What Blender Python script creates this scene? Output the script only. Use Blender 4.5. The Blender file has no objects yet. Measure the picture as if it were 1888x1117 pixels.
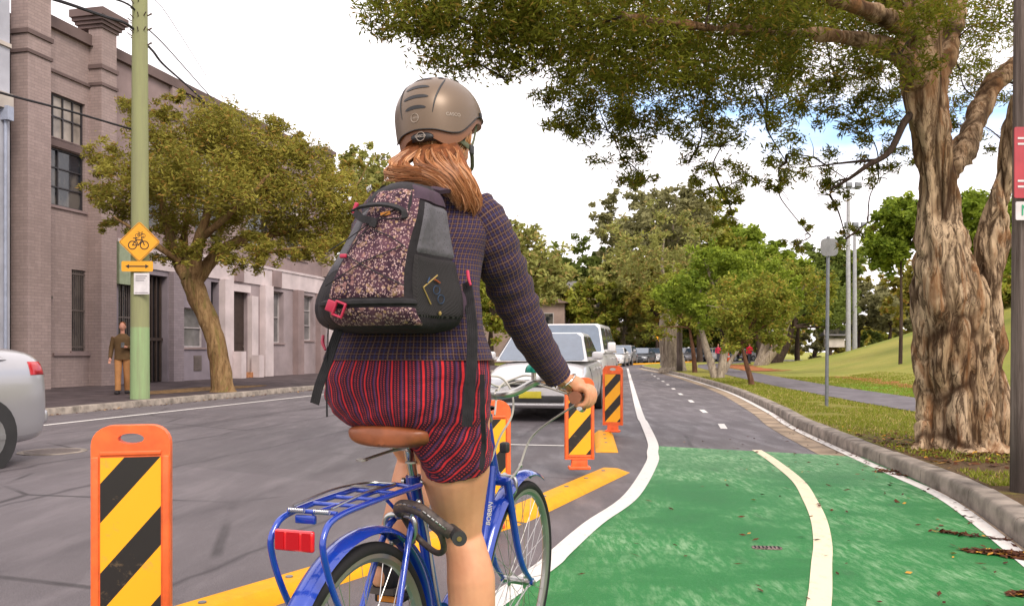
import bpy, bmesh, math, random
import numpy as np
from mathutils import Vector, Matrix, noise
R = math.radians; PI = math.pi
SC = bpy.context.scene; COL = SC.collection
random.seed(7); rng = np.random.default_rng(7)

# ---------------------------------------------------------------- camera, world, sun, exposure
H, FPX, CX, HY = 1.14, 1600.0, 944.0, 648.0      # eye height (m), focal length and horizon of the 1888 px wide photograph
cd = bpy.data.cameras.new('camera'); cam = bpy.data.objects.new('camera', cd); COL.objects.link(cam)
cam.location = (0, 0, H); cam.rotation_euler = (R(90), 0, 0)
cd.sensor_width = 36; cd.lens = FPX/1888*36; cd.shift_y = (HY-558.5)/1888; cd.clip_start = .05; cd.clip_end = 3000
SC.camera = cam
SUN_EL, SUN_AZ = R(42), R(152)                   # azimuth clockwise from +Y: behind the camera, a little to the right
w = bpy.data.worlds.new('World'); SC.world = w; w.use_nodes = True
nt = w.node_tree; nt.nodes.clear()
def nn(t, **k):
    n = nt.nodes.new(t)
    for a, b in k.items(): setattr(n, a, b)
    return n
out = nn('ShaderNodeOutputWorld'); bg = nn('ShaderNodeBackground'); bg.inputs[1].default_value = .1
sky = nn('ShaderNodeTexSky', sky_type='NISHITA'); sky.sun_disc = False; sky.sun_elevation = SUN_EL; sky.sun_rotation = SUN_AZ
tc = nn('ShaderNodeTexCoord'); sp = nn('ShaderNodeSeparateXYZ'); nt.links.new(tc.outputs['Generated'], sp.inputs[0])
mp = nn('ShaderNodeMapping'); mp.inputs['Scale'].default_value = (1.0, 1.0, 3.5); nt.links.new(tc.outputs['Generated'], mp.inputs[0])
nz = nn('ShaderNodeTexNoise'); nz.inputs['Scale'].default_value = 3.0; nz.inputs['Detail'].default_value = 6; nt.links.new(mp.outputs[0], nz.inputs[0])
def wm(op, a, b=None, c=None, clamp=False):
    n = nn('ShaderNodeMath', operation=op); n.use_clamp = clamp
    for i, v in enumerate((a, b, c)):
        if v is None: continue
        if isinstance(v, (int, float)): n.inputs[i].default_value = v
        else: nt.links.new(v, n.inputs[i])
    return n.outputs[0]
# a band of blue sky between the clouds, low on the right
el = wm('ADD', sp.outputs[2], wm('MULTIPLY', wm('SUBTRACT', nz.outputs[0], .5), .22))
band = wm('SUBTRACT', 1.0, wm('MULTIPLY', wm('ABSOLUTE', wm('SUBTRACT', el, .245)), 17), clamp=True)
azm = wm('MULTIPLY', wm('SUBTRACT', sp.outputs[0], .02), 8, clamp=True)
gap = wm('MULTIPLY', band, azm, clamp=True)
cr = nn('ShaderNodeMix', data_type='RGBA'); cr.inputs[6].default_value = (8.8, 8.25, 8.4, 1); cr.inputs[7].default_value = (4.9, 6.6, 9.3, 1)
thin = nn('ShaderNodeMix', data_type='RGBA'); thin.inputs[0].default_value = .25
nt.links.new(cr.inputs[7].default_value and sky.outputs[0], thin.inputs[7]); thin.inputs[6].default_value = (3.6, 5.6, 9.0, 1)
nt.links.new(gap, cr.inputs[0]); nt.links.new(thin.outputs[2], cr.inputs[7])
nt.links.new(cr.outputs[2], bg.inputs[0]); nt.links.new(bg.outputs[0], out.inputs[0])
sd = bpy.data.lights.new('sun', 'SUN'); sd.energy = 1.5; sd.angle = R(24); sd.color = (1, .9, .78)
sun = bpy.data.objects.new('sun', sd); COL.objects.link(sun)
sv = Vector((math.sin(SUN_AZ)*math.cos(SUN_EL), math.cos(SUN_AZ)*math.cos(SUN_EL), math.sin(SUN_EL)))
sun.rotation_euler = sv.to_track_quat('Z', 'Y').to_euler()
SC.view_settings.view_transform = 'Standard'; SC.view_settings.look = 'None'; SC.view_settings.exposure = 1.02
SC.cycles.use_denoising = True; SC.cycles.max_bounces = 6; SC.cycles.transparent_max_bounces = 8

# ---------------------------------------------------------------- helpers
def G(px, py, z=0.0):            # photo pixel -> point on a level surface at height z
    Y = FPX*(H-z)/(py-HY); return Vector(((px-CX)/FPX*Y, Y, z))
def at(px, py, Y):               # photo pixel at a known distance -> point
    return Vector(((px-CX)/FPX*Y, Y, H+(HY-py)/FPX*Y))
def tag(o, label=None, cat=None, group=None, kind=None):
    if label: o['label'] = label
    if cat: o['category'] = cat
    if group: o['group'] = group
    if kind: o['kind'] = kind
    return o
def empty(name, loc=(0, 0, 0), rz=0.0, **k):
    o = bpy.data.objects.new(name, None); COL.objects.link(o); o.location = loc; o.rotation_euler = (0, 0, rz)
    o.empty_display_size = .1
    return tag(o, **k)
def copy_tree(o, parent=None):
    c = o.copy(); COL.objects.link(c)
    if parent: c.parent = parent
    for ch in [x for x in COL.objects if x.parent == o]: copy_tree(ch, c)
    return c
def spline(pts, n=8, closed=False):
    P = [Vector(p) for p in pts]; N = len(P); out = []
    if N < 3 and not closed: return [P[0].lerp(P[-1], i/n) for i in range(n+1)]
    for i in range(N if closed else N-1):
        if closed: a, b, c, d = P[(i-1) % N], P[i], P[(i+1) % N], P[(i+2) % N]
        else:
            a = P[i-1] if i > 0 else P[0]*2-P[1]; b = P[i]; c = P[i+1]; d = P[i+2] if i+2 < N else P[-1]*2-P[-2]
        for k in range(n):
            t = k/n
            out.append(.5*((2*b)+(c-a)*t+(2*a-5*b+4*c-d)*t*t+(3*b-a-3*c+d)*t**3))
    if not closed: out.append(P[-1].copy())
    return out
def lerpl(vals, n):              # spreads a short list of numbers over n samples
    xs = np.linspace(0, len(vals)-1, n); return [float(v) for v in np.interp(xs, range(len(vals)), vals)]
class MB:
    def __init__(s): s.v = []; s.f = []; s.uv = []; s.mi = []
    def face(s, idx, uv=None, mi=0): s.f.append(tuple(idx)); s.uv.append(uv or [(0, 0)]*len(idx)); s.mi.append(mi)
    def quad(s, a, b, c, d, mi=0, uv=None):
        i = len(s.v); s.v += [Vector(a), Vector(b), Vector(c), Vector(d)]; s.face((i, i+1, i+2, i+3), uv or [(0, 0), (1, 0), (1, 1), (0, 1)], mi); return s
    def poly(s, pts, mi=0):
        i = len(s.v); s.v += [Vector(p) for p in pts]; s.face(range(i, i+len(pts)), [(p[0], p[1]) for p in pts], mi); return s
    def box(s, c, size, rot=None, mi=0, bev=0, taper=1.0):
        hx, hy, hz = [x/2 for x in size]; M = rot if rot is not None else Matrix.Identity(3); c = Vector(c); i = len(s.v)
        if bev <= 0:
            for z in (-hz, hz):
                k = taper if z > 0 else 1
                for x, y in ((-hx, -hy), (hx, -hy), (hx, hy), (-hx, hy)): s.v.append(c+M@Vector((x*k, y*k, z)))
            for q in ((3, 2, 1, 0), (4, 5, 6, 7), (0, 1, 5, 4), (1, 2, 6, 5), (2, 3, 7, 6), (3, 0, 4, 7)):
                s.face([i+a for a in q], mi=mi)
            return s
        b = min(bev, hx*.99, hy*.99, hz*.99)
        bm = bmesh.new(); bmesh.ops.create_cube(bm, size=1); bmesh.ops.scale(bm, vec=size, verts=bm.verts)
        if taper != 1:
            for q in bm.verts:
                if q.co.z > 0: q.co.x *= taper; q.co.y *= taper
        bmesh.ops.bevel(bm, geom=bm.edges[:], offset=b, segments=3, affect='EDGES', profile=.5)
        bm.verts.index_update()
        for q in bm.verts: s.v.append(c+M@q.co)
        for q in bm.faces: s.face([i+x.index for x in q.verts], mi=mi)
        bm.free(); return s
    def loft(s, rings, caps=True, closed=False, mi=0, per=None, v0=0.0):
        n = len(rings[0]); i = len(s.v)
        for r in rings: s.v += [Vector(p) for p in r]
        if per is None: per = sum(sum((Vector(r[k])-Vector(r[(k+1) % n])).length for k in range(n)) for r in rings)/len(rings)
        cen = [sum((Vector(p) for p in r), Vector())/n for r in rings]
        vv = [v0]
        for a, b in zip(cen, cen[1:]): vv.append(vv[-1]+(b-a).length)
        m = len(rings)
        for a in range(m if closed else m-1):
            b = (a+1) % m; va = vv[a]; vb = vv[b] if b > a else vv[a]+.02
            for k in range(n):
                l = (k+1) % n; u0 = k/n*per; u1 = (k+1)/n*per
                s.face((i+a*n+k, i+a*n+l, i+b*n+l, i+b*n+k), [(u0, va), (u1, va), (u1, vb), (u0, vb)], mi)
        if caps and not closed:
            s.face([i+k for k in reversed(range(n))], mi=mi); s.face([i+(m-1)*n+k for k in range(n)], mi=mi)
        return s
    def tube(s, path, r, n=10, caps=True, closed=False, up=None, mi=0, flat=1.0):
        P = [Vector(p) for p in path]; m = len(P)
        rr = [r]*m if isinstance(r, (int, float)) else lerpl(list(r), m) if len(r) != m else list(r)
        T = []
        for k in range(m):
            if closed: t = P[(k+1) % m]-P[(k-1) % m]
            else: t = P[min(k+1, m-1)]-P[max(k-1, 0)]
            T.append(t.normalized() if t.length > 1e-9 else Vector((0, 0, 1)))
        u = Vector(up) if up is not None else (Vector((0, 0, 1)) if abs(T[0].z) < .9 else Vector((1, 0, 0)))
        a = (u-T[0]*u.dot(T[0])).normalized(); rings = []
        for k in range(m):
            if up is not None: a = (Vector(up)-T[k]*Vector(up).dot(T[k])).normalized()
            else: a = (a-T[k]*a.dot(T[k])).normalized()
            b = T[k].cross(a)
            rings.append([P[k]+a*(math.cos(q)*rr[k]*flat)+b*(math.sin(q)*rr[k]) for q in [2*PI*j/n for j in range(n)]])
        return s.loft(rings, caps, closed, mi)
    def cyl(s, a, b, r, n=16, r2=None, mi=0): return s.tube([a, b], [r, r if r2 is None else r2], n, mi=mi)
    def ball(s, c, r, n=12, m=8, mi=0, M=None):
        if isinstance(r, (int, float)): r = (r, r, r)
        c = Vector(c); M = M if M is not None else Matrix.Identity(3); rings = []
        for j in range(1, m):
            t = PI*j/m
            rings.append([c+M@Vector((r[0]*math.sin(t)*math.cos(2*PI*k/n), r[1]*math.sin(t)*math.sin(2*PI*k/n), -r[2]*math.cos(t))) for k in range(n)])
        i = len(s.v); s.loft(rings, False, mi=mi)
        lo = len(s.v); s.v.append(c+M@Vector((0, 0, -r[2]))); s.v.append(c+M@Vector((0, 0, r[2])))
        for k in range(n):
            l = (k+1) % n; s.face((lo, i+l, i+k), mi=mi); s.face((lo+1, i+(m-2)*n+k, i+(m-2)*n+l), mi=mi)
        return s
    def torus(s, c, ax, R0, r, n=48, m=8, flat=1.0, a0=0.0, a1=2*PI, mi=0, ref=(0, 0, 1)):
        c = Vector(c); ax = Vector(ax).normalized(); u = Vector(ref); u = (u-ax*u.dot(ax)).normalized(); v = ax.cross(u)
        full = abs(a1-a0-2*PI) < 1e-6; N = n if full else n+1; rings = []
        for j in range(N):
            t = a0+(a1-a0)*j/n; d = u*math.cos(t)+v*math.sin(t)
            rings.append([c+d*(R0+r*math.cos(q))+ax*(r*flat*math.sin(q)) for q in [2*PI*k/m for k in range(m)]])
        return s.loft(rings, not full, full, mi)
    def prism(s, poly, a, b, mi=0):     # poly: list of 3D points, extruded by the vector b-a
        d = Vector(b)-Vector(a); return s.loft([[Vector(p) for p in poly], [Vector(p)+d for p in poly]], True, mi=mi)
    def mesh(s, name):
        me = bpy.data.meshes.new(name); me.from_pydata([tuple(v) for v in s.v], [], s.f)
        uvl = me.uv_layers.new(name='UVMap'); flat = [c for f in s.uv for p in f for c in (p[0], p[1])]
        if len(flat) == 2*len(me.loops): uvl.data.foreach_set('uv', flat)
        me.polygons.foreach_set('material_index', s.mi); return me
    def build(s, name, mat, parent=None, smooth=True, angle=40, sub=0, **k):
        me = s.mesh(name); o = bpy.data.objects.new(name, me); COL.objects.link(o)
        for m in (mat if isinstance(mat, (list, tuple)) else [mat]): me.materials.append(m)
        bm = bmesh.new(); bm.from_mesh(me); bmesh.ops.recalc_face_normals(bm, faces=bm.faces[:])
        if smooth:
            for f in bm.faces: f.smooth = True
            for e in bm.edges:
                if len(e.link_faces) == 2 and e.calc_face_angle(0) > R(angle): e.smooth = False
        bm.to_mesh(me); bm.free()
        if sub: md = o.modifiers.new('sub', 'SUBSURF'); md.levels = sub; md.render_levels = sub
        if parent: o.parent = parent
        return tag(o, **k)
def bake(o):                     # applies the modifiers
    dg = bpy.context.evaluated_depsgraph_get(); dg.update(); me = bpy.data.meshes.new_from_object(o.evaluated_get(dg))
    o.modifiers.clear(); o.data = me
    return o
def remesh(mb, name, mat, parent, voxel=.006, smooth=6, **k):
    o = mb.build(name, mat, parent, smooth=False, **k)
    md = o.modifiers.new('r', 'REMESH'); md.mode = 'VOXEL'; md.voxel_size = voxel; md.use_smooth_shade = True
    if smooth: sm = o.modifiers.new('s', 'SMOOTH'); sm.iterations = smooth; sm.factor = .5
    bake(o); o.data.polygons.foreach_set('use_smooth', [True]*len(o.data.polygons))
    return o
def text_mb(txt, size, M, mb=None, ext=.0005):
    cu = bpy.data.curves.new('t', 'FONT'); cu.body = txt; cu.size = size; cu.extrude = ext; cu.align_x = 'CENTER'; cu.align_y = 'CENTER'
    o = bpy.data.objects.new('t', cu); COL.objects.link(o)
    dg = bpy.context.evaluated_depsgraph_get(); me = bpy.data.meshes.new_from_object(o.evaluated_get(dg))
    mb = mb or MB(); i = len(mb.v)
    for q in me.vertices: mb.v.append(M@q.co if not callable(M) else M(q.co))
    for p in me.polygons: mb.face([i+a for a in p.vertices])
    bpy.data.objects.remove(o); bpy.data.meshes.remove(me); return mb

# ---------------------------------------------------------------- materials
class NT:
    def __init__(s, name):
        s.m = bpy.data.materials.new(name); s.m.use_nodes = True; s.t = s.m.node_tree; s.t.nodes.clear()
        s.o = s.n('ShaderNodeOutputMaterial'); s.b = s.n('ShaderNodeBsdfPrincipled'); s.b.inputs['Specular IOR Level'].default_value = .5; s.t.links.new(s.b.outputs[0], s.o.inputs[0])
    def n(s, t, **k):
        x = s.t.nodes.new(t)
        for a, b in k.items(): setattr(x, a, b)
        return x
    def L(s, a, b):
        if isinstance(a, (int, float)): b.default_value = a
        elif isinstance(a, (tuple, list)): b.default_value = tuple(a)+((1,) if len(a) == 3 and len(b.default_value) == 4 else ())
        else: s.t.links.new(a, b)
    def math(s, op, a, b=None, c=None, clamp=False):
        x = s.n('ShaderNodeMath', operation=op); x.use_clamp = clamp
        for i, v in enumerate((a, b, c)):
            if v is not None: s.L(v, x.inputs[i])
        return x.outputs[0]
    def mix(s, f, a, b, mode='MIX'):
        x = s.n('ShaderNodeMix', data_type='RGBA', blend_type=mode); s.L(f, x.inputs[0]); s.L(a, x.inputs[6]); s.L(b, x.inputs[7]); return x.outputs[2]
    def co(s, kind='Object', scale=None, rot=None):
        x = s.n('ShaderNodeTexCoord').outputs[kind]
        if scale is not None or rot is not None:
            m = s.n('ShaderNodeMapping'); s.L(x, m.inputs[0])
            if scale is not None: m.inputs['Scale'].default_value = (scale,)*3 if isinstance(scale, (int, float)) else scale
            if rot is not None: m.inputs['Rotation'].default_value = rot
            x = m.outputs[0]
        return x
    def noise(s, sc, det=4, vec=None, rough=.55, dist=0):
        x = s.n('ShaderNodeTexNoise'); x.inputs['Scale'].default_value = sc; x.inputs['Detail'].default_value = det; x.inputs['Roughness'].default_value = rough
        x.inputs['Distortion'].default_value = dist
        s.L(vec if vec is not None else s.co(), x.inputs[0]); return x.outputs[0]
    def vor(s, sc, vec=None, feature='F1', out='Distance', rnd=1.0):
        x = s.n('ShaderNodeTexVoronoi', feature=feature); x.inputs['Scale'].default_value = sc; x.inputs['Randomness'].default_value = rnd
        s.L(vec if vec is not None else s.co(), x.inputs['Vector']); return x.outputs[out]
    def ramp(s, f, stops):
        x = s.n('ShaderNodeValToRGB'); s.L(f, x.inputs[0]); e = x.color_ramp.elements
        while len(e) < len(stops): e.new(.5)
        for a, (p, c) in zip(e, stops): a.position = p; a.color = tuple(c)+(1,) if isinstance(c, (tuple, list)) else (c, c, c, 1)
        return x.outputs[0]
    def thr(s, f, lo, hi): return s.math('DIVIDE', s.math('SUBTRACT', f, lo), hi-lo, clamp=True)
    def bump(s, h, st=.3, d=.01):
        x = s.n('ShaderNodeBump'); x.inputs['Strength'].default_value = st; x.inputs['Distance'].default_value = d; s.L(h, x.inputs['Height'])
        s.t.links.new(x.outputs[0], s.b.inputs['Normal']); return s
    def set(s, col=None, rough=None, metal=None, **k):
        if col is not None: s.L(col, s.b.inputs['Base Color'])
        if rough is not None: s.L(rough, s.b.inputs['Roughness'])
        if metal is not None: s.L(metal, s.b.inputs['Metallic'])
        if isinstance(rough, (int, float)) and rough >= .6 and not metal: s.b.inputs['Specular IOR Level'].default_value = .16
        for a, b in k.items(): s.L(b, s.b.inputs[a.replace('_', ' ')])
        return s
def mat(name, col, rough=.6, metal=0, var=.12, vs=6, bs=60, bst=.15, bd=.003, **k):
    t = NT(name); c2 = tuple(min(1, x*(1-var*1.6)) for x in col); c1 = tuple(min(1, x*(1+var)) for x in col)
    f = t.noise(vs, 5); t.set(t.mix(t.thr(f, .3, .7), c2, c1), rough, metal, **k)
    if bst: t.bump(t.noise(bs, 3), bst, bd)
    return t.m
# ---------------------------------------------------------------- setting: ground, road, kerbs, paths, markings
DX, DY = math.sin(R(13)), math.cos(R(13))        # direction of the street; normal to the right is (DY,-DX)
def SL(s, lat, z=0.0): return Vector((DX*s+DY*lat, DY*s-DX*lat, z))   # along the street, to the right of the camera
KP = [(-1.9, -8), (1.2, 0), (2.45, 3.4), (2.98, 5.05), (3.42, 6.66), (3.60, 7.93), (3.78, 9.4), (4.28, 13), (4.95, 16.6), (6.1, 24), (7.1, 33), (8.0, 43), (9.1, 61), (11.5, 71), (17, 81), (29, 91), (52, 103), (90, 115)]
def offset(pl, d):               # moves a polyline to its right by d
    P = [Vector((p[0], p[1], 0)) for p in pl]; out = []
    for i, p in enumerate(P):
        t = (P[min(i+1, len(P)-1)]-P[max(i-1, 0)]).normalized(); out.append(p+Vector((t.y, -t.x, 0))*d)
    return out
def strip(name, pl, wd, z, m, mb=None, **k):
    mb = mb or MB(); a = offset(pl, -wd/2); b = offset(pl, wd/2)
    for i in range(len(pl)-1):
        mb.quad((a[i].x, a[i].y, z), (b[i].x, b[i].y, z), (b[i+1].x, b[i+1].y, z), (a[i+1].x, a[i+1].y, z))
    return mb.build(name, m, smooth=False, **k) if name else mb
kerb_line = spline([(x, y, 0) for x, y in KP], 8)

# asphalt: worn purple-grey, mottled patches, cracks, tar seams along the street
t = NT('asphalt'); o_ = t.co('Object'); st = t.co('Object', rot=(0, 0, R(13)))
big = t.noise(.35, 6, o_, .6); mid = t.noise(2.3, 5, t.co('Object', scale=(1.6, .35, 1), rot=(0, 0, R(13)))); fine = t.noise(160, 2, o_, .7); sp_ = t.vor(240, o_)
c = t.mix(t.thr(big, .35, .68), (.078, .067, .072), (.138, .118, .127))
c = t.mix(t.math('MULTIPLY', t.thr(mid, .5, .7), .55), c, (.17, .145, .155))
c = t.mix(t.math('MULTIPLY', t.thr(fine, .5, .62), .5), c, (.2, .18, .185)); c = t.mix(t.math('MULTIPLY', t.thr(fine, .46, .36), .55), c, (.05, .043, .047))
c = t.mix(t.math('MULTIPLY', t.thr(sp_, .35, .1), .3), c, (.26, .24, .235))
wv = t.n('ShaderNodeSeparateXYZ'); t.L(st, wv.inputs[0])
xx = t.math('ADD', wv.outputs[0], t.math('MULTIPLY', t.noise(.7, 3, o_), .5))
def seam(x0, wd): return t.math('SUBTRACT', 1.0, t.math('DIVIDE', t.math('ABSOLUTE', t.math('SUBTRACT', xx, x0)), wd), clamp=True)
for x0, wd, amt in ((-7.6, .22, .5), (-6.35, .05, .8), (-4.9, .05, .8), (-3.3, .18, .45), (-2.3, .04, .8)):
    c = t.mix(t.math('MULTIPLY', seam(x0, wd), amt), c, (.045, .038, .042))
ck = t.vor(.42, t.mix(.12, o_, t.n('ShaderNodeTexNoise').outputs[1]), 'DISTANCE_TO_EDGE')
cm = t.math('MULTIPLY', t.thr(ck, .012, .004), t.thr(t.noise(.5, 3, o_), .48, .56))
c = t.mix(t.math('MULTIPLY', cm, .8), c, (.035, .03, .032))
patch = t.vor(.22, st, 'F1', 'Color'); ps = t.n('ShaderNodeSeparateColor'); t.L(patch, ps.inputs[0])
c = t.mix(t.math('MULTIPLY', t.thr(ps.outputs[0], .72, .74), .35), c, (.07, .062, .066))
t.set(c, t.mix(t.thr(mid, .4, .65), (.75,)*3, (.5,)*3), Specular_IOR_Level=.3).bump(t.math('ADD', fine, t.math('MULTIPLY', sp_, .6)), .5, .006); M_ASPH = t.m
def paint(name, base, worn, amt=.5, rough=.65):
    t = NT(name); f = t.noise(9, 6, t.co('Object', scale=(1.5, .8, 1)), .7); g = t.noise(140, 2)
    k = t.math('MULTIPLY', t.thr(t.math('ADD', f, t.math('MULTIPLY', t.math('SUBTRACT', g, .5), .5)), .57, .66), amt)
    t.set(t.mix(k, base, worn), rough).bump(g, .4, .004); return t.m
M_WHITE = paint('white_road_paint', (.62, .59, .56), (.3, .28, .27), .45)
M_CREAMP = paint('cream_road_paint', (.66, .58, .42), (.34, .3, .2), .45)
M_YELLOWP = paint('yellow_road_paint', (.5, .28, .03), (.2, .15, .1))
# green lane coating with pale wear scuffs
t = NT('green_lane_coating'); o_ = t.co('Object'); g = t.noise(170, 2, o_, .8)
a = t.noise(1.1, 5, o_, .62); b = t.noise(9, 7, t.co('Object', scale=(2.4, .5, 1), rot=(0, 0, R(-38))), .78)
sx = t.n('ShaderNodeSeparateXYZ'); t.L(o_, sx.inputs[0])
far = t.math('MULTIPLY', t.thr(sx.outputs[1], 7.3, 9.0), .55)          # the older, chalky end of the coating
k = t.math('ADD', t.math('MULTIPLY', t.math('MULTIPLY', t.thr(b, .46, .62), t.thr(a, .45, .6)), .9), t.math('MULTIPLY', far, t.thr(b, .36, .62)), clamp=True)
c = t.mix(t.thr(a, .35, .65), (.013, .125, .03), (.022, .18, .042))
c = t.mix(t.math('MULTIPLY', t.thr(g, .45, .7), .35), c, (.05, .27, .07))
c = t.mix(t.math('MULTIPLY', k, .7), c, (.27, .42, .24)); c = t.mix(t.math('MULTIPLY', t.thr(t.noise(60, 3, o_, .8), .6, .72), .35), c, (.2, .38, .18)); c = t.mix(t.math('MULTIPLY', t.thr(t.noise(3.3, 6, t.co('Object', scale=(1, .35, 1)), .7), .6, .68), .4), c, (.03, .09, .035))
c = t.mix(t.math('MULTIPLY', t.thr(t.noise(2.6, 5, o_, .7), .66, .72), .5), c, (.02, .1, .04))
t.set(c, .6, Specular_IOR_Level=.2).bump(g, .8, .006); M_GREEN = t.m
t = NT('park_grass'); o_ = t.co('Object'); a = t.noise(.16, 6, o_, .65); b = t.noise(1.6, 5, o_, .7); f = t.noise(45, 3, o_, .8)
c = t.mix(t.thr(a, .36, .6), (.175, .215, .032), (.35, .31, .075))
c = t.mix(t.math('MULTIPLY', t.thr(b, .42, .65), .6), c, (.25, .26, .045))
c = t.mix(t.math('MULTIPLY', t.thr(f, .4, .7), .5), c, (.12, .15, .022))
t.set(c, .9).bump(f, 1.0, .03); M_GRASS = t.m
t = NT('verge_soil_grass'); o_ = t.co('Object'); a = t.noise(.9, 5, o_, .7); b = t.noise(6, 5, o_, .75); f = t.noise(70, 3, o_, .8)
sx = t.n('ShaderNodeSeparateXYZ'); t.L(o_, sx.inputs[0])
c = t.mix(t.thr(b, .35, .65), (.2, .21, .035), (.34, .29, .06))
c = t.mix(t.thr(t.math('ADD', a, t.math('MULTIPLY', t.math('SUBTRACT', t.thr(sx.outputs[1], 14, 6), .45), .34)), .48, .6), c, (.16, .1, .055))
c = t.mix(t.math('MULTIPLY', t.thr(f, .4, .7), .5), c, (.06, .05, .02))
t.set(c, .95).bump(f, 1.0, .03); M_VERGE = t.m
M_CONC = mat('kerb_concrete', (.27, .23, .195), .85, var=.35, vs=5, bs=90, bst=.5, bd=.004)
M_GUTTER = mat('gutter_concrete', (.31, .235, .165), .85, var=.35, vs=2.5, bs=90, bst=.4)
M_PATH = mat('path_asphalt', (.135, .12, .13), .8, var=.25, vs=3, bs=120, bst=.5)
M_FOOT = mat('footpath_asphalt', (.075, .056, .058), .85, var=.35, vs=2.2, bs=120, bst=.5)
M_MULCH = mat('bark_mulch', (.36, .13, .05), .95, var=.5, vs=7, bs=50, bst=1, bd=.03)
M_LUSH = mat('lush_grass', (.13, .28, .02), .95, var=.4, vs=4, bs=50, bst=1, bd=.03)

MB().poly([(-900, -200, -.06), (900, -200, -.06), (900, 1500, -.06), (-900, 1500, -.06)]).build('ground', M_GRASS, smooth=False, kind='structure')
LK = -11.5                                        # left kerb, lateral
rp = [SL(-12, LK), SL(62, LK)]
road = MB(); left = [SL(s, LK) for s in np.linspace(-12, 70, len(kerb_line))]
for i in range(len(kerb_line)-1):
    j = i+1; kl = kerb_line
    if kl[i].y > 72: break
    road.quad(left[i], kl[i], kl[j], left[j])
e = kerb_line[i]; road.poly([left[i], e, *kerb_line[i+1:], (95, 130, 0), (60, 128, 0), (30, 118, 0), SL(108, LK), SL(90, LK)])
road.build('road', M_ASPH, smooth=False, kind='structure')

# park ground: verge, then lawn that climbs to a low hill
def xpath(Y): return float(np.interp(Y, [-8, 5, 12, 17, 25, 36, 55, 66, 90], [6.4, 6.9, 7.4, 7.7, 8.45, 9.9, 12.6, 15.0, 25]))
def sm(t): t = min(1, max(0, t)); return t*t*(3-2*t)
def terr(x, y):
    u = x-xpath(y)-2.2; hgt = 5.5*sm(u/22)*(1-sm((y-46)/40)*.97)*(.75+.25*sm((y-4)/18))
    return .135+hgt+.02*noise.noise(Vector((x*.5, y*.5, 0)))*min(1, max(0, u/3))
mb = MB(); kk = offset([(p.x, p.y) for p in kerb_line], .17); rows = []
ts = [0, .25, .5, .8, 1.2, 1.7, 2.3, 3, 3.8, 4.8, 6, 7.5, 9, 11, 13, 15.5, 18, 21, 25, 30, 37, 46, 60, 80, 110]
for p in kk:
    r = []
    for u in ts: r.append(len(mb.v)); x = p.x+u; mb.v.append(Vector((x, p.y, terr(x, p.y))))
    rows.append(r)
for a, b in zip(rows, rows[1:]):
    for i in range(len(ts)-1):
        mi = 1 if ts[i] < 3.5 and mb.v[a[0]].y < 60 else 0
        mb.face((a[i], a[i+1], b[i+1], b[i]), mi=mi)
mb.build('park_lawn', [M_GRASS, M_VERGE], smooth=True, angle=80, kind='structure')
def draped(name, cf, w0, w1, ys, m, dz, kind='structure', nz_=0.0):
    mb = MB(); prev = None
    for y in ys:
        c0 = cf(y); row = []
        n0 = nz_*noise.noise(Vector((y*.8, 1, w0))); n1 = nz_*noise.noise(Vector((y*.9, 5, w1)))
        for k in range(5):
            x = c0+w0+n0+(w1+n1-w0-n0)*k/4; row.append(len(mb.v)); mb.v.append(Vector((x, y, terr(x, y)+dz)))
        if prev:
            for k in range(4): mb.face((prev[k], prev[k+1], row[k+1], row[k]))
        prev = row
    return mb.build(name, m, angle=80, kind=kind)
draped('park_path', xpath, -.85, .85, np.linspace(-6, 88, 120), M_PATH, .012)
draped('lush_grass_strip', xpath, .9, 2.6, np.linspace(5, 27, 60), M_LUSH, .009, nz_=.5)
draped('mulch_strip', xpath, 2.65, 3.3, np.linspace(5, 34, 70), M_MULCH, .015, nz_=.5)
draped('mulch_bed', xpath, 1.0, 2.9, np.linspace(44, 66, 50), M_MULCH, .02, nz_=.8)

# kerbs
mb = MB(); d = 0; seg = []; L_ = 0; rnd = random.Random(3)
kpts = [p for p in kerb_line if p.y < 100]
dist = [0]
for a, b in zip(kpts, kpts[1:]): dist.append(dist[-1]+(b-a).length)
def kat(s):
    x = np.interp(s, dist, [p.x for p in kpts]); y = np.interp(s, dist, [p.y for p in kpts]); return Vector((float(x), float(y), 0))
s = 0
while s < dist[-1]-1.3:
    ln = 1.18 if s < 45 else 2.4
    a, b = kat(s+.006), kat(s+ln-.006); tt = (b-a).normalized(); nr = Vector((tt.y, -tt.x, 0)); jz = rnd.uniform(-.006, .004)
    prof = [(0, -.05), (.004, .1), (.012, .122), (.03, .135), (.165, .137), (.17, -.05)]
    mid_ = (a+b)/2
    mb.loft([[q+nr*(px+jz*.6)+Vector((0, 0, pz+(jz if pz > 0 else 0))) for px, pz in prof] for q in (a, mid_.lerp(kat(s+ln/2), 1), b)])
    s += ln
mb.build('kerb', M_CONC, angle=50, kind='structure')
mb = MB(); s = -10
while s < 60:
    jz = rnd.uniform(-.005, .005); prof = [(0, -.05), (-.01, .11), (-.03, .13), (-.18, .132), (-.18, -.05)]
    mb.loft([[SL(q, LK+px, pz+(jz if pz > 0 else 0)) for px, pz in prof] for q in (s+.006, s+1.494)])
    s += 1.5
mb.build('kerb', M_CONC, angle=50, kind='structure')
mb = MB(); mb.poly([SL(-12, LK-.18, .125), SL(62, LK-.18, .125), SL(62, -30, .125), SL(-12, -30, .125)]); mb.build('footpath', M_FOOT, smooth=False, kind='structure')
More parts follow.
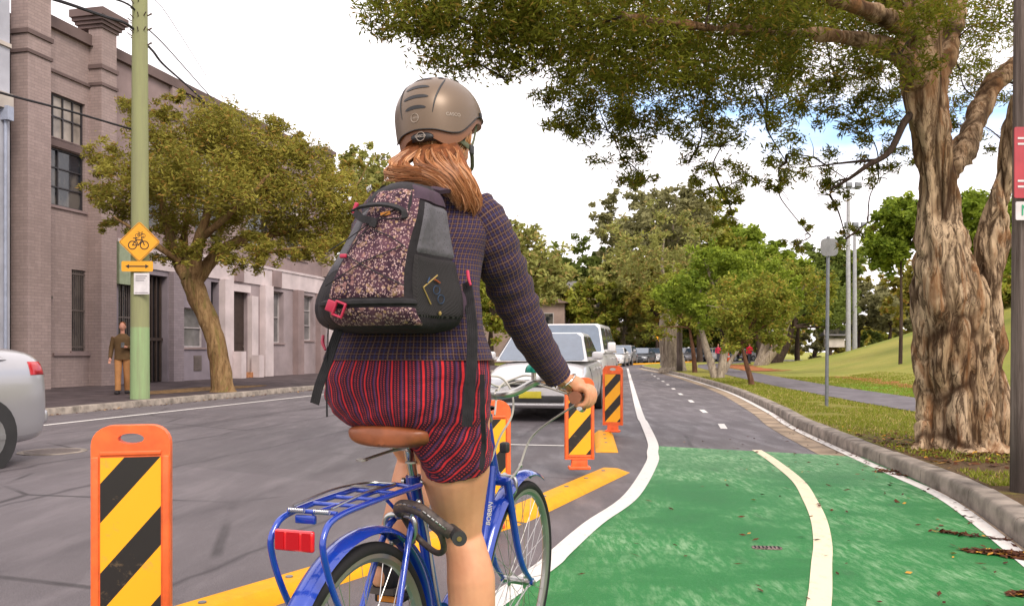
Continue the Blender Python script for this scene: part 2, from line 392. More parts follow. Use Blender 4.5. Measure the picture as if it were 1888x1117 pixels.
# bare leaf-strewn soil square round the street tree
def irr(cx, cy, rx, ry, z, n=26, rot=0, seed=0, amp=.2):
    out = []
    for k in range(n):
        q = 2*PI*k/n; m = 1+amp*noise.noise(Vector((math.cos(q)*1.5+seed, math.sin(q)*1.5, seed)))*2
        x, y = rx*m*math.cos(q), ry*m*math.sin(q); out.append((cx+x*math.cos(rot)-y*math.sin(rot), cy+x*math.sin(rot)+y*math.cos(rot), z))
    return out
ts_ = G(392, 716, .13)
MB().poly(irr(ts_.x-.1, ts_.y-.4, .8, 2.6, .131, rot=-R(13), seed=4)).build('soil_patch', mat('leafy_soil', (.2, .12, .055), .95, var=.5, vs=8, bs=40, bst=1, bd=.02), smooth=False, kind='structure')

# gutter and markings, each sheet 4 mm above the one below
near = [(p.x, p.y) for p in kerb_line if p.y < 61]
strip('gutter', [(q.x, q.y) for q in offset([p for p in near], -.21)], .40, .004, M_GUTTER, kind='structure')
grn = [(924, 1104), (1009, 1044), (1033, 1021), (1094, 967), (1165, 915), (1202, 854), (1203, 835), (1203, 816), (1187, 779), (1180, 765), (1167, 718), (1157, 679)]
WL = [G(*q) for q in grn]; d0 = (WL[0]-WL[1]).normalized(); WL = [WL[0]+d0*q for q in (5.5, 4, 3, 2, 1)]+WL
wl = spline(WL, 6); wl = [q for q in wl if q.y < 70]
# green coating between the left white line and the kerb
gl = [q for q in wl if q.y <= 10.5]; mb = MB()
def kx(y): return float(np.interp(y, [p.y for p in kerb_line[:80]], [p.x for p in kerb_line[:80]]))
ysn = np.linspace(-1.2, 10.45, 60); prev = None
for y in ysn:
    xl = float(np.interp(y, [q.y for q in gl], [q.x for q in gl])); xr = kx(y)-.05
    yy = y; row = []
    for k in range(7):
        f = k/6; row.append(len(mb.v)); ye = yy-(1.15*f if y > 9.2 else 1.15*f*max(0, (y-6)/3.2)); mb.v.append(Vector((xl+(xr-xl)*f-(.06 if f == 1 else 0), ye, .008)))
    if prev:
        for k in range(6): mb.face((prev[k], prev[k+1], row[k+1], row[k]))
    prev = row
mb.build('green_bike_lane', M_GREEN, smooth=False, kind='structure')
strip('lane_edge_line', [(q.x, q.y) for q in wl], .125, .012, M_WHITE, kind='structure')
CLp = [(1395, 831), (1423, 849), (1470, 887), (1494, 925), (1510, 962), (1517, 1005), (1515, 1042), (1513, 1089), (1510, 1117)]
c0 = [G(*q) for q in reversed(CLp)]; c0 = [c0[0]+(c0[0]-c0[1])*q for q in (9, 6, 4, 2, 1)]+c0
strip('lane_centre_line', [(q.x, q.y) for q in spline(c0, 6)], .105, .0125, M_CREAMP, kind='structure')
strip('kerb_edge_line', [(q.x, q.y) for q in offset([p for p in near], -.09)], .1, .0115, M_WHITE, kind='structure')
dash = [G(1337, 787), G(1298, 759), G(1272, 738), G(1252, 725), G(1238, 714), G(1224, 704), G(1212, 697), G(1200, 689)]
dd = [0]
for a, b in zip(dash, dash[1:]): dd.append(dd[-1]+(b-a).length)
s = -.35; mb = MB()
while s < dd[-1]:
    for_ = [(float(np.interp(q, dd, [p.x for p in dash])), float(np.interp(q, dd, [p.y for p in dash]))) for q in (max(s, 0), s+.9)]
    if s < 0: for_[0] = (dash[0].x-.1, dash[0].y-.35)
    strip(None, for_, .1, .006, None, mb); s += 3.35
mb.build('lane_dashes', M_WHITE, smooth=False, kind='structure')
strip('street_edge_line', [tuple(SL(s, -10.05)[:2]) for s in (2, 11.1, 20, 30, 60)], .12, .006, M_WHITE, kind='structure')
a, b = G(925, 819), G(1040, 822); strip('cross_line', [(a.x-.25, a.y+.02), (b.x, b.y)], .09, .006, M_WHITE, kind='structure')
# ---------------------------------------------------------------- buildings on the left
LAT = -18.0
def sx(px, lat=LAT):
    r = (px-CX)/FPX; return (-DY*lat-DX*lat*r)/(DX-r*DY)
def zf(px, py, lat=LAT):
    s = sx(px, lat); Y = DY*s-DX*lat; return H+(HY-py)/FPX*Y
def brick(name, col, mortar, sc=1.0, rough=.85):
    t = NT(name); o_ = t.co('Object'); s_ = t.n('ShaderNodeSeparateXYZ'); t.L(o_, s_.inputs[0]); cb = t.n('ShaderNodeCombineXYZ')
    t.L(t.math('ADD', s_.outputs[0], s_.outputs[1]), cb.inputs[0]); t.L(s_.outputs[2], cb.inputs[1])
    b = t.n('ShaderNodeTexBrick'); t.L(cb.outputs[0], b.inputs[0]); b.inputs['Scale'].default_value = 1.0
    b.inputs['Brick Width'].default_value = .24; b.inputs['Row Height'].default_value = .086; b.inputs['Mortar Size'].default_value = .007; b.inputs['Mortar Smooth'].default_value = .3
    b.inputs['Color1'].default_value = (*col, 1); b.inputs['Color2'].default_value = (*[x*.84 for x in col], 1); b.inputs['Mortar'].default_value = (*mortar, 1)
    f = t.noise(.6, 5, o_, .65); g = t.noise(5, 5, t.co('Object', scale=(1, 1, .25)), .7)
    c = t.mix(t.math('MULTIPLY', t.thr(f, .4, .7), .35), b.outputs[0], tuple(x*.62 for x in col))
    c = t.mix(t.math('MULTIPLY', t.thr(g, .52, .72), .3), c, tuple(min(1, x*1.25+.02) for x in col))
    t.set(c, rough).bump(b.outputs['Fac'], -.6, .006); return t.m
def plaster(name, col, **k): return mat(name, col, .85, var=.14, vs=1.1, bs=25, bst=.12, **k)
M_BRK = brick('painted_brick_mauve', (.33, .25, .235), (.22, .17, .16))
M_BRK2 = brick('painted_brick_grey', (.25, .205, .22), (.17, .14, .155))
M_REND = plaster('render_mauve', (.25, .185, .18)); M_RENDL = plaster('render_pale', (.52, .44, .44)); M_DOVE = plaster('render_dove', (.29, .235, .24)); M_LAV = plaster('render_lavender', (.225, .19, .215))
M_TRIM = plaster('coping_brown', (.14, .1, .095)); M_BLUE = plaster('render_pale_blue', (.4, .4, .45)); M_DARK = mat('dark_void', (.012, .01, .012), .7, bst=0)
M_FRAME = mat('dark_window_frame', (.03, .026, .03), .5, bst=0); M_WFR = mat('pale_window_frame', (.4, .36, .36), .6, bst=0)
t = NT('window_glass'); n_ = t.noise(1.7, 4, t.co('Object', scale=(1, 1, .6))); t.set(t.mix(t.thr(n_, .45, .6), (.015, .018, .024), (.1, .09, .08)), .08, Specular_IOR_Level=.7).bump(t.noise(3, 2), .08, .02); M_GLASS = t.m
M_PALEREF = mat('painted_reflection_glass', (.34, .29, .25), .35, var=.4, vs=1.3, bst=.1); M_PANE = mat('curtained_glass', (.16, .15, .15), .2, var=.3, vs=1.5, bst=0)  # upper panes: bright reflections painted in as a pale base colour
M_DOORB = mat('blue_grey_door', (.1, .105, .13), .6, var=.2, vs=2); M_DOORD = mat('dark_brown_door', (.05, .035, .03), .6); M_STEP = mat('tiled_step', (.38, .17, .08), .7, var=.3, vs=9)
M_BARS = mat('security_bars', (.14, .11, .1), .6, .3, bst=0)
S0 = 19.3
class Facade:
    def __init__(s, name, s0, lat, **k):
        s.s0, s.lat = s0, lat; s.e = empty(name, SL(s0, lat, .125), R(77), **k)
    def P(s, a, y, z): return Vector((a-s.s0, y, z-.125))
    def bx(s, mb, a0, a1, y0, y1, z0, z1, mi=0):
        mb.box(s.P((a0+a1)/2, (y0+y1)/2, (z0+z1)/2), (a1-a0, abs(y1-y0), z1-z0), mi=mi); return mb
    def wall(s, nm, m, a0, a1, z0, z1, holes=(), y=0.0, dep=.22):
        mb = MB(); xs = sorted({a0, a1, *[v for h in holes for v in h[:2]]}); zs = sorted({z0, z1, *[v for h in holes for v in h[2:4]]})
        for x0, x1 in zip(xs, xs[1:]):
            for q0, q1 in zip(zs, zs[1:]):
                if any(h[0] <= (x0+x1)/2 <= h[1] and h[2] <= (q0+q1)/2 <= h[3] for h in holes): continue
                mb.quad(s.P(x0, y, q0), s.P(x1, y, q0), s.P(x1, y, q1), s.P(x0, y, q1))
        for h in holes:
            c = [(h[0], h[2]), (h[1], h[2]), (h[1], h[3]), (h[0], h[3])]
            for (u0, w0), (u1, w1) in zip(c, c[1:]+c[:1]): mb.quad(s.P(u0, y, w0), s.P(u1, y, w1), s.P(u1, y+dep, w1), s.P(u0, y+dep, w0))
        return mb.build(nm, m, s.e, smooth=False)
    def window(s, a0, a1, z0, z1, nx=2, nz=2, y=.12, mf=None, mg=None, bars=0, name='window', lab=None):
        mf = mf or M_FRAME; t_ = .045; mb = MB(); d = .03
        s.bx(mb, a0, a0+t_, y-d, y+d, z0, z1); s.bx(mb, a1-t_, a1, y-d, y+d, z0, z1); s.bx(mb, a0+t_, a1-t_, y-d, y+d, z0, z0+t_); s.bx(mb, a0+t_, a1-t_, y-d, y+d, z1-t_, z1)
        for k in range(1, nx): x = a0+(a1-a0)*k/nx; s.bx(mb, x-.018, x+.018, y-d+.004, y+d-.004, z0+t_, z1-t_)
        for k in range(1, nz): z = z0+(z1-z0)*k/nz; s.bx(mb, a0+t_, a1-t_, y-d+.008, y+d-.008, z-.018, z+.018)
        w_ = mb.build(name, mf, s.e, smooth=False, label=lab)
        MB().quad(s.P(a0+.01, y+.02, z0+.01), s.P(a1-.01, y+.02, z0+.01), s.P(a1-.01, y+.02, z1-.01), s.P(a0+.01, y+.02, z1-.01)).build('pane', mg or M_GLASS, w_, smooth=False)
        if bars:
            mb = MB()
            for k in range(bars): x = a0+(a1-a0)*(k+.5)/bars; mb.cyl(s.P(x, .03, z0+.02), s.P(x, .03, z1-.02), .011, 6)
            for z in (z0+.12, z1-.12, (z0+z1)/2): s.bx(mb, a0, a1, .02, .042, z-.02, z+.02)
            mb.build('security_bars', M_BARS, w_, smooth=False)
        sl = MB(); s.bx(sl, a0-.06, a1+.06, -.05, .08, z0-.075, z0-.003); sl.build('sill', M_REND, w_, smooth=False)
        return w_
# --- the two-storey factory
F = Facade('brick_factory', S0, LAT, label='two storey mauve painted brick factory with pilasters and dark parapet coping beside the street', cat='building')
E1 = 38.7; TOP = 10.5; W = lambda a, b, c, d: (sx(a), sx(b), zf((a+b)/2, d), zf((a+b)/2, c))
w_door = (sx(66), sx(92), .125, zf(79, 487)); w_nar = (sx(132), sx(158), zf(145, 647), zf(145, 498))
up = [(sx(64), sx(157), 7.15, 8.4), (sx(64), sx(157), 5.25, 6.88)]
ups = []; pil = [22.7]
bay = 3.45
x = 23.5
while x < E1-2.5: ups += [(x+.7, x+bay-.85, 7.15, 8.4), (x+.7, x+bay-.85, 5.25, 6.88)]; pil.append(x+bay-.8+.0); x += bay
GZ = 4.55
g = {k: v for k, v in dict(gate=(sx(218), sx(243), .9, zf(230, 508)), gate2=(sx(276), sx(309), .125, zf(292, 508)), w1=(sx(331), sx(379), zf(355, 640), zf(355, 568)), dk=(sx(389), sx(403), .125, zf(396, 520)),
     dr=(sx(424), sx(456), .33, zf(440, 538)), w2=(sx(495), sx(523), zf(509, 632), zf(509, 537)), w3=(sx(552), sx(578), zf(565, 627), zf(565, 545))).items()}
F.wall('wall', M_BRK, S0+.85, sx(172), .1, TOP-.3, [w_door, w_nar]+up)
F.wall('wall', M_REND, sx(213), E1, GZ+.002, TOP-.3, ups)
F.wall('wall', M_LAV, sx(213), sx(421), .1, GZ-.7, [g['gate'], g['gate2'], g['w1'], g['dk']], dep=.3)
F.wall('wall', M_DOVE, sx(421), E1, .1, GZ-.7, [g['dr'], g['w2'], g['w3']], dep=.35)
mb = MB(); F.bx(mb, sx(213), E1, -.05, .1, GZ-.698, GZ); F.bx(mb, sx(213), E1, -.09, .1, GZ, GZ+.1); mb.build('fascia', M_RENDL, F.e, smooth=False)
mb = MB(); F.bx(mb, S0+.1, E1, .3, 12, .1, TOP-.31); mb.build('hall', M_BRK, F.e, smooth=False)
mb = MB(); F.bx(mb, S0+.9, E1-.02, -.1, .4, TOP-.3, TOP); F.bx(mb, S0+.9, E1-.02, -.14, .42, TOP-.34, TOP-.305); mb.build('parapet_coping', M_TRIM, F.e, smooth=False)
mb = MB(); F.bx(mb, S0+.9, E1-.02, -.06, .05, 8.95, 9.03); F.bx(mb, sx(66), sx(172), -.05, .02, 6.9, 7.13); mb.build('string_course', M_TRIM, F.e, smooth=False)
def pilaster(a0, a1, pr=.42, top=TOP+.2, z0=.1, big=True):
    mb = MB(); F.bx(mb, a0, a1, -pr, .02, z0, top); p = mb.build('pilaster', M_BRK, F.e, smooth=False)
    mb = MB(); F.bx(mb, a0-.04, a1+.04, -pr-.04, .04, 9.0, 9.09); mb.build('moulding', M_TRIM, p, smooth=False)
    if big:
        mb = MB(); F.bx(mb, a0-.05, a1+.05, -pr-.05, .05, 9.5, 9.62); mb.build('moulding', M_TRIM, p, smooth=False); mb = MB()
        for k, (e_, z_) in enumerate(((.05, top), (.11, top+.1), (.17, top+.2))): F.bx(mb, a0-e_, a1+e_, -pr-e_, .3+e_, z_, z_+.1)
        F.bx(mb, a0-.24, a1+.24, -pr-.24, .5, top+.3, top+.52); mb.build('cap', M_TRIM, p, smooth=False)
pilaster(S0+.02, S0+.85, .5, TOP+.25); pilaster(sx(186, LAT+.4), sx(214, LAT+.4), .42)
for a in pil[1:-1]: pilaster(a, a+.6, .12, TOP-.35, GZ+.13, False)
pilaster(E1-.7, E1, .3, TOP-.35, GZ+.13, False)
mb = MB(); F.bx(mb, E1-.9, E1+.15, -.35, .6, TOP+.003, TOP+.22); F.bx(mb, E1-.8, E1+.05, -.25, .5, TOP-.35, TOP-.003); mb.build('end_cap', M_TRIM, F.e, smooth=False)
for a, b in ((311, 330), (404, 420), (479, 494), (540, 551), (582, 591)):
    mb = MB(); F.bx(mb, sx(a), sx(b), -.2 if a < 400 else -.26, .02, .1, GZ-.7); mb.build('pilaster', M_BRK2 if a < 400 else M_RENDL if a < 500 else M_REND, F.e, smooth=False)
mb = MB(); F.bx(mb, sx(430), sx(446), -.1, .0, GZ-.69, GZ-.01); mb.build('fascia_block', M_REND, F.e, smooth=False); mb = MB(); F.bx(mb, sx(500), sx(516), -.1, .0, GZ-.69, GZ-.01); mb.build('fascia_block', M_REND, F.e, smooth=False)
F.window(*up[0], 5, 2, mg=M_PALEREF); F.window(*up[1], 2, 3)
for k, u_ in enumerate(ups): F.window(*u_, 4 if k % 2 == 0 else 2, 2 if k % 2 == 0 else 3, mg=M_PALEREF if k % 2 == 0 else M_GLASS)
F.window(*w_nar, 1, 2, bars=7); F.window(*g['gate'], 2, 2, bars=7)
F.window(*g['w1'], 1, 2, mf=M_WFR, mg=M_PANE, y=.2); F.window(*g['w2'], 1, 2, mf=M_WFR, mg=M_PANE, y=.25); F.window(*g['w3'], 1, 3, mf=M_WFR, mg=M_PANE, y=.2)
def door(h, m, split=None, lab=None):
    mb = MB(); F.bx(mb, h[0]+.01, h[1]-.01, .15, .2, h[2]+.01, h[3] if split is None else split)
    for k in range(2):
        zz = h[2]+.2+k*.95; F.bx(mb, h[0]+.12, h[1]-.12, .135, .15, zz, zz+.75)
    d_ = mb.build('door', m, F.e, smooth=False, label=lab)
    mb = MB(); mb.ball(F.P(h[1]-.1, .12, h[2]+1.0), .03, 8, 6); mb.build('handle', M_BARS, d_)
    if split:
        mb = MB()
        for k in range(7): x_ = h[0]+(h[1]-h[0])*(k+.5)/7; mb.cyl(F.P(x_, .1, split+.06), F.P(x_, .1, h[3]), .012, 6)
        F.bx(mb, h[0]-.05, h[1]+.05, -.06, .14, split+.003, split+.08); mb.build('transom_grille', M_BARS, d_, smooth=False)
        mb = MB(); F.bx(mb, h[0]+.01, h[1]-.01, .17, .2, split+.09, h[3]-.01); mb.build('transom_panel', M_DOORD, d_, smooth=False)
door(w_door, M_DOORB, zf(79, 550), 'blue grey door under a barred transom'); door(g['dr'], M_DOORD, None, 'dark brown recessed front door')
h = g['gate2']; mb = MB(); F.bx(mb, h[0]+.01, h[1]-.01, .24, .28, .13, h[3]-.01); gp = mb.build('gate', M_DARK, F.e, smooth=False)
mb = MB()
for k in range(4): x_ = h[0]+(h[1]-h[0])*(k+.5)/4; F.bx(mb, x_-.03, x_+.03, .17, .23, .14, h[3]-.03)
F.bx(mb, h[0]+.03, h[1]-.03, .16, .168, 1.5, 1.6); mb.build('gate_bars', M_DOORD, gp, smooth=False)
h = g['dk']; mb = MB(); F.bx(mb, h[0]+.01, h[1]-.01, .24, .28, .13, h[3]-.01); mb.build('door', M_DARK, F.e, smooth=False)  # black slab painted as the darkness inside an opening, not a door leaf
mb = MB(); h = g['dr']; F.bx(mb, h[0]-.02, h[1]+.05, -.35, .3, .126, .33); mb.build('step', M_STEP, F.e, smooth=False)
mb = MB(); F.bx(mb, h[1]+.02, h[1]+.5, -.2, .0, .126, 3.35); F.bx(mb, h[0]-.1, h[1]+.1, -.1, .0, h[3], h[3]+.28); mb.build('door_surround', M_RENDL, F.e, smooth=False)
for px in (418, 452):
    mb = MB(); F.bx(mb, sx(px), sx(px)+.35, -.62, -.27, .126, 1.15 if px < 430 else 1.0); mb.build('entry_pier', M_RENDL, F.e, smooth=False)
mb = MB(); F.bx(mb, sx(357), sx(371), -.02, .02, .45, 1.0)
for k in range(6): F.bx(mb, sx(358), sx(370), -.035, -.02, .5+k*.08, .54+k*.08)
mb.build('wall_vent', M_BARS, F.e, smooth=False)
mb = MB(); F.bx(mb, sx(213), sx(243), -.14, -.02, zf(228, 525), zf(228, 448)); mb.build('green_panel', mat('pale_green_panel', (.27, .31, .21), .6), F.e, smooth=False)
mb = MB(); F.bx(mb, sx(97), sx(177), -.06, .02, 1.02, 1.1); mb.build('wall_ledge', M_REND, F.e, smooth=False)
# --- pale blue building nearer the camera (its far end shows at the left edge)
B = Facade('blue_grey_building', 6.0, LAT+.45, label='pale blue grey rendered building cut off by the left edge of the street', cat='building')
la = LAT+.45; BE = sx(21, LAT+.5)
hs = [(14.0, BE-.75, 5.35, 6.9), (14.0, BE-.75, .13, 3.9), (8.5, 12.9, .13, 3.9), (8.5, 12.9, 5.35, 6.9)]
B.wall('wall', M_BLUE, 6.0, BE, .1, 10.9, hs, dep=.3)
mb = MB(); B.bx(mb, 6.0, BE, .35, 11, .1, 10.8); mb.build('hall', M_BLUE, B.e, smooth=False)
mb = MB(); B.bx(mb, 6, BE, -.12, .05, 7.3, 7.7); B.bx(mb, 6, BE, -.06, .05, 8.9, 9.0); mb.build('string_course', plaster('cream_band', (.45, .4, .36)), B.e, smooth=False)
for q in hs: B.window(*q, 3, 2, mg=M_GLASS)
mb = MB(); mb.tube([B.P(BE-.2, -.06, .13), B.P(BE-.2, -.06, 7.0)], .04, 10); B.bx(mb, BE-.3, BE-.1, -.22, -.0, 7.0, 7.35); mb.build('downpipe', mat('blue_pipe', (.3, .33, .42), .5), B.e)
# --- low white shop further down the street
C_ = Facade('low_shop', 38.75, LAT, label='low white rendered shop past the end of the mauve factory', cat='building')
hw = [(40.2, 42.6, 1.2, 3.1), (43.6, 45.2, .13, 3.0), (46.3, 49.5, 1.2, 3.1)]
C_.wall('wall', M_RENDL, 38.75, 51, .1, 5.2, hw)
mb = MB(); C_.bx(mb, 38.75, 51, .3, 9, .1, 5.1); mb.build('hall', M_RENDL, C_.e, smooth=False)
mb = MB(); C_.bx(mb, 38.75, 51, -.15, .5, 5.2, 5.45); mb.build('parapet_coping', M_TRIM, C_.e, smooth=False)
for q in hw: C_.window(*q, 2, 2, mf=M_WFR, mg=M_PANE)
# --- distant houses between the trees
def house(name, c, wd, dp, hh, rz, mw, mr, lab, hip=1.6, floors=2):
    e = empty(name, c, rz, label=lab, cat='house'); mb = MB(); mb.box((0, 0, hh/2), (wd, dp, hh)); mb.build('wall', mw, e, smooth=False)
    mb = MB(); o = .5; b = [(-wd/2-o, -dp/2-o, hh), (wd/2+o, -dp/2-o, hh), (wd/2+o, dp/2+o, hh), (-wd/2-o, dp/2+o, hh)]
    r0, r1 = (-wd/2+dp/2-1, 0, hh+hip), (wd/2-dp/2+1, 0, hh+hip); i = 0
    mb.v += [Vector(q) for q in b]+[Vector(r0), Vector(r1)]
    for f in ((0, 1, 5, 4), (1, 2, 5), (2, 3, 4, 5), (3, 0, 4), (3, 2, 1, 0)): mb.face(f)
    mb.build('roof', mr, e, smooth=False)
    for fl in range(floors):
        for k in range(4):
            x = -wd/2+wd*(k+.5)/4; z = .9+fl*2.9; mb = MB(); mb.box((x, -dp/2-.03, z+.7), (1.3, .05, 1.4)); w_ = mb.build('window', M_WFR, e, smooth=False)
            MB().box((x, -dp/2-.065, z+.7), (1.1, .02, 1.2)).build('pane', M_GLASS, w_, smooth=False)
    return e
M_CREAM = plaster('cream_render', (.55, .43, .28)); M_RTILE = mat('brown_roof_tiles', (.14, .095, .075), .85, var=.3, vs=3); M_RGREY = mat('grey_roof', (.16, .15, .15), .8)
house('cream_house', at(1058, 700, 118).to_2d().to_3d(), 11, 9, 9.2, R(-12), M_CREAM, M_RGREY, 'cream house with grey roof rising between the trees behind the white cars', 1.5, 3)
house('cream_shop_house', at(1203, 700, 106).to_2d().to_3d(), 4.6, 8, 4.6, R(-25), plaster('pale_cream', (.6, .5, .4)), M_RTILE, 'narrow pale cream house behind the queue of distant cars', 1.0, 1)
house('brick_terrace', at(930, 700, 96).to_2d().to_3d(), 14, 9, 6.2, R(-8), plaster('dull_terrace', (.3, .22, .2)), M_RTILE, 'dull brown terrace house half hidden by trees beyond the sedan', 1.6, 2)
house('cottage', at(1160, 700, 112).to_2d().to_3d(), 12, 8, 3.6, R(-18), plaster('brown_cottage', (.22, .15, .13)), M_RTILE, 'low brown cottage in the shade of the trees behind the distant cars', 1.4, 1)
house('park_kiosk', Vector((at(1408+130, 640, 92).x, 92, 1.6)), 1.7, 1.5, 1.2, R(-4), plaster('kiosk_render', (.5, .45, .42)), M_RGREY, 'small pale kiosk beyond the lawn near the two tall light poles', .5, 1)

# ---------------------------------------------------------------- power pole, its signs, cables
t = NT('weathered_pole'); o_ = t.co('Object'); s_ = t.n('ShaderNodeSeparateXYZ'); t.L(o_, s_.inputs[0])
g1 = t.noise(14, 5, t.co('Object', scale=(1, 1, .06)), .7)
c = t.mix(t.thr(s_.outputs[2], 1.52, 1.55), (.26, .37, .18), (.25, .26, .13)); c = t.mix(t.math('MULTIPLY', t.thr(g1, .4, .65), .45), c, (.2, .19, .12))
t.set(c, .85).bump(g1, .5, .01); M_POLE = t.m
pb = G(258, 735, .125)
pp = empty('power_pole', pb, label='tall round power pole with pale green painted foot at the left kerb', cat='power pole')
MB().tube([(0, 0, z) for z in (0, 2, 4, 6, 8, 10.5)], [.2, .19, .18, .17, .16, .15], 24).build('pole', M_POLE, pp, angle=60)
mb = MB(); mb.box((.15, 0, 9.2), (2.2, .1, .12)); mb.build('crossarm', mat('crossarm_timber', (.12, .09, .07), .9), pp)
mb = MB()
for q in range(26): a_ = q*.7; mb.tube([(math.cos(a_)*.16, math.sin(a_)*.16, 7.6+q*.035), (math.cos(a_)*.25, math.sin(a_)*.25, 7.66+q*.035)], .012, 5)
for x_ in (-.8, -.3, .6, 1.1): mb.tube([(x_, 0, 9.26), (x_, 0, 9.42)], [.035, .02], 8)
mb.build('insulators', mat('insulator_brown', (.08, .05, .04), .4), pp)
for z_, d_ in ((3.05, .2), (1.9, .2)):
    MB().torus((0, 0, z_), (0, 0, 1), .192, .012, 24, 6, 2).build('metal_band', M_BARS, pp)
M_SIGNY = mat('sign_yellow', (.72, .32, .012), .45, var=.06, bst=0); M_BLK = mat('sign_black', (.012, .012, .012), .5, bst=0); M_SIGNBK = mat('sign_back_aluminium', (.2, .2, .205), .55, .4, bst=0)
# diamond warning sign with two bicycles
def sign_plate(poly, th, m, name, par): return MB().prism([Vector((p[0], 0, p[1])) for p in poly], (0, 0, 0), (0, th, 0)).build(name, m, par, smooth=False)
def rrect(w_, h_, r, n=5):
    out = []
    for cx, cy, a0 in ((w_/2-r, h_/2-r, 0), (-w_/2+r, h_/2-r, 90), (-w_/2+r, -h_/2+r, 180), (w_/2-r, -h_/2+r, 270)):
        for k in range(n+1): a_ = R(a0+90*k/n); out.append((cx+r*math.cos(a_), cy+r*math.sin(a_)))
    return out
sy = pb.y-.24
def flat_tube(mb, pts, w_, y): # thin ribbon strokes on a sign face
    for a, b in zip(pts, pts[1:]):
        a = Vector((a[0], 0, a[1])); b = Vector((b[0], 0, b[1])); d = (b-a).normalized(); n_ = Vector((-d.z, 0, d.x))*w_/2; q = Vector((0, y, 0))
        mb.quad(a-n_-d*w_*.3+q, b-n_+d*w_*.3+q, b+n_+d*w_*.3+q, a+n_-d*w_*.3+q)
c_ = at(257, 446, sy); ds = empty('warning_sign', c_, R(2), label='orange diamond bicycle warning sign on the green footed power pole', cat='road sign')
rd = [(p[0]*.7071-p[1]*.7071, p[0]*.7071+p[1]*.7071) for p in rrect(.62, .62, .05)]
sign_plate(rd, .006, M_SIGNY, 'plate', ds)
rd2 = [(p[0]*.7071-p[1]*.7071, p[0]*.7071+p[1]*.7071) for p in rrect(.585, .585, .04)]
mb = MB(); flat_tube(mb, rd2+rd2[:1], .008, -.003); mb.build('border', M_BLK, ds, smooth=False)
def bike_icon(mb, cx, cz, k):
    for wx in (-.1, .1):
        flat_tube(mb, [(cx+(wx+.068*math.cos(a_))*k, cz+.068*math.sin(a_)*k) for a_ in np.linspace(0, 2*PI, 19)], .016*k, -.003)
    for seg in (((-.1, 0), (-.04, .09), (.06, .09), (0, 0), (-.1, 0)), ((-.05, .12), (-.04, .09), (0, 0)), ((.1, 0), (.05, .13), (.085, .14)), ((-.085, .12), (-.02, .12))):
        flat_tube(mb, [(cx+a*k, cz+b*k) for a, b in seg], .015*k, -.0035)
mb = MB(); bike_icon(mb, -.02, -.07, 1.25); bike_icon(mb, .02, .13, .62); mb.build('bicycle_symbol', M_BLK, ds, smooth=False)
c_ = at(253, 491, sy); sg = empty('arrow_plate', c_, R(2), label='small orange plate with double arrow below the diamond sign', cat='road sign')
sign_plate(rrect(.66, .22, .03), .006, M_SIGNY, 'plate', sg); mb = MB(); flat_tube(mb, [(-.2, 0), (.2, 0)], .025, -.003)
for q in (-1, 1): mb.poly([(q*.25, -.0032, 0), (q*.17, -.0032, .045), (q*.17, -.0032, -.045)])
mb.build('arrow_symbol', M_BLK, sg, smooth=False)
c_ = at(261, 523, sy+.01); sg = empty('paper_notice', c_, 0, label='white paper notice fixed to the pole under the arrow plate', cat='notice')
sign_plate(rrect(.33, .45, .01), .004, mat('white_paper', (.6, .57, .58), .7), 'sheet', sg); mb = MB()
for k in range(3): flat_tube(mb, [(-.12, .16-k*.045), (.11-.03*k, .16-k*.045)], .018, -.003)
flat_tube(mb, [(-.14, -.19), (.14, -.19)], .012, -.003); mb.build('print', mat('grey_print', (.2, .18, .2), .7), sg, smooth=False)
M_CABLE = mat('cable_black', (.02, .018, .02), .6, bst=0)
def cable(pts, r, lab): MB().tube(spline(pts, 10), r, 6).build('overhead_cable', M_CABLE, label=lab, cat='cable', group='overhead cables at the power pole')
py_ = pb.y
cable([at(250, 57, py_), at(228, 42, py_-.6), at(190, 30, py_-1.4), at(95, -2, py_-3.2), at(-120, -60, py_-6)], .032, 'thick black cable sagging from the pole top to the upper left')
cable([at(251, 22, py_), at(238, 10, py_-.5), at(205, -3, py_-1.2), at(60, -40, py_-4)], .022, 'short cable leaving the pole near the top edge of the picture')
cable([at(244, 239, py_), at(120, 203, py_-2), at(0, 171, py_-4), at(-160, 120, py_-6)], .022, 'low black cable crossing the barred windows to the left edge')
cable([at(266, 78, py_), at(283, 96, py_+2), at(302, 120, py_+4), at(345, 158, py_+8), at(386, 196, py_+11)], .03, 'thick cable running from the pole down to the factory wall above the tree')
cable([at(266, 48, py_), at(300, 80, py_+3), at(345, 130, py_+8), at(398, 190, py_+13)], .016, 'thin straight cable above the thick one, ending at the factory wall')
cable([at(279, -6, py_), at(310, 30, py_+4), at(380, 140, py_+12)], .009, 'finest cable from the pole top towards the factory roof')
# white bottle by the gate
bp = G(288, 703, .125); b0 = empty('white_container', bp, label='white plastic container standing on the footpath by the dark gate', cat='container')
MB().tube([(0, 0, 0), (0, 0, .02), (0, 0, .42), (0, 0, .52), (0, 0, .56)], [.13, .15, .15, .07, .05], 16).build('bottle_body', mat('white_plastic', (.6, .58, .6), .5), b0)
MB().tube([(0, 0, .56), (0, 0, .63)], .055, 12).build('cap', M_RENDL, b0)

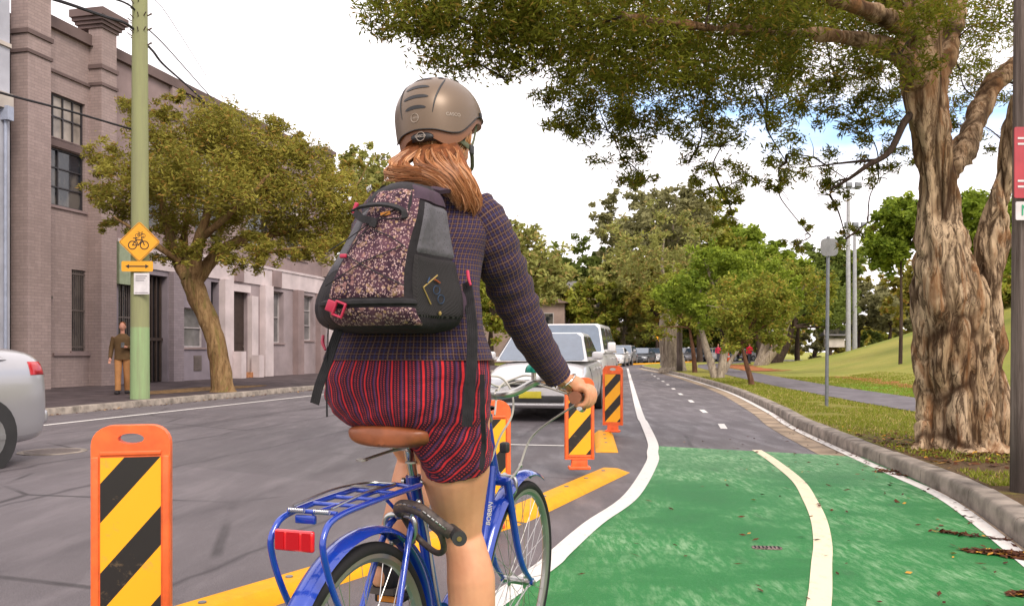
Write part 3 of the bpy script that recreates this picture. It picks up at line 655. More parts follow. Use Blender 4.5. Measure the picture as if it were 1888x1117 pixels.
# ---------------------------------------------------------------- right side: sign post, timber pole, light poles, manhole
M_GALV = mat('galvanised_steel', (.2, .21, .23), .5, .6, vs=12, bst=.1)
sp0 = G(1524, 748, .145); e = empty('sign_post', sp0, label='grey steel post with the back of a small sign, on the grass verge', cat='sign post')
MB().tube([(0, 0, -.05), (.03, 0, 3.1)], .032, 12).build('post', M_GALV, e)
MB().prism([Vector((p[0]+.03, -.05, p[1]+2.9)) for p in rrect(.32, .32, .09)], (0, 0, 0), (0, -.008, 0)).build('sign_plate', M_SIGNBK, e, smooth=False)
MB().box((.03, -.01, 2.95), (.1, .08, .03)).box((.03, -.01, 2.82), (.1, .08, .03)).build('bracket', M_GALV, e)
for px, y0, Y, lab in ((1564, 402, 58, 'taller pale light pole at the top of the lawn'), (1576, 470, 63, 'second pale light pole just right of the taller one')):
    b_ = at(px, 620, Y); b_.z = terr(b_.x, Y)-.1; tp = at(px, y0, Y).z-b_.z+2
    e = empty('light_pole', b_, label=lab, cat='light pole', group='tall light poles in the park')
    MB().tube([(0, 0, 0), (0, 0, tp)], [.17, .11], 12).build('pole', mat('pale_pole', (.36, .36, .38), .6), e)
    mb = MB(); mb.box((0, 0, tp), (1.6, .15, .12)); [mb.box((x_, -.15, tp+.2), (.4, .2, .32), bev=.03) for x_ in (-.6, 0, .6)]; mb.build('floodlight_bar', M_GALV, e)
t = NT('old_timber'); g1 = t.noise(9, 6, t.co('Object', scale=(3, 3, .12)), .75); s_ = t.n('ShaderNodeSeparateXYZ'); t.L(t.co(), s_.inputs[0])
c = t.mix(t.thr(g1, .35, .62), (.07, .05, .042), (.21, .165, .145)); c = t.mix(t.math('MULTIPLY', t.thr(t.math('ADD', s_.outputs[2], t.math('MULTIPLY', g1, .3)), .75, .35), .75), c, (.045, .035, .03))
t.set(c, .9).bump(g1, .9, .02); M_TIMB = t.m
tb = G(1892, 905, .14); e = empty('timber_pole', tb, label='weathered brown timber pole at the right edge beside the kerb', cat='pole')
MB().tube([(0, 0, z) for z in np.linspace(-.1, 4.6, 10)], np.linspace(.105, .072, 10), 20).build('pole', M_TIMB, e, angle=60)
MB().torus((0, 0, 2.0), (0, 0, 1), .087, .012, 24, 6, 2.5).build('metal_band', M_FRAME, e)
M_RED = mat('sign_red', (.4, .035, .05), .5, bst=0); M_GRN = mat('sign_green', (.02, .3, .14), .5, bst=0); M_WS = mat('sign_white', (.6, .56, .56), .5, bst=0)
q0 = tb+Vector((-.095, -.115, 0)); q0.z = 2.47
e = empty('red_sign', q0, 0, label='tall narrow red sign fixed high on the timber pole', cat='sign')
MB().prism([Vector((p[0]+.03, 0, p[1])) for p in rrect(.17, .5, .012)], (0, 0, 0), (0, .008, 0)).build('plate', M_RED, e, smooth=False)
mb = MB(); [flat_tube(mb, [(-.03, z_), (.09, z_)], .014, -.003) for z_ in (.17, .13, -.13, -.17)]; mb.build('print', M_WS, e, smooth=False)
q0 = q0.copy(); q0.z = 2.13; e = empty('green_sign', q0, 0, label='small white sign with green lettering just below the red sign', cat='sign')
MB().prism([Vector((p[0]+.03, 0, p[1])) for p in rrect(.15, .13, .01)], (0, 0, 0), (0, .008, 0)).build('plate', M_WS, e, smooth=False)
mb = MB(); Mx = Matrix.Translation((.03, -.003, 0)) @ Matrix.Rotation(R(90), 4, 'X'); text_mb('N', .11, Mx, mb); mb.build('lettering', M_GRN, e, smooth=False)
mh = G(97, 832, .004); mb = MB(); mb.v += []
e = empty('manhole_cover', (mh.x, mh.y, 0), R(-13), label='round worn manhole cover in the traffic lane ahead of the silver car', cat='manhole cover')
mb.tube([(0, 0, .001), (0, 0, .007)], .36, 36); mb.build('rim', M_CONC, e); mb = MB(); mb.tube([(0, 0, .004), (0, 0, .011)], .29, 36)
for k in range(-4, 5): mb.box((k*.058, 0, .0125), (.012, .44-abs(k)*.05, .003))
mb.build('lid', mat('worn_iron', (.16, .13, .12), .55, .4), e)
e = empty('drain_plate', G(1414, 1010, .008), R(-8), label='small rusty rectangular plate set in the green lane', cat='drain plate')
mb = MB(); mb.prism([Vector((p[0], p[1], .0)) for p in rrect(.17, .075, .03)], (0, 0, 0), (0, 0, .006)); mb.build('plate', mat('rust_plate', (.2, .15, .14), .8, var=.6, vs=60), e, smooth=False)
mb = MB(); [mb.box((x_*.022, 0, .0075), (.008, .05, .003)) for x_ in range(-3, 4)]; mb.build('slots', M_DARK, e, smooth=False)

# ---------------------------------------------------------------- yellow lane separators and hazard bollards
t = NT('separator_yellow'); g1 = t.noise(9, 5, None, .7); t.set(t.mix(t.thr(g1, .35, .7), (.72, .33, .008), (.62, .27, .012)), .6).bump(t.noise(90, 3), .3, .003); M_SEP = t.m
def separator(a, b, lab, wd=.26, hh=.065):
    a = Vector((a[0], a[1], 0)); b = Vector((b[0], b[1], 0)); L_ = (b-a).length; ang = math.atan2((b-a).y, (b-a).x)-PI/2
    e = empty('lane_separator', a, ang, label=lab, cat='lane separator', group='yellow rubber lane separators')
    mb = MB(); rings = []
    for yy, hz, ws in ((0, .008, .92), (.02, .012, .98), (.22, hh, 1), (L_-.22, hh, 1), (L_-.02, .012, .98), (L_, .008, .92)):
        w2 = wd/2*ws; rings.append([(-w2, yy, 0), (-w2+.01, yy, hz*.35), (-w2*.55, yy, hz*.96), (-w2*.4, yy, hz), (w2*.4, yy, hz), (w2*.55, yy, hz*.96), (w2-.01, yy, hz*.35), (w2, yy, 0)])
    mb.loft(rings); mb.build('body', M_SEP, e, angle=35)
    for q in np.arange(.45, L_-.3, .5): MB().cyl((0, q, hh-.002), (0, q, hh+.006), .018, 10).build('bolt_head', M_GALV, e)
    return e
sa, sb, sc_ = Vector((1.0, 8.25)), Vector((-.03, 5.82)), Vector((-1.16, 3.93))
d1 = (sb-sa).normalized(); separator(sa, sb-d1*.02, 'long yellow rubber lane separator under the middle bollards, beyond the front wheel')
separator(sb+d1*.02, sc_+Vector((-.42, -.62)), 'yellow rubber lane separator seen through the rear wheel spokes')
e_ = sc_+Vector((-.44, -.66)); separator(e_, e_+Vector((-1.0, -1.9)), 'nearest yellow lane separator, at the foot of the large blurred bollard')
c0_ = G(1119, 834); separator(c0_[:2], (c0_.x+.2, c0_.y+2.3), 'short yellow lane separator seen end on, right of the white sedan')
fp = [G(1140, 673), G(1190, 671.5), G(1240, 669.5), G(1290, 667)]
for k, (a, b) in enumerate(zip(fp, fp[1:])): separator(a[:2], b[:2], ['distant yellow separator strip below the first far car', 'distant yellow separator strip left of the pale tree trunk', 'farthest yellow separator strip behind the small trees'][k], .3, .12)
M_ORG = mat('bollard_orange', (.85, .13, .025), .5, var=.16, vs=14, bs=60, bst=.15, Subsurface_Weight=.2)
t = NT('hazard_stripes'); s_ = t.n('ShaderNodeSeparateXYZ'); t.L(t.co(), s_.inputs[0])
m_ = t.math('FRACT', t.math('DIVIDE', t.math('ADD', t.math('SUBTRACT', s_.outputs[2], t.math('MULTIPLY', s_.outputs[0], 1.15)), 3.12), .325))
sc_f = t.thr(t.noise(16, 6, None, .75), .58, .7); t.set(t.mix(t.math('MULTIPLY', sc_f, .4), t.mix(t.math('GREATER_THAN', m_, .56), (.85, .38, .008), (.014, .011, .01)), (.3, .2, .1)), .4); M_HAZ = t.m
def bollard(loc, hz, rz, lab, z0=.06, tilt=0):
    e = empty('hazard_bollard', (loc[0], loc[1], 0), rz, label=lab, cat='bollard', group='orange hazard bollards along the bike lane'); e.rotation_euler[1] = tilt
    W_ = .135; th = .03; zt = hz; zb = z0+.09
    out_ = [(-W_, zb), (W_, zb), (W_, zt-.07)]+[(W_-.07+.07*math.cos(R(a_)), zt-.07+.07*math.sin(R(a_))) for a_ in range(15, 91, 15)]
    out_ += [(-x_, z_) for x_, z_ in reversed(out_[2:])]
    hole = [(.045*math.cos(R(a_))*1.0, zt-.048+.02*math.sin(R(a_))) for a_ in range(0, 360, 20)]
    def ring_face(mb, y):
        bm = bmesh.new(); vo = [bm.verts.new((x_, y, z_)) for x_, z_ in out_]; vh = [bm.verts.new((x_, y, z_)) for x_, z_ in hole]
        es = [bm.edges.new((l[k], l[(k+1) % len(l)])) for l in (vo, vh) for k in range(len(l))]
        bmesh.ops.triangle_fill(bm, use_beauty=True, edges=es); bm.verts.index_update(); i = len(mb.v)
        for v in bm.verts: mb.v.append(v.co.copy())
        for f in bm.faces: mb.face([i+v.index for v in f.verts])
        bm.free()
    mb = MB(); ring_face(mb, -th); ring_face(mb, th)
    for l in (out_, hole):
        for (x0, z_0), (x1, z_1) in zip(l, l[1:]+l[:1]): mb.quad((x0, -th, z_0), (x1, -th, z_1), (x1, th, z_1), (x0, th, z_0))
    # raised side rails and cross rib, neck and foot
    for x_ in (-W_+.015, W_-.015): mb.box((x_, 0, (zb+zt-.1)/2), (.026, 2*th+.016, zt-.12-zb), bev=.006)
    mb.box((0, 0, zt-.1), (2*W_-.06, 2*th+.012, .016), bev=.004); mb.box((0, 0, zb+.03), (2*W_-.06, 2*th+.012, .014), bev=.004)
    mb.box((0, 0, z0+.05), (.15, .045, .1), bev=.01); mb.box((0, 0, z0+.012), (.2, .11, .03), bev=.008)
    mb.build('panel', M_ORG, e, angle=35)
    h0, h1 = zb+.045, zt-.115
    for yy in (-th-.0025, th+.0025):
        MB().quad((-W_+.032, yy, h0), (W_-.032, yy, h0), (W_-.032, yy, h1), (-W_+.032, yy, h1)).build('reflective_stripes', M_HAZ, e, smooth=False)
    return e
bollard((-1.40, 3.2), .87, R(14), 'large orange hazard bollard nearest the camera, standing left of the rear wheel')
bollard((.62, 8.0), .90, R(3), 'orange hazard bollard in front of the white sedan, below the rider\'s hand')
bollard((1.36, 11.7), .95, R(-14), 'orange hazard bollard farther away, between the sedan and the white lane line')
bollard((-.145, 5.35), .84, R(6), 'orange hazard bollard half hidden behind the bicycle head tube')
def tiny_bollard(px, py, Y, lab):
    p = at(px, py, Y); e = empty('traffic_cone', (p.x, p.y, 0), label=lab, cat='traffic cone')
    MB().tube([(0, 0, .04), (0, 0, 1.0)], [.3, .05], 14).build('cone', M_ORG, e); MB().box((0, 0, .02), (.7, .7, .04), bev=.01).build('base', M_BLK, e)
    MB().tube([(0, 0, .5), (0, 0, .66)], [.19, .145], 14).build('reflective_band', M_WS, e)
tiny_bollard(1343, 650, 98, 'tiny orange traffic cone beyond the small trees')
# distant warning sign
p = at(1218, 617, 62); e = empty('warning_sign', (p.x, 62, .0), label='small distant orange diamond sign left of the pale leaning trunk', cat='road sign')
MB().tube([(0, 0, 0), (0, 0, 2.2)], .035, 8).build('post', M_GALV, e); MB().prism([Vector((a*.45, -.05, 2.3+b*.6)) for a, b in ((1, 0), (0, 1), (-1, 0), (0, -1))], (0, 0, 0), (0, .02, 0)).build('plate', M_SIGNY, e, smooth=False)
# ---------------------------------------------------------------- trees
def leafmat(name, c1, c2, c3=None, tr=.35, rough=.6):
    t = NT(name); g = t.n('ShaderNodeNewGeometry').outputs['Random Per Island']; a = t.n('ShaderNodeAttribute', attribute_name='tone').outputs['Fac']
    c = t.mix(t.math('ADD', t.math('MULTIPLY', g, .45), t.math('MULTIPLY', a, .6), clamp=True), c1, c2)
    if c3: c = t.mix(t.thr(g, .86, .9), c, c3)
    t.set(c, rough, Specular_IOR_Level=.1); tl = t.n('ShaderNodeBsdfTranslucent'); t.L(c, tl.inputs[0]); mx = t.n('ShaderNodeMixShader'); mx.inputs[0].default_value = tr
    t.t.links.new(t.b.outputs[0], mx.inputs[1]); t.t.links.new(tl.outputs[0], mx.inputs[2]); t.t.links.new(mx.outputs[0], t.o.inputs[0]); return t.m
def leaves(clumps, per_m3=None, L_=.09, W_=.016, droop=.3, flat=.7, parent=None, m=None, name='crown', seed=1, dens=1.0, shell=.4, jit=1.0, tuft=38):
    """clumps: (centre, radius, number of leaves). Small leaf blades spread through each clump's volume, in sub-clusters."""
    rg = np.random.default_rng(seed); C, T = [], []
    for (c, r, n) in clumps:
        n = int(n*dens)
        if n < 4: continue
        ns = max(3, n//tuft); d = rg.normal(size=(ns, 3)); d /= np.linalg.norm(d, axis=1)[:, None]; rad = (rg.random(ns)**shell)[:, None]
        sub = np.array(c)+d*rad*r*np.array([1, 1, flat]); k = rg.integers(0, ns, n)
        C.append(sub[k]+rg.normal(size=(n, 3))*r*.15*jit*np.array([1, 1, .8])); tone = rg.random(ns)*.6+rg.random()*.5
        T.append(np.clip(tone[k], 0, 1))
    C = np.concatenate(C); T = np.concatenate(T); n = len(C)
    d = rg.normal(size=(n, 3)); d[:, 2] = d[:, 2]*.6-droop; d /= np.linalg.norm(d, axis=1)[:, None]
    q = rg.normal(size=(n, 3)); s = np.cross(d, q); s /= np.linalg.norm(s, axis=1)[:, None]+1e-9
    l = (L_*(.65+.7*rg.random(n)))[:, None]; w_ = (W_*(.7+.6*rg.random(n)))[:, None]
    V = np.stack([C-d*l/2, C+s*w_/2, C+d*l/2, C-s*w_/2], 1).reshape(-1, 3)
    me = bpy.data.meshes.new(name); me.vertices.add(4*n); me.vertices.foreach_set('co', V.ravel()); me.loops.add(4*n); me.loops.foreach_set('vertex_index', np.arange(4*n))
    me.polygons.add(n); me.polygons.foreach_set('loop_start', np.arange(n)*4); me.polygons.foreach_set('loop_total', np.full(n, 4))
    at_ = me.attributes.new('tone', 'FLOAT', 'POINT'); at_.data.foreach_set('value', np.repeat(T, 4)); me.update(calc_edges=True)
    o = bpy.data.objects.new(name, me); COL.objects.link(o); me.materials.append(m); o.parent = parent; return o
def bark(name, a, b, c=None, sc=6, sz=.18, bd=.03):
    t = NT(name); v = t.co('Object', scale=(1, 1, sz)); f = t.noise(sc, 7, v, .7, 1.2); g = t.noise(sc*4, 5, v, .75)
    k = t.mix(t.thr(f, .36, .62), a, b)
    if c: k = t.mix(t.math('MULTIPLY', t.thr(t.noise(sc*.6, 4, v, .6, 2), .52, .68), .75), k, c)
    k = t.mix(t.math('MULTIPLY', t.thr(g, .5, .35), .6), k, tuple(x*.4 for x in a)); t.set(k, .95).bump(t.math('ADD', f, t.math('MULTIPLY', g, .5)), 1.0, bd); return t.m
M_BARKL = bark('street_tree_bark', (.13, .07, .03), (.3, .19, .09), (.13, .13, .03), 5, .25)
M_BARKD = bark('dark_bark', (.035, .025, .02), (.09, .06, .045), None, 6); M_BARKR = bark('reddish_bark', (.08, .04, .025), (.2, .1, .06), None, 8); M_BARKG = bark('pale_grey_bark', (.2, .16, .12), (.42, .35, .27), (.14, .1, .07), 5)
def limbs(mb, start, ends, r0, r1, seed=0, n=6, bend=.25):
    rnd = random.Random(seed)
    for e in ends:
        s = Vector(start); e = Vector(e); d = e-s; m1 = s.lerp(e, .4)+Vector((rnd.uniform(-1, 1), rnd.uniform(-1, 1), rnd.uniform(.0, 1)))*d.length*bend*.5
        mb.tube(spline([s, m1, e], n), [r0, r1], 7)
def tree(name, lab, base, crown_c, crown_r, m_leaf, m_bark, trunk_r=.15, nleaf=4000, Lf=.4, Wf=.15, nc=26, lean=(0, 0), seed=1, group=None, fork=.42, cat='tree', stems=1, nlimb=7, shell=.45, flat=.8, low=.0, dens=1.0):
    base = Vector(base); e = empty(name, base, label=lab, cat=cat, group=group); rnd = random.Random(seed); rg = np.random.default_rng(seed)
    cc = Vector(crown_c)-base; cr = Vector(crown_r) if not isinstance(crown_r, (int, float)) else Vector((crown_r,)*3)
    mb = MB(); cl = []
    for k in range(nc):
        th = rnd.uniform(0, 2*PI); z = rnd.uniform(-.85, 1); q = math.sqrt(max(0, 1-z*z)); rr = rnd.random()**.35
        r_ = rnd.uniform(.24, .42)*min(cr.x, cr.z)
        nzv = 1+.25*noise.noise(Vector((th*1.3, z*2, seed)))
        cl.append((Vector((cc.x+cr.x*q*math.cos(th)*rr*nzv*.82, cc.y+cr.y*q*math.sin(th)*rr*nzv*.82, cc.z+cr.z*z*rr*.85)), r_, nleaf/nc*rnd.uniform(.6, 1.4)))
    for s in range(stems):
        a_ = s*2.1; off = Vector((math.cos(a_)*.25, math.sin(a_)*.25, 0)) if stems > 1 else Vector()
        fk = Vector((lean[0], lean[1], 0))+Vector((cc.x*.5, cc.y*.5, (cc.z-cr.z*.6)))+off*3
        fk.z = max(fk.z, cc.z*fork); base_ = off*.5
        mb.tube(spline([base_+Vector((0, 0, -.15)), base_+Vector((0, 0, .12)), base_.lerp(fk, .5)+Vector((rnd.uniform(-.1, .1), rnd.uniform(-.1, .1), 0))*trunk_r*4, fk], 6), [trunk_r*1.35, trunk_r*1.05, trunk_r*.85, trunk_r*.45], 10)
        limbs(mb, fk, [c for c, r, n in cl[s::stems][:nlimb]], min(trunk_r*.45, .15), min(trunk_r*.12, .03), seed)
    mb.build('trunk', m_bark, e, angle=70)
    leaves([(tuple(c), r, n) for c, r, n in cl], L_=Lf, W_=Wf, parent=e, m=m_leaf, seed=seed, shell=shell, flat=flat, dens=dens); return e
ML_OLV = leafmat('olive_leaves', (.1, .1, .014), (.42, .37, .07), (.34, .2, .05)); ML_DK = leafmat('deep_green_leaves', (.065, .095, .02), (.23, .28, .06))
ML_BR = leafmat('bright_green_leaves', (.085, .14, .014), (.32, .39, .045)); ML_GUM = leafmat('gum_leaves', (.13, .14, .04), (.42, .42, .12), (.38, .28, .1)); ML_MID = leafmat('mid_green_leaves', (.1, .13, .018), (.37, .38, .055), (.36, .26, .05))
ML_GREY = leafmat('dusty_leaves', (.13, .13, .055), (.32, .3, .14))
# --- street tree on the left footpath
tb_ = G(408, 722, .125); e = empty('street_tree', tb_, label='leaning olive green street tree with mossy trunk on the left footpath', cat='tree')
P_ = lambda px, py, dy=0: at(px, py, tb_.y+dy)-tb_
mb = MB(); tr = spline([P_(412, 726), P_(411, 712), P_(404, 665), P_(392, 610), P_(368, 555), P_(352, 515)], 6)
mb.tube(tr, [.38, .27, .235, .23, .26, .27], 14)
for path, r in (([P_(352, 515), P_(330, 480, .2), P_(310, 425, .3), P_(292, 340, .2)], (.24, .04)), ([P_(356, 520), P_(362, 460, -.3), P_(380, 400, -.5), P_(400, 300, -.4)], (.22, .04)),
                ([P_(358, 520), P_(400, 470, .3), P_(450, 440, .5), P_(520, 430, .8), P_(600, 400, 1)], (.2, .04)), ([P_(352, 520), P_(340, 440, 1), P_(360, 330, 1.6)], (.16, .04)), ([P_(440, 445, .5), P_(490, 465, 0), P_(560, 455, -.4)], (.09, .03)),
                ([P_(330, 480), P_(270, 440, -.6), P_(210, 400, -1)], (.1, .03)), ([P_(370, 440, -.3), P_(440, 380, -1), P_(500, 320, -1.2)], (.1, .03)), ([P_(600, 400, 1), P_(650, 350, 1.4), P_(680, 300, 1.7)], (.04, .012))):
    mb.tube(spline(path, 6), r, 8)
for v in mb.v:
    n3 = noise.noise_vector(v*3.1)*.035+noise.noise_vector(v*9)*.012; v += n3
mb.build('trunk', M_BARKL, e, angle=80)
cl = []; rnd = random.Random(5)
blobs = [(300, 270, 0, 1.25), (390, 250, 0, 1.3), (480, 290, 0, 1.3), (250, 330, -.5, 1.1), (340, 330, -1, 1.2), (430, 340, -1, 1.3), (520, 350, 0, 1.3), (600, 370, .5, 1.2), (560, 300, .5, 1.0), (650, 390, 1, 1.0), (620, 330, 1, .7),
         (220, 380, 0, .8), (320, 400, .8, 1.0), (420, 400, 1, 1.2), (520, 420, 1, 1.0), (590, 440, 1, .9), (650, 450, 1, .6), (190, 290, .2, .7), (180, 350, .4, .6), (250, 200, 0, .6), (300, 205, 0, .55), (320, 330, 1.6, 1.2), (450, 310, 1.6, 1.3), (400, 230, 1, 1.0), (500, 240, .5, .7), (420, 470, -.8, .6), (480, 470, -.6, .65), (350, 465, -1, .5), (260, 435, -.3, .55), (600, 455, 0, .7), (530, 465, -.3, .55), (310, 470, 0, .5), (390, 455, -.4, .45), (460, 440, -.6, .5),
         (545, 255, .5, .4), (330, 180, .2, .4), (200, 420, .2, .35), (640, 310, 1.2, .35), (665, 300, 1.5, .3), (690, 345, 1.6, .3), (555, 470, .5, .45)]
for px, py, dy, r in blobs: cl.append((tuple(P_(px, py, dy)), r*.8, 2300*r*r))
leaves(cl, L_=.13, W_=.034, droop=-.1, parent=e, m=ML_OLV, seed=11, shell=.55, flat=.85, dens=1.2, jit=.95, tuft=60)
# --- big paperbark on the verge
t = NT('paperbark'); v_ = t.co('Object', scale=(1, 1, .17)); f = t.noise(5.5, 8, v_, .72, 1.6); g_ = t.noise(16, 6, v_, .78, .8); h_ = t.noise(1.9, 4, t.co('Object', scale=(1, 1, .5)), .6, 1)
c = t.mix(t.thr(f, .38, .6), (.16, .08, .036), (.52, .36, .21)); c = t.mix(t.math('MULTIPLY', t.thr(h_, .42, .54), .85), c, (.68, .5, .33)); c = t.mix(t.math('MULTIPLY', t.thr(g_, .53, .44), .85), c, (.05, .026, .014))
c = t.mix(t.math('MULTIPLY', t.thr(t.noise(2.6, 5, v_, .7, 2), .52, .6), .6), c, (.3, .13, .05))
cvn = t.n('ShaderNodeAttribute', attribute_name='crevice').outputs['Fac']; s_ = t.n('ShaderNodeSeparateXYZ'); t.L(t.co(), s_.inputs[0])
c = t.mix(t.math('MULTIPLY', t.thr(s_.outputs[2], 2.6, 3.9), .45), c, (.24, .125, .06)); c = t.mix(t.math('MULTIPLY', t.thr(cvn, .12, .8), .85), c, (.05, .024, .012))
t.set(c, .95).bump(t.math('ADD', f, t.math('MULTIPLY', g_, .7)), 1.0, .05); M_PAPER = t.m
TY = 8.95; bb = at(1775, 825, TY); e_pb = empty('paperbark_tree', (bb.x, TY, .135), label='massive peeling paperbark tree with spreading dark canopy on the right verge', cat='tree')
Q = lambda px, py, dy=0: at(px, py, TY+dy)-e_pb.location
mb = MB()
def stem(path, r, n=72, k=22): mb.tube(spline(path, k if n > 20 else 9), [q*.93 for q in r], n)
stem([Q(1778, 838), Q(1776, 815), Q(1772, 770), Q(1768, 700), Q(1760, 620), Q(1752, 540), Q(1742, 470), Q(1736, 400), Q(1732, 320), Q(1722, 230)], [.46, .38, .335, .32, .33, .33, .27, .205, .16, .1])
stem([Q(1800, 838, .1), Q(1812, 760, .1), Q(1800, 640, .1), Q(1798, 560), Q(1816, 500), Q(1832, 430), Q(1850, 330, -.1), Q(1870, 240, -.2), Q(1898, 160, -.3), Q(1950, 60, -.3)], [.3, .27, .25, .22, .165, .145, .12, .11, .1, .08])
stem([Q(1728, 838), Q(1730, 760, .1), Q(1728, 640, .1), Q(1715, 540, .1), Q(1712, 500, .1), Q(1716, 470, .1)], [.24, .18, .2, .22, .15, .06])
stem([Q(1746, 520, .06), Q(1740, 430, .03), Q(1735, 340), Q(1718, 260), Q(1706, 200), Q(1700, 120), Q(1702, 40), Q(1695, -60), Q(1690, -200)], [.18, .21, .195, .19, .2, .2, .17, .14, .08])
stem([Q(1745, 330), Q(1775, 280, .2), Q(1800, 220, .5), Q(1830, 160, .8), Q(1885, 110, 1.1), Q(1990, 20, 1.5)], [.13, .13, .12, .11, .11, .08], 16)
stem([Q(1703, 170), Q(1680, 125, -.2), Q(1640, 90, -.4), Q(1560, 70, -.8), Q(1440, 60, -1.2), Q(1300, 50, -1.6), Q(1150, 30, -1.8)], [.14, .12, .1, .07, .045, .03, .02], 12)
stem([Q(1712, 215), Q(1722, 150, .05), Q(1750, 80, .4), Q(1765, 0, .9), Q(1790, -120, 1.3)], [.12, .13, .12, .1, .06], 14)
stem([Q(1700, 100), Q(1650, 10, .5), Q(1560, -90, 1.2), Q(1400, -180, 1.6)], [.13, .1, .08, .04], 12)
stem([Q(1695, 60), Q(1600, 20, -1), Q(1450, -40, -2), Q(1250, -60, -2.8), Q(1050, -40, -3)], [.11, .08, .05, .035, .02], 12)
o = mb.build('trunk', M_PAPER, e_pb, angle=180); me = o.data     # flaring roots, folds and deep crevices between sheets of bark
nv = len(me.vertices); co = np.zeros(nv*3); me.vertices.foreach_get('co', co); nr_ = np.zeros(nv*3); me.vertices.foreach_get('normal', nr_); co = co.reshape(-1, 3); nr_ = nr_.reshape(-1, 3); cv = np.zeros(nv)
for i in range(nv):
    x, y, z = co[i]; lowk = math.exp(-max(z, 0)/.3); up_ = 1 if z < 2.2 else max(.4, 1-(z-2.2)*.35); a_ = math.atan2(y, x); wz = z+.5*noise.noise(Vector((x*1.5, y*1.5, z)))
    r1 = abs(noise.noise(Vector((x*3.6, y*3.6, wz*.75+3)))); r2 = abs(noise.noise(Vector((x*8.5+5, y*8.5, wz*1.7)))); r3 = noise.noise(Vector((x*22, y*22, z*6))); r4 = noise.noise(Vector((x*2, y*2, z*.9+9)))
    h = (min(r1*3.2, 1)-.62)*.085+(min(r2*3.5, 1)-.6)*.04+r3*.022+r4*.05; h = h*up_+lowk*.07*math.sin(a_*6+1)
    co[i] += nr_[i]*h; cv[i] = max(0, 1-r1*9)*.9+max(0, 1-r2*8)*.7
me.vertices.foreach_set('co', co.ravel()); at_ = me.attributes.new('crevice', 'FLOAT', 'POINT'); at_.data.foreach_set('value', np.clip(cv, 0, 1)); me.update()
rnd = random.Random(9)
mb = MB(); ends = []
canopy = []
for px, py, dy, r, n in [
    (745, 15, -1.6, .42, 700), (800, 30, -1.5, .55, 1500), (870, 45, -1.5, .6, 1900), (940, 50, -1.2, .55, 1500), (1000, 30, -1, .65, 1900), (1070, 50, -1.4, .65, 2000), (1140, 70, -.8, .7, 2300), (1220, 60, -1.4, .75, 2600), (1300, 50, -.4, .8, 2600),
    (1380, 60, -1.2, .75, 2600), (1460, 40, -.2, .8, 2400), (1540, 40, .6, .8, 2300), (1620, 40, 1.2, .8, 2200), (1800, 60, 1.6, .7, 900), (1870, 40, .4, .7, 1400), (900, -20, -1, .8, 2200), (1050, -40, -1.8, .8, 2000), (1200, -50, -.2, .9, 2500), (1350, -60, -1.6, .9, 2500), (1500, -60, 0, .9, 2500), (1650, -60, .8, .9, 2500), (1800, -70, 0, .9, 1800),
    (1050, 150, -.3, .38, 520), (1090, 190, .2, .42, 640), (1030, 230, -.6, .28, 230), (1120, 240, 0, .4, 520), (1170, 170, .3, .5, 760), (1210, 230, -.2, .42, 620), (1150, 300, .2, .33, 360), (1190, 330, .2, .22, 120), (1250, 150, .5, .5, 760), (1310, 140, .3, .5, 700), (1290, 220, .4, .42, 480), (1330, 270, 0, .35, 300),
    (1270, 300, .4, .3, 180), (1330, 350, .2, .28, 260), (1390, 330, .3, .3, 200), (1390, 150, .6, .5, 650), (1450, 130, 0, .45, 520), (1420, 220, .4, .4, 300), (1350, 400, .3, .22, 170), (1480, 200, .8, .4, 330), (1540, 150, .8, .45, 460), (1600, 130, 1, .45, 460), (1570, 200, .2, .36, 420), (1640, 180, 1.2, .4, 360), (1600, 240, .5, .33, 300),
    (1500, 290, .5, .38, 230), (1560, 330, .4, .33, 200), (1450, 300, .2, .35, 210), (1440, 350, .4, .22, 110), (1530, 360, .5, .25, 120), (1490, 430, .3, .18, 80), (1620, 330, .8, .3, 130), (1470, 450, .2, .16, 60), (1560, 440, .6, .2, 60), (1600, 410, .6, .2, 50), (1770, 130, 1.8, .5, 330), (1810, 190, 2, .4, 260), (1760, 230, 1.4, .35, 260), (1650, 280, 1, .28, 120),
    (1115, 130, .5, .4, 480), (870, 110, -1.2, .2, 70), (930, 145, -1.1, .14, 26), (1000, 100, -1, .28, 180), (960, 105, -1.1, .24, 110), (1850, 260, 1.2, .3, 120), (1880, 160, 1.4, .4, 300), (1660, 100, -.8, .45, 420), (1720, 20, -.9, .5, 600), (1740, -10, 2.2, .7, 1200),
    (1500, 0, 3, 1.0, 1800), (1300, 0, 2.6, 1.0, 1800), (1650, 30, 3.2, .9, 1300), (1400, 110, 2.5, .8, 650), (1560, 120, 2.8, .8, 550)]:
    c = Q(px, py, dy); canopy.append((tuple(c), r, n)); ends.append((c, r))
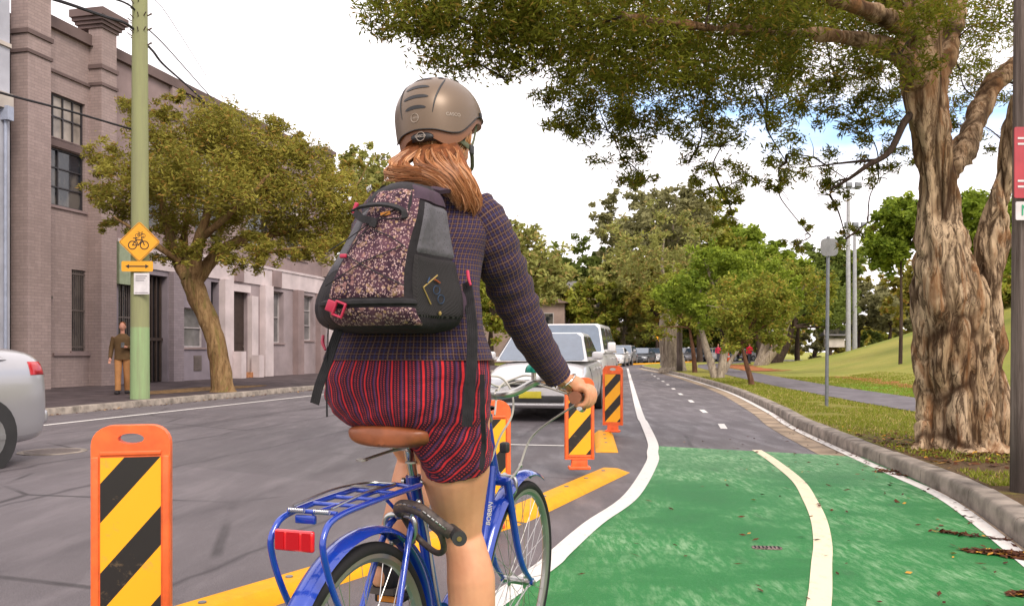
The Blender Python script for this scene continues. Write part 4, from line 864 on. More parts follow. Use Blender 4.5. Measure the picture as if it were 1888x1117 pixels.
# the part of the crown above the picture
rnd = random.Random(21)
for k in range(26):
    q = rnd.uniform(0, 2*PI); rr = 4.3*math.sqrt(rnd.random()); canopy.append(((-1.6+rr*math.cos(q)*1.15, rr*math.sin(q)*.9, rnd.uniform(4.9, 6.3)), rnd.uniform(.7, 1.0), 900))
ML_PB = leafmat('paperbark_leaves', (.045, .055, .008), (.26, .27, .028), (.3, .2, .04), tr=.55)
canopy = [(c, r, n*(1.65 if r < .56 else 1.1)) for c, r, n in canopy]
leaves([(c, r, n*1.4) for c, r, n in canopy], L_=.074, W_=.016, droop=.45, parent=e_pb, m=ML_PB, seed=3, shell=.5, flat=.8, jit=.82, tuft=64)
hubs = [Q(1640, 90, -.4), Q(1560, 70, -.8), Q(1440, 60, -1.2), Q(1300, 50, -1.6), Q(1600, 20, -1), Q(1450, -40, -2), Q(1250, -60, -2.8), Q(1050, -40, -3), Q(1750, 90, .4), Q(1885, 110, 1.1), Q(1400, -180, 1.6), Q(1650, 10, .5), Q(1150, 30, -1.8)]
todo = list(ends); nodes = [h.copy() for h in hubs]        # each tuft hangs from its nearest neighbour nearer the limbs
while todo:
    bi = min(range(len(todo)), key=lambda i: min((q-todo[i][0]).length for q in nodes)); c, r = todo.pop(bi); h_ = min(nodes, key=lambda q: (q-c).length)
    limbs(mb, h_, [c], .013 if len(todo) > 30 else .008, .005, bi+3, 6, .5); nodes.append(c)
    for k in range(4): d_ = Vector((rnd.uniform(-1, 1), rnd.uniform(-1, 1), rnd.uniform(-.8, .6)))*r*.9; limbs(mb, c, [c+d_], .005, .0015, k+bi, 3, .5)
tw = spline([Q(1692, 200), Q(1668, 225, -.1), Q(1640, 280, -.2), Q(1600, 305, -.2), Q(1565, 330, -.1), Q(1530, 350, 0)], 5); mb.tube(tw, [.05, .035, .03, .02, .012], 8)
mb.tube(spline([Q(1620, 295, -.2), Q(1560, 300, 0), Q(1480, 310, .2)], 5), [.018, .006], 6)
mb.build('branches', M_BARKD, e_pb)
# --- small trees on the verge
V = lambda px, py: (lambda p: Vector((p.x, p.y, terr(p.x, p.y)-.02)))(G(px, py, .14))
def crownat(px, py, Y): return at(px, py, Y)
a1 = V(1385, 709); tree('leaning_sapling', 'slender verge tree leaning left with reddish trunk, nearest of the small trees', a1, crownat(1390, 580, a1.y+.2), (1.75, 1.7, 1.45), ML_MID, M_BARKR, .085, 15000, .11, .055, 40, (-.35, 0), 2, fork=.45, low=.2)
a2 = V(1322, 697); tree('verge_tree', 'broad leaved verge tree with pale forked trunk, left of the leaning sapling', a2, crownat(1305, 535, a2.y), (2.3, 2.1, 1.75), ML_BR, M_BARKG, .16, 15000, .15, .07, 44, (0, 0), 3, fork=.4, stems=2)
a3 = V(1281, 686); tree('verge_tree', 'thin verge tree with straight reddish stem behind the pale forked one', a3, crownat(1262, 560, a3.y), (2.2, 2, 2.0), ML_MID, M_BARKR, .12, 9000, .19, .08, 36, (0, 0), 4, fork=.55)
a4 = V(1352, 690); tree('verge_tree', 'thin twin stemmed verge tree with yellow green crown, right of the pale forked trunk', (a4.x, a4.y+2, a4.z), crownat(1400, 540, a4.y+2), (2.3, 2.2, 1.9), ML_BR, M_BARKG, .1, 9000, .17, .08, 36, (0, 0), 5, stems=2)
tA = Vector((at(1402, 668, 60).x, 60, terr(at(1402, 668, 60).x, 60)-.1)); tree('park_tree', 'pale barked park tree spreading to the right with whitish foot', tA, crownat(1440, 545, 60), (4.6, 4, 3.4), ML_MID, M_BARKG, .35, 9000, .28, .12, 36, (.4, 0), 6, fork=.45, stems=2)
tB = Vector((at(1448, 650, 64).x, 66, terr(at(1448, 650, 64).x, 64)-.1)); tree('park_tree', 'dark leafed park tree with short black trunk at the foot of the lawn', tB, crownat(1490, 560, 66), (4.6, 4.2, 3.0), ML_DK, M_BARKD, .4, 8000, .3, .12, 34, (0, 0), 7)
# pale leaning paperbark stump of a trunk by the kerb, 50 m away
a5 = V(1242, 683); e = tree('pale_paperbark', 'stout pale paperbark trunk at the kerb left of the timber post', a5, crownat(1225, 470, a5.y), (4.2, 3.6, 3.0), ML_GUM, M_BARKG, .62, 6000, .26, .09, 30, (0, 0), 8, fork=.55, nlimb=1)
a6 = V(1253, 684); e = empty('timber_post', a6, label='short grey timber post beside the stout pale trunk', cat='post'); MB().tube([(0, 0, -.1), (0, 0, 2.2)], [.16, .14], 12).build('post', M_TIMB, e); MB().tube([(0, 0, 2.2), (0, 0, 2.26)], [.15, .1], 12).build('cap', M_TIMB, e)
# --- background trees (all individual)
bgt = [  # px, base py, Y, crown px, py, rx m, rz m, material, bark, leaves, label
 (955, 668, 78, 945, 500, 5.2, 5.0, ML_GUM, M_BARKD, 6000, 'tall olive gum tree just right of the rider\'s sleeve'),
 (905, 668, 70, 905, 560, 3.6, 3.4, ML_MID, M_BARKD, 3500, 'bushy green tree at the rider\'s waist behind the sedan'),
 (1000, 668, 98, 1000, 545, 6.0, 5.2, ML_GUM, M_BARKD, 6000, 'dull olive tree rising above the sedan roof'),
 (1075, 668, 125, 1075, 515, 8.5, 5.6, ML_DK, M_BARKD, 7000, 'rounded dark green tree on the skyline over the white sedan'),
 (1040, 668, 100, 1045, 590, 4.6, 3.4, ML_OLV, M_BARKD, 3500, 'low olive tree directly behind the white four wheel drive'),
 (1105, 668, 92, 1100, 580, 4.4, 4.2, ML_MID, M_BARKD, 4500, 'mid green tree right of the cream house'),
 (1150, 668, 95, 1150, 560, 4.6, 5.2, ML_GUM, M_BARKG, 6000, 'grey olive tree above the first distant car'),
 (1175, 668, 108, 1175, 505, 6.0, 5.0, ML_GUM, M_BARKG, 7000, 'tall gum tree over the distant queue of cars'),
 (1165, 668, 118, 1160, 420, 5.6, 6.6, ML_GREY, M_BARKG, 3200, 'tallest thin grey gum tree on the skyline left of the verge trees'),
 (1215, 668, 88, 1215, 540, 4.0, 4.4, ML_OLV, M_BARKD, 5000, 'olive tree behind the stout pale trunk'),
 (1245, 668, 76, 1240, 410, 4.4, 4.6, ML_GREY, M_BARKG, 3400, 'airy brownish gum crown high above the verge trees'),
 (1290, 668, 84, 1290, 450, 5.2, 5.0, ML_MID, M_BARKD, 7000, 'yellow green tree rising behind the small verge trees'),
 (1330, 668, 95, 1340, 480, 5.6, 4.6, ML_BR, M_BARKD, 6000, 'bright green tree behind the leaning sapling'),
 (1400, 662, 88, 1395, 520, 5.4, 4.4, ML_BR, M_BARKD, 7000, 'light green tree behind the pale spreading park tree'),
 (1300, 664, 104, 1290, 580, 6.0, 3.8, ML_DK, M_BARKD, 4500, 'dark green tree behind the cars at the bend'),
 (1380, 664, 104, 1370, 590, 6.0, 3.4, ML_DK, M_BARKD, 4500, 'dark hedge like tree behind the cyclists in red'),
 (1470, 655, 100, 1475, 545, 6.2, 5.4, ML_DK, M_BARKD, 7000, 'dark green tree left of the sign post'),
 (1530, 650, 92, 1525, 525, 4.6, 5.2, ML_DK, M_BARKD, 6000, 'dark rounded tree behind the steel sign post'),
 (1580, 640, 110, 1590, 570, 5.4, 4.2, ML_GREY, M_BARKD, 4000, 'brownish bare looking tree by the light poles'),
 (1640, 620, 105, 1645, 570, 5.0, 3.6, ML_GREY, M_BARKD, 4000, 'dusty brown tree on the lawn skyline left of the big trunk'),
 (1500, 650, 120, 1545, 500, 5.0, 4.0, ML_OLV, M_BARKD, 3500, 'olive tree behind the light poles'),
 (1690, 600, 70, 1680, 540, 2.6, 3.0, ML_OLV, M_BARKD, 2500, 'small olive tree just left of the paperbark trunk'),
 (1660, 610, 36, 1662, 432, 1.75, 1.75, ML_BR, M_BARKD, 9000, 'bright green tree crown showing left of the paperbark trunk'),
 (1800, 600, 40, 1812, 440, 2.5, 2.5, ML_BR, M_BARKD, 9000, 'bright green tree seen between the two paperbark stems'),
 (1868, 590, 46, 1862, 520, 2.2, 2.4, ML_MID, M_BARKD, 5000, 'green tree on the lawn crest left of the timber pole'),
 (1905, 590, 55, 1900, 480, 4.0, 3.8, ML_DK, M_BARKD, 5000, 'dark tree beyond the lawn at the right edge'),
 (690, 680, 60, 680, 390, 3.8, 4.6, ML_GUM, M_BARKG, 5500, 'wispy gum tree beyond the street tree, left of the backpack'),
 (640, 680, 68, 650, 500, 4.4, 4.4, ML_OLV, M_BARKD, 4500, 'olive tree past the factory end, left of the backpack'),
 (800, 675, 84, 790, 520, 6, 5.4, ML_OLV, M_BARKD, 4000, 'olive tree on the far street side hidden mostly behind the rider'),
 (860, 672, 100, 860, 500, 6, 5.6, ML_GUM, M_BARKD, 4000, 'gum tree behind the rider\'s shoulder'),
]
for k, (bx_, by_, Y, cx_, cy_, rx, rz_, ml, mk, nl, lab) in enumerate(bgt):
    x_ = (bx_-CX)/FPX*Y; zb_ = terr(x_, Y)-.15 if x_ > kx(min(Y, 60)) and Y < 112 and (Y < 70 or x_ > 16+(Y-70)*1.5) else -.05
    tree('background_tree', lab, (x_, Y, zb_), crownat(cx_, cy_, Y), (rx, rx*.85, rz_), ml, mk, .3 if Y > 50 else .08, nl*1.7, Y*.006+.03, Y*.003+.015, 44, seed=20+k, group='trees in the background', shell=.5)
rb = random.Random(12)
for k, px in enumerate((905, 935, 975, 1010, 1045, 1085, 1120, 1150, 1180, 1215, 1262, 1300, 1345, 1390, 1430, 1500, 1545, 1590, 1640)):
    Y = rb.uniform(98, 114) if px < 1300 else rb.uniform(106, 118); x_ = (px-CX)/FPX*Y; zb_ = -.05 if px < 1400 else terr(x_, Y)-.2; r_ = rb.uniform(2.6, 3.8)
    tree('shrub', ["olive shrub behind the rider's elbow, leftmost of the street end shrubs", "dark green shrub just right of the rider's elbow, low behind the sedan", 'mid green shrub behind the left end of the sedan roof', 'dusty grey shrub behind the middle of the sedan roof', 'olive shrub behind the left end of the four wheel drive roof', 'dark shrub behind the right end of the four wheel drive roof', 'mid green shrub behind the four wheel drive mirror', 'dusty grey shrub above the first distant silver grey car', 'olive shrub above the distant bluish grey car', 'dark green shrub behind the distant orange diamond sign', 'mid green shrub behind the timber post and thin red stem', 'dusty grey shrub behind the dark car at the bend', 'olive shrub behind the traffic cone', 'dark green shrub behind the leaning sapling stem', 'mid green shrub right of the whitish footed park tree', 'dusty grey shrub left of the steel sign post foot', 'olive shrub right of the steel sign post', 'dark green shrub under the two light poles', 'mid green shrub on the lawn skyline near the paperbark'][k], (x_, Y, zb_), (x_, Y, zb_+r_*.62), (r_*1.1, r_*.8, r_*.75), (ML_OLV, ML_DK, ML_MID, ML_GREY)[k % 4], M_BARKD, .1, 2600, .55, .3, 18, seed=90+k, group='shrubs at the street end', cat='shrub', fork=.2)
# a far off belt of wood that closes the view
cl = []; rnd = random.Random(77)
for k in range(150):
    th = rnd.uniform(-.65, .85); Y = rnd.uniform(135, 165); cl.append(((math.tan(th)*Y, Y, rnd.uniform(1, 8.5 if th < .2 else 7)), rnd.uniform(2.5, 4), 260))
o = leaves(cl, L_=1.3, W_=.7, m=ML_OLV, seed=5, name='distant_wood', shell=.6); tag(o, 'far belt of olive wood closing the end of the street', 'wood', kind='stuff')
# --- grass blades and litter on the verge
def blades(n, seed, x0, ylo, yhi, wmax, h, m, name, lab):
    rg = np.random.default_rng(seed); y = ylo+(yhi-ylo)*rg.random(n)**1.5; kxs = np.interp(y, [p.y for p in kerb_line[:90]], [p.x for p in kerb_line[:90]])
    u = .2+wmax*rg.random(n); x = kxs+u; pt = np.array([xpath(q) for q in y]); keep = (np.abs(x-pt) > .88)
    dens_ = np.array([noise.noise(Vector((a*.9, b*.9, 3))) for a, b in zip(x, y)]); keep &= dens_ > np.where(y < 10.5, -.02, -.35); x, y = x[keep], y[keep]; n = len(x)
    z = np.array([terr(a, b) for a, b in zip(x, y)]); hh = h*(.4+rg.random(n)); a_ = rg.random(n)*2*PI; wd = .004+.0005*y; lx = rg.normal(size=n)*hh*.5; ly = rg.normal(size=n)*hh*.5
    A = np.stack([x-np.cos(a_)*wd, y-np.sin(a_)*wd, z-.005], 1); B_ = np.stack([x+np.cos(a_)*wd, y+np.sin(a_)*wd, z-.005], 1); T_ = np.stack([x+lx, y+ly, z+hh], 1)
    V_ = np.stack([A, B_, T_], 1).reshape(-1, 3); me = bpy.data.meshes.new(name); me.vertices.add(3*n); me.vertices.foreach_set('co', V_.ravel()); me.loops.add(3*n); me.loops.foreach_set('vertex_index', np.arange(3*n))
    me.polygons.add(n); me.polygons.foreach_set('loop_start', np.arange(n)*3); me.polygons.foreach_set('loop_total', np.full(n, 3)); me.update(calc_edges=True)
    o = bpy.data.objects.new(name, me); COL.objects.link(o); me.materials.append(m); tag(o, lab, 'grass', kind='stuff')
blades(120000, 4, 0, 6.5, 34, 7, .035, leafmat('grass_blades', (.16, .2, .02), (.42, .38, .07), (.45, .35, .14), tr=.3), 'grass', 'short patchy yellow green grass on the verge and park edge')
# fallen leaves: piles in the gutter and singles on the green lane
ML_LIT = leafmat('dead_leaves', (.06, .02, .012), (.2, .08, .03), (.5, .25, .04), tr=.1)
def litter(name, spots, n, seed, lab, L_=.05, W_=.02, kind='stuff'):
    rg = np.random.default_rng(seed); C = []
    for (x, y, rx, ry, k, rot) in spots:
        q = rg.random(k)*2*PI; r = np.sqrt(rg.random(k)); a = rx*r*np.cos(q); b = ry*r*np.sin(q); C.append(np.stack([x+a*math.cos(rot)-b*math.sin(rot), y+a*math.sin(rot)+b*math.cos(rot), .016+rg.random(k)*.018*(1-r)], 1))
    C = np.concatenate(C); n = len(C); a_ = rg.random(n)*2*PI; d = np.stack([np.cos(a_), np.sin(a_), rg.normal(size=n)*.15], 1); s = np.stack([-np.sin(a_), np.cos(a_), rg.normal(size=n)*.3], 1); l = (L_*(.5+rg.random(n)))[:, None]; w_ = (W_*(.5+rg.random(n)))[:, None]
    V_ = np.stack([C-d*l/2, C+s*w_/2, C+d*l/2, C-s*w_/2], 1).reshape(-1, 3); me = bpy.data.meshes.new(name); me.vertices.add(4*n); me.vertices.foreach_set('co', V_.ravel()); me.loops.add(4*n); me.loops.foreach_set('vertex_index', np.arange(4*n))
    me.polygons.add(n); me.polygons.foreach_set('loop_start', np.arange(n)*4); me.polygons.foreach_set('loop_total', np.full(n, 4)); me.update(calc_edges=True)
    o = bpy.data.objects.new(name, me); COL.objects.link(o); me.materials.append(ML_LIT); tag(o, lab, 'leaf litter', kind=kind)
g_ = lambda px, py, z=0: G(px, py, z)
S_ = []
for px, py, rx, ry, k, rot in ((1850, 1024, .22, .07, 260, -.5), (1895, 1030, .16, .1, 200, -.5), (1800, 992, .2, .025, 60, -.7), (1745, 985, .1, .02, 25, -.6), (1885, 1100, .08, .04, 50, 0), (1640, 870, .12, .05, 60, -1), (1660, 878, .1, .04, 40, -1), (1625, 872, .08, .03, 25, 0)): p = G(px, py); S_.append((p.x, p.y, rx, ry, k, rot))
litter('leaf_litter', S_, 0, 1, 'dark red brown leaves drifted in the gutter at the right edge')
S_ = []; rnd = random.Random(31)
for k in range(150):
    y = rnd.uniform(3.6, 12); xr = kx(y); xl = float(np.interp(y, [q.y for q in wl], [q.x for q in wl])); u = rnd.random()**.6; S_.append((xl+(xr-xl)*u, y, .02, .02, 1, 0))
for k in range(120): y = rnd.uniform(4, 16); S_.append((kx(y)-.05-abs(rnd.gauss(0, .06)), y, .02, .02, 1, 0))
litter('leaf_litter', S_, 0, 2, 'single dead leaves and twigs scattered over the green lane')
S_ = []
for k in range(2400): q = rnd.uniform(0, 2*PI); r = .3+abs(rnd.gauss(0, 1.0)); S_.append((bb.x+r*math.cos(q), TY+r*math.sin(q), .01, .01, 1, 0))
rg_ = litter('bark_litter', [(a, b, c, d, k, r) for a, b, c, d, k, r in S_ if a > kx(b)+.2], 0, 3, 'flakes of bark and dead leaves round the paperbark foot', .07, .03)
COL.objects['bark_litter'].location.z = .128
S_ = [];
for k in range(260): p = SL(rnd.uniform(11, 30), LK+abs(rnd.gauss(0, .12))+.03); S_.append((p.x, p.y, .02, .02, 1, 0))
litter('leaf_litter', S_, 0, 4, 'brown leaves lying along the left kerb', .07, .03)
# ---------------------------------------------------------------- cars
def carpaint(name, col, metal=.25, rough=.28):
    t = NT(name); n_ = t.noise(1.5, 4); t.set(t.mix(t.thr(n_, .3, .75), tuple(x*.93 for x in col), col), rough, metal, Coat_Weight=.6, Coat_Roughness=.08); return t.m
M_CWHITE = carpaint('white_car_paint', (.62, .6, .6), .0); M_CSIL = carpaint('silver_car_paint', (.42, .41, .43), .45); M_CGREY = carpaint('grey_car_paint', (.16, .17, .19), .4); M_CDARK = carpaint('dark_car_paint', (.05, .055, .065), .3)
M_CGLASS = mat('car_glass', (.085, .12, .17), .06, .0, bst=0, var=.1, Specular_IOR_Level=1.0); M_CGLASS.node_tree.nodes['Principled BSDF'].inputs['Coat Weight'].default_value = .8
M_TYRE = mat('tyre_rubber', (.018, .017, .017), .8, bst=.2); M_RIM = mat('alloy_rim', (.35, .35, .36), .35, .7, bst=0); M_PLAST = mat('black_plastic', (.025, .024, .025), .5, bst=0)
M_HEAD = mat('headlamp_lens', (.45, .46, .48), .08, .3, bst=0); M_TAIL = mat('tail_lamp_red', (.42, .015, .02), .15, bst=0); M_TAILW = mat('tail_lamp_clear', (.55, .4, .4), .15, bst=0); M_PLY = mat('yellow_number_plate', (.6, .5, .03), .5, bst=0); M_CHR = mat('chrome', (.62, .6, .58), .14, 1.0, bst=0, var=.03); M_ORL = mat('indicator_amber', (.6, .2, .02), .2, bst=0)
def make_car(loc, rz, paint, lab, group, L_=4.5, W_=1.74, Hh=1.44, hood=.95, deck=1.02, style='sedan', detail=True, plate=None, intake=.0):
    e = empty('car' if not detail else 'parked_car', (loc[0], loc[1], 0), rz, label=lab, cat='car', group=group); w = W_/2; y0, y1 = -L_/2, L_/2; gz = .2 if style != 'suv' else .28
    if style == 'suv': st = [(y0, .78, .36, .78), (y0+.05, .9, gz+.02, .98), (y0+.25, .97, gz, hood-.06), (y0+.75, 1, gz, hood-.01), (y0+1.2, 1, gz, hood+.03), (0, 1, gz, hood+.05), (y1-.5, 1, gz, deck), (y1-.08, .97, gz+.02, deck), (y1, .9, gz+.12, deck-.1)]
    else: st = [(y0, .74, .34, .60), (y0+.05, .87, gz+.02, .67), (y0+.22, .95, gz, .74), (y0+.6, .99, gz, .84), (y0+1.2, 1, gz, hood), (0, 1, gz, hood), (y1-1.0, 1, gz, deck), (y1-.25, .97, gz, deck-.02), (y1-.05, .92, gz+.03, deck-.07), (y1, .84, gz+.12, deck-.17)]
    mb = MB(); rings = []
    for y, k, zb, zt in st:
        ww = w*k; h_ = zt-zb
        half = [(ww*.86, zb), (ww*.97, zb+.05), (ww, zb+h_*.35), (ww*.995, zb+h_*.62), (ww*.955, zb+h_*.84), (ww*.84, zt-.02), (ww*.5, zt+.01), (0, zt+.02)]
        rings.append([(x, y, z) for x, z in half]+[(-x, y, z) for x, z in reversed(half[:-1])]+[(-ww*.5, y, zb-.0), (ww*.5, y, zb-.0)])
    mb.loft(rings); body = mb.build('body', paint, e, angle=50, sub=2 if detail else 1); bake(body)
    def body_patch(nm, m_, x0, x1, ya, yb, z0, z1, off=.005):     # a lamp that follows the curve of the bodywork
        bm = bmesh.new(); bm.from_mesh(body.data)
        for co, no in (((x0, 0, 0), (-1, 0, 0)), ((x1, 0, 0), (1, 0, 0)), ((0, ya, 0), (0, -1, 0)), ((0, yb, 0), (0, 1, 0)), ((0, 0, z0), (0, 0, -1)), ((0, 0, z1), (0, 0, 1))):
            bmesh.ops.bisect_plane(bm, geom=bm.verts[:]+bm.edges[:]+bm.faces[:], plane_co=co, plane_no=no, clear_outer=True)
        if not bm.faces: bm.free(); return
        bm.normal_update()
        for v in bm.verts: v.co += v.normal*off
        bmesh.ops.solidify(bm, geom=bm.faces[:], thickness=off*2.2); me = bpy.data.meshes.new(nm); bm.to_mesh(me); bm.free(); o = bpy.data.objects.new(nm, me); COL.objects.link(o); me.materials.append(m_); o.parent = e
    # greenhouse
    if style == 'suv': b0, b1, t0, t1 = y0+1.15, y1-.1, y0+1.75, y1-.45
    elif style == 'hatch': b0, b1, t0, t1 = y0+.95, y1-.15, y0+1.6, y1-.6
    else: b0, b1, t0, t1 = y0+1.12, y1-.55, y0+1.95, y1-1.35
    zb = (hood+deck)/2-.03; zt = Hh; wb, wt = w*.93, w*.74
    B_ = [Vector(q) for q in ((-wb, b0, zb), (wb, b0, zb), (wb, b1, zb), (-wb, b1, zb))]; T_ = [Vector(q) for q in ((-wt, t0, zt), (wt, t0, zt), (wt, t1, zt), (-wt, t1, zt))]
    bm = bmesh.new(); vs = [bm.verts.new(q) for q in B_+T_]
    for f in ((3, 2, 1, 0), (4, 5, 6, 7), (0, 1, 5, 4), (1, 2, 6, 5), (2, 3, 7, 6), (3, 0, 4, 7)): bm.faces.new([vs[k] for k in f])
    top = [ed for ed in bm.edges if all(v.co.z > zb+.01 for v in ed.verts)]; side = [ed for ed in bm.edges if ed not in top and any(v.co.z > zb+.01 for v in ed.verts)]
    bmesh.ops.bevel(bm, geom=top+side, offset=.06, segments=4, affect='EDGES', profile=.5)
    bm.verts.index_update(); mb = MB(); mb.v = [v.co.copy() for v in bm.verts]; [mb.face([v.index for v in f.verts]) for f in bm.faces]; bm.free(); mb.build('roof', paint, e, angle=50)
    def pane(nm, q, a0, a1, c0, c1, off=.006, m=None):     # q: bottom-left, bottom-right, top-right, top-left
        def bl(a, c): return (q[0]*(1-a)+q[1]*a)*(1-c)+(q[3]*(1-a)+q[2]*a)*c
        n_ = (q[1]-q[0]).cross(q[3]-q[0]).normalized()*off; mb = MB(); N = 5; i0 = 0
        pts = [(a0+.03*(a1-a0), c0), (a1-.03*(a1-a0), c0), (a1, c0+.06), (a1-.0, c1-.12), (a1-.06*(a1-a0), c1), (a0+.06*(a1-a0), c1), (a0, c1-.12), (a0, c0+.06)]
        mb.poly([bl(a, c)+n_ for a, c in pts]); return mb.build(nm, m or M_CGLASS, e, smooth=False)
    pane('windscreen', [B_[0], B_[1], T_[1], T_[0]], .03, .97, .02, .955); pane('rear_window', [B_[2], B_[3], T_[3], T_[2]], .09, .91, .1, .88)
    sp_ = (.03, .46, .5, .93) if style != 'suv' else (.03, .36, .39, .66)
    for q in ([B_[1], B_[2], T_[2], T_[1]], [B_[3], B_[0], T_[0], T_[3]]):
        fl = q[0] is B_[3]
        for a0, a1 in ((sp_[0], sp_[1]), (sp_[2], sp_[3])): pane('side_window', q, 1-a1 if fl else a0, 1-a0 if fl else a1, .12, .86)
        if style == 'suv': pane('side_window', q, .05 if fl else .69, .31 if fl else .95, .12, .86)
    wr = .31 if style != 'suv' else .37
    for yw in (y0+.85, y1-.9):
        for sx_ in (-1, 1):
            wh = empty('wheel', (sx_*(w-.1), yw, wr)); wh.parent = e; mb = MB(); mb.torus((0, 0, 0), (1, 0, 0), wr-.09, .09, 28, 10, 1.15); mb.build('tyre', M_TYRE, wh)
            mb = MB(); mb.cyl((-sx_*.06, 0, 0), (sx_*.112, 0, 0), wr-.1, 20)
            for k in range(5): a_ = 2*PI*k/5; mb.box((sx_*.114, math.cos(a_)*.1, math.sin(a_)*.1), (.02, .2, .05), Matrix.Rotation(a_, 3, 'X'))
            mb.build('rim', M_RIM, wh)
            mb = MB(); mb.cyl((sx_*(w-.12), yw, wr+.01), (sx_*(w+.004), yw, wr+.01), wr+.055, 28); mb.build('wheel_arch', M_PLAST, e)
    for sx_ in (-1, 1):
        mb = MB(); big = style == 'suv'; mb.box((sx_*(w+.09), b0+.32, hood+.1+(.03 if big else 0)), (.2, .12, .24 if big else .14), bev=.045); mb.box((sx_*(w-.02), b0+.32, hood+.05), (.12, .05, .05)); mb.build('mirror', paint, e)
    if detail:
        h_ = hood-gz
        for sx_ in (-1, 1):
            for yy in (b0+.32, (b0+b1)/2+.1, b1-.6 if style != 'suv' else b1-.9):
                mb = MB(); mb.tube([(sx_*w*.985, yy, gz+.12), (sx_*w*.995, yy, gz+h_*.4), (sx_*w*.985, yy, gz+h_*.66), (sx_*w*.94, yy, gz+h_*.86)], .0055, 5); mb.build('door_seam', M_PLAST, e)
            for yy in ((b0+b1)/2-.02, b1-.72):
                mb = MB(); mb.box((sx_*w*.985, yy, hood-.14), (.035, .17, .03), bev=.01); mb.build('door_handle', paint, e)
    zt = .62 if style != 'suv' else .86
    fr = y0-.004
    for sx_ in (-1, 1):                         # wrap-round lamps
        xa, xb = sorted((sx_*w*.5, sx_*w*1.1)); zl = zt-.07 if style != 'suv' else zt-.1
        body_patch('headlight', M_HEAD, xa, xb, y0-.1, y0+.42, zl, zl+.135); body_patch('tail_light', M_TAIL, xa, xb, y1-.3, y1+.1, deck-.30, deck-.165)
    mb = MB(); mb.box((0, y0+.03, zt+.0), (W_*.42, .1, .12 if style != 'suv' else .2), bev=.03); gr = mb.build('grille', M_PLAST, e)
    mb = MB(); mb.box((0, y0-.018, zt+.0), (W_*.4, .012, .016)); mb.ball((0, y0-.03, zt+.0), (.07, .01, .04), 12, 8); mb.build('badge_bar', M_CHR, gr)
    mb = MB(); mb.box((0, y0+.015, .37 if style != 'suv' else .5), (W_*.62, .08, .11), bev=.02); mb.build('lower_intake', M_PLAST, e)
    mb = MB(); mb.box((0, y0+.0, .28 if style != 'suv' else .38), (W_*.78, .1, .035), bev=.015); mb.build('bumper_lip', paint, e)
    if plate: mb = MB(); mb.box((-plate[0], y0-.045, plate[1]), (.37, .012, .11), bev=.005); mb.build('number_plate', M_PLY, e)
    return e
GQ = 'cars queued in the oncoming lane'
P0 = Vector((.3, 14.1)); d = Vector((math.sin(R(10.5)), math.cos(R(10.5)))); c0 = P0+d*2.25
make_car(c0, -R(10.5), M_CWHITE, 'white sedan facing the camera at the head of the oncoming queue', GQ, 4.5, 1.76, 1.49, .97, 1.03, plate=(.0, .44))
c1 = Vector((1.22, 20.2))+d*2.4; make_car(c1, -R(12), M_CWHITE, 'white four wheel drive right behind the white sedan', GQ, 4.8, 1.86, 1.84, 1.12, 1.15, 'suv', plate=(0, .6))
for k, (px, Y, m_, stl, hh, rz, lab) in enumerate(((1151, 75, M_CSIL, 'suv', 1.68, -16, 'silver grey car, first of the distant cars past the four wheel drive'), (1185, 82, M_CGREY, 'sedan', 1.5, -22, 'bluish grey car between two pale ones in the distant queue'), (1212, 88, M_CWHITE, 'sedan', 1.5, -30, 'white car in the distant queue just left of the pale trunk'),
     (1262, 95, M_CSIL, 'hatch', 1.55, -45, 'silver car seen between the timber post and the thin red stem'), (1280, 98, M_CDARK, 'sedan', 1.5, -50, 'dark car behind the thin reddish stem'), (1300, 101, M_CWHITE, 'hatch', 1.55, -55, 'white hatchback at the bend, left of the pale forked trunk'), (1330, 104, M_CDARK, 'suv', 1.7, -60, 'dark car at the bend behind the traffic cone'), (1365, 110, M_CSIL, 'sedan', 1.5, -62, 'silver car farthest right in the distant queue'), (1135, 68, M_CWHITE, 'sedan', 1.45, -14, 'white car half hidden behind the four wheel drive mirror'), (1150, 112, M_CDARK, 'sedan', 1.5, -14, 'dark car far up the street above the first distant roof'))):
    p = at(px, 660, Y); make_car(p[:2], R(rz), m_, lab, 'cars waiting far down the street', 4.5, 1.8, hh, .98 if stl != 'suv' else 1.08, 1.03, stl, False)
# silver car driving away on the left: its rear right corner shows
d = Vector((DX, DY)); rc = Vector((-4.80, 9.15)); c3 = rc-d*2.3+Vector((-DY, DX))*.9
e = make_car(c3, R(-13), M_CSIL, 'silver sedan cut off by the left edge, its red tail light in view', None, 4.6, 1.8, 1.46, .98, 1.2)
mb = MB(); pass
mb = MB(); mb.box((0, 2.26, .46), (1.6, .12, .16), bev=.05); mb.build('rear_bumper', M_CSIL, e); mb = MB(); mb.box((0, 2.3, .78), (.4, .02, .11)); mb.build('number_plate', M_PLY, e)
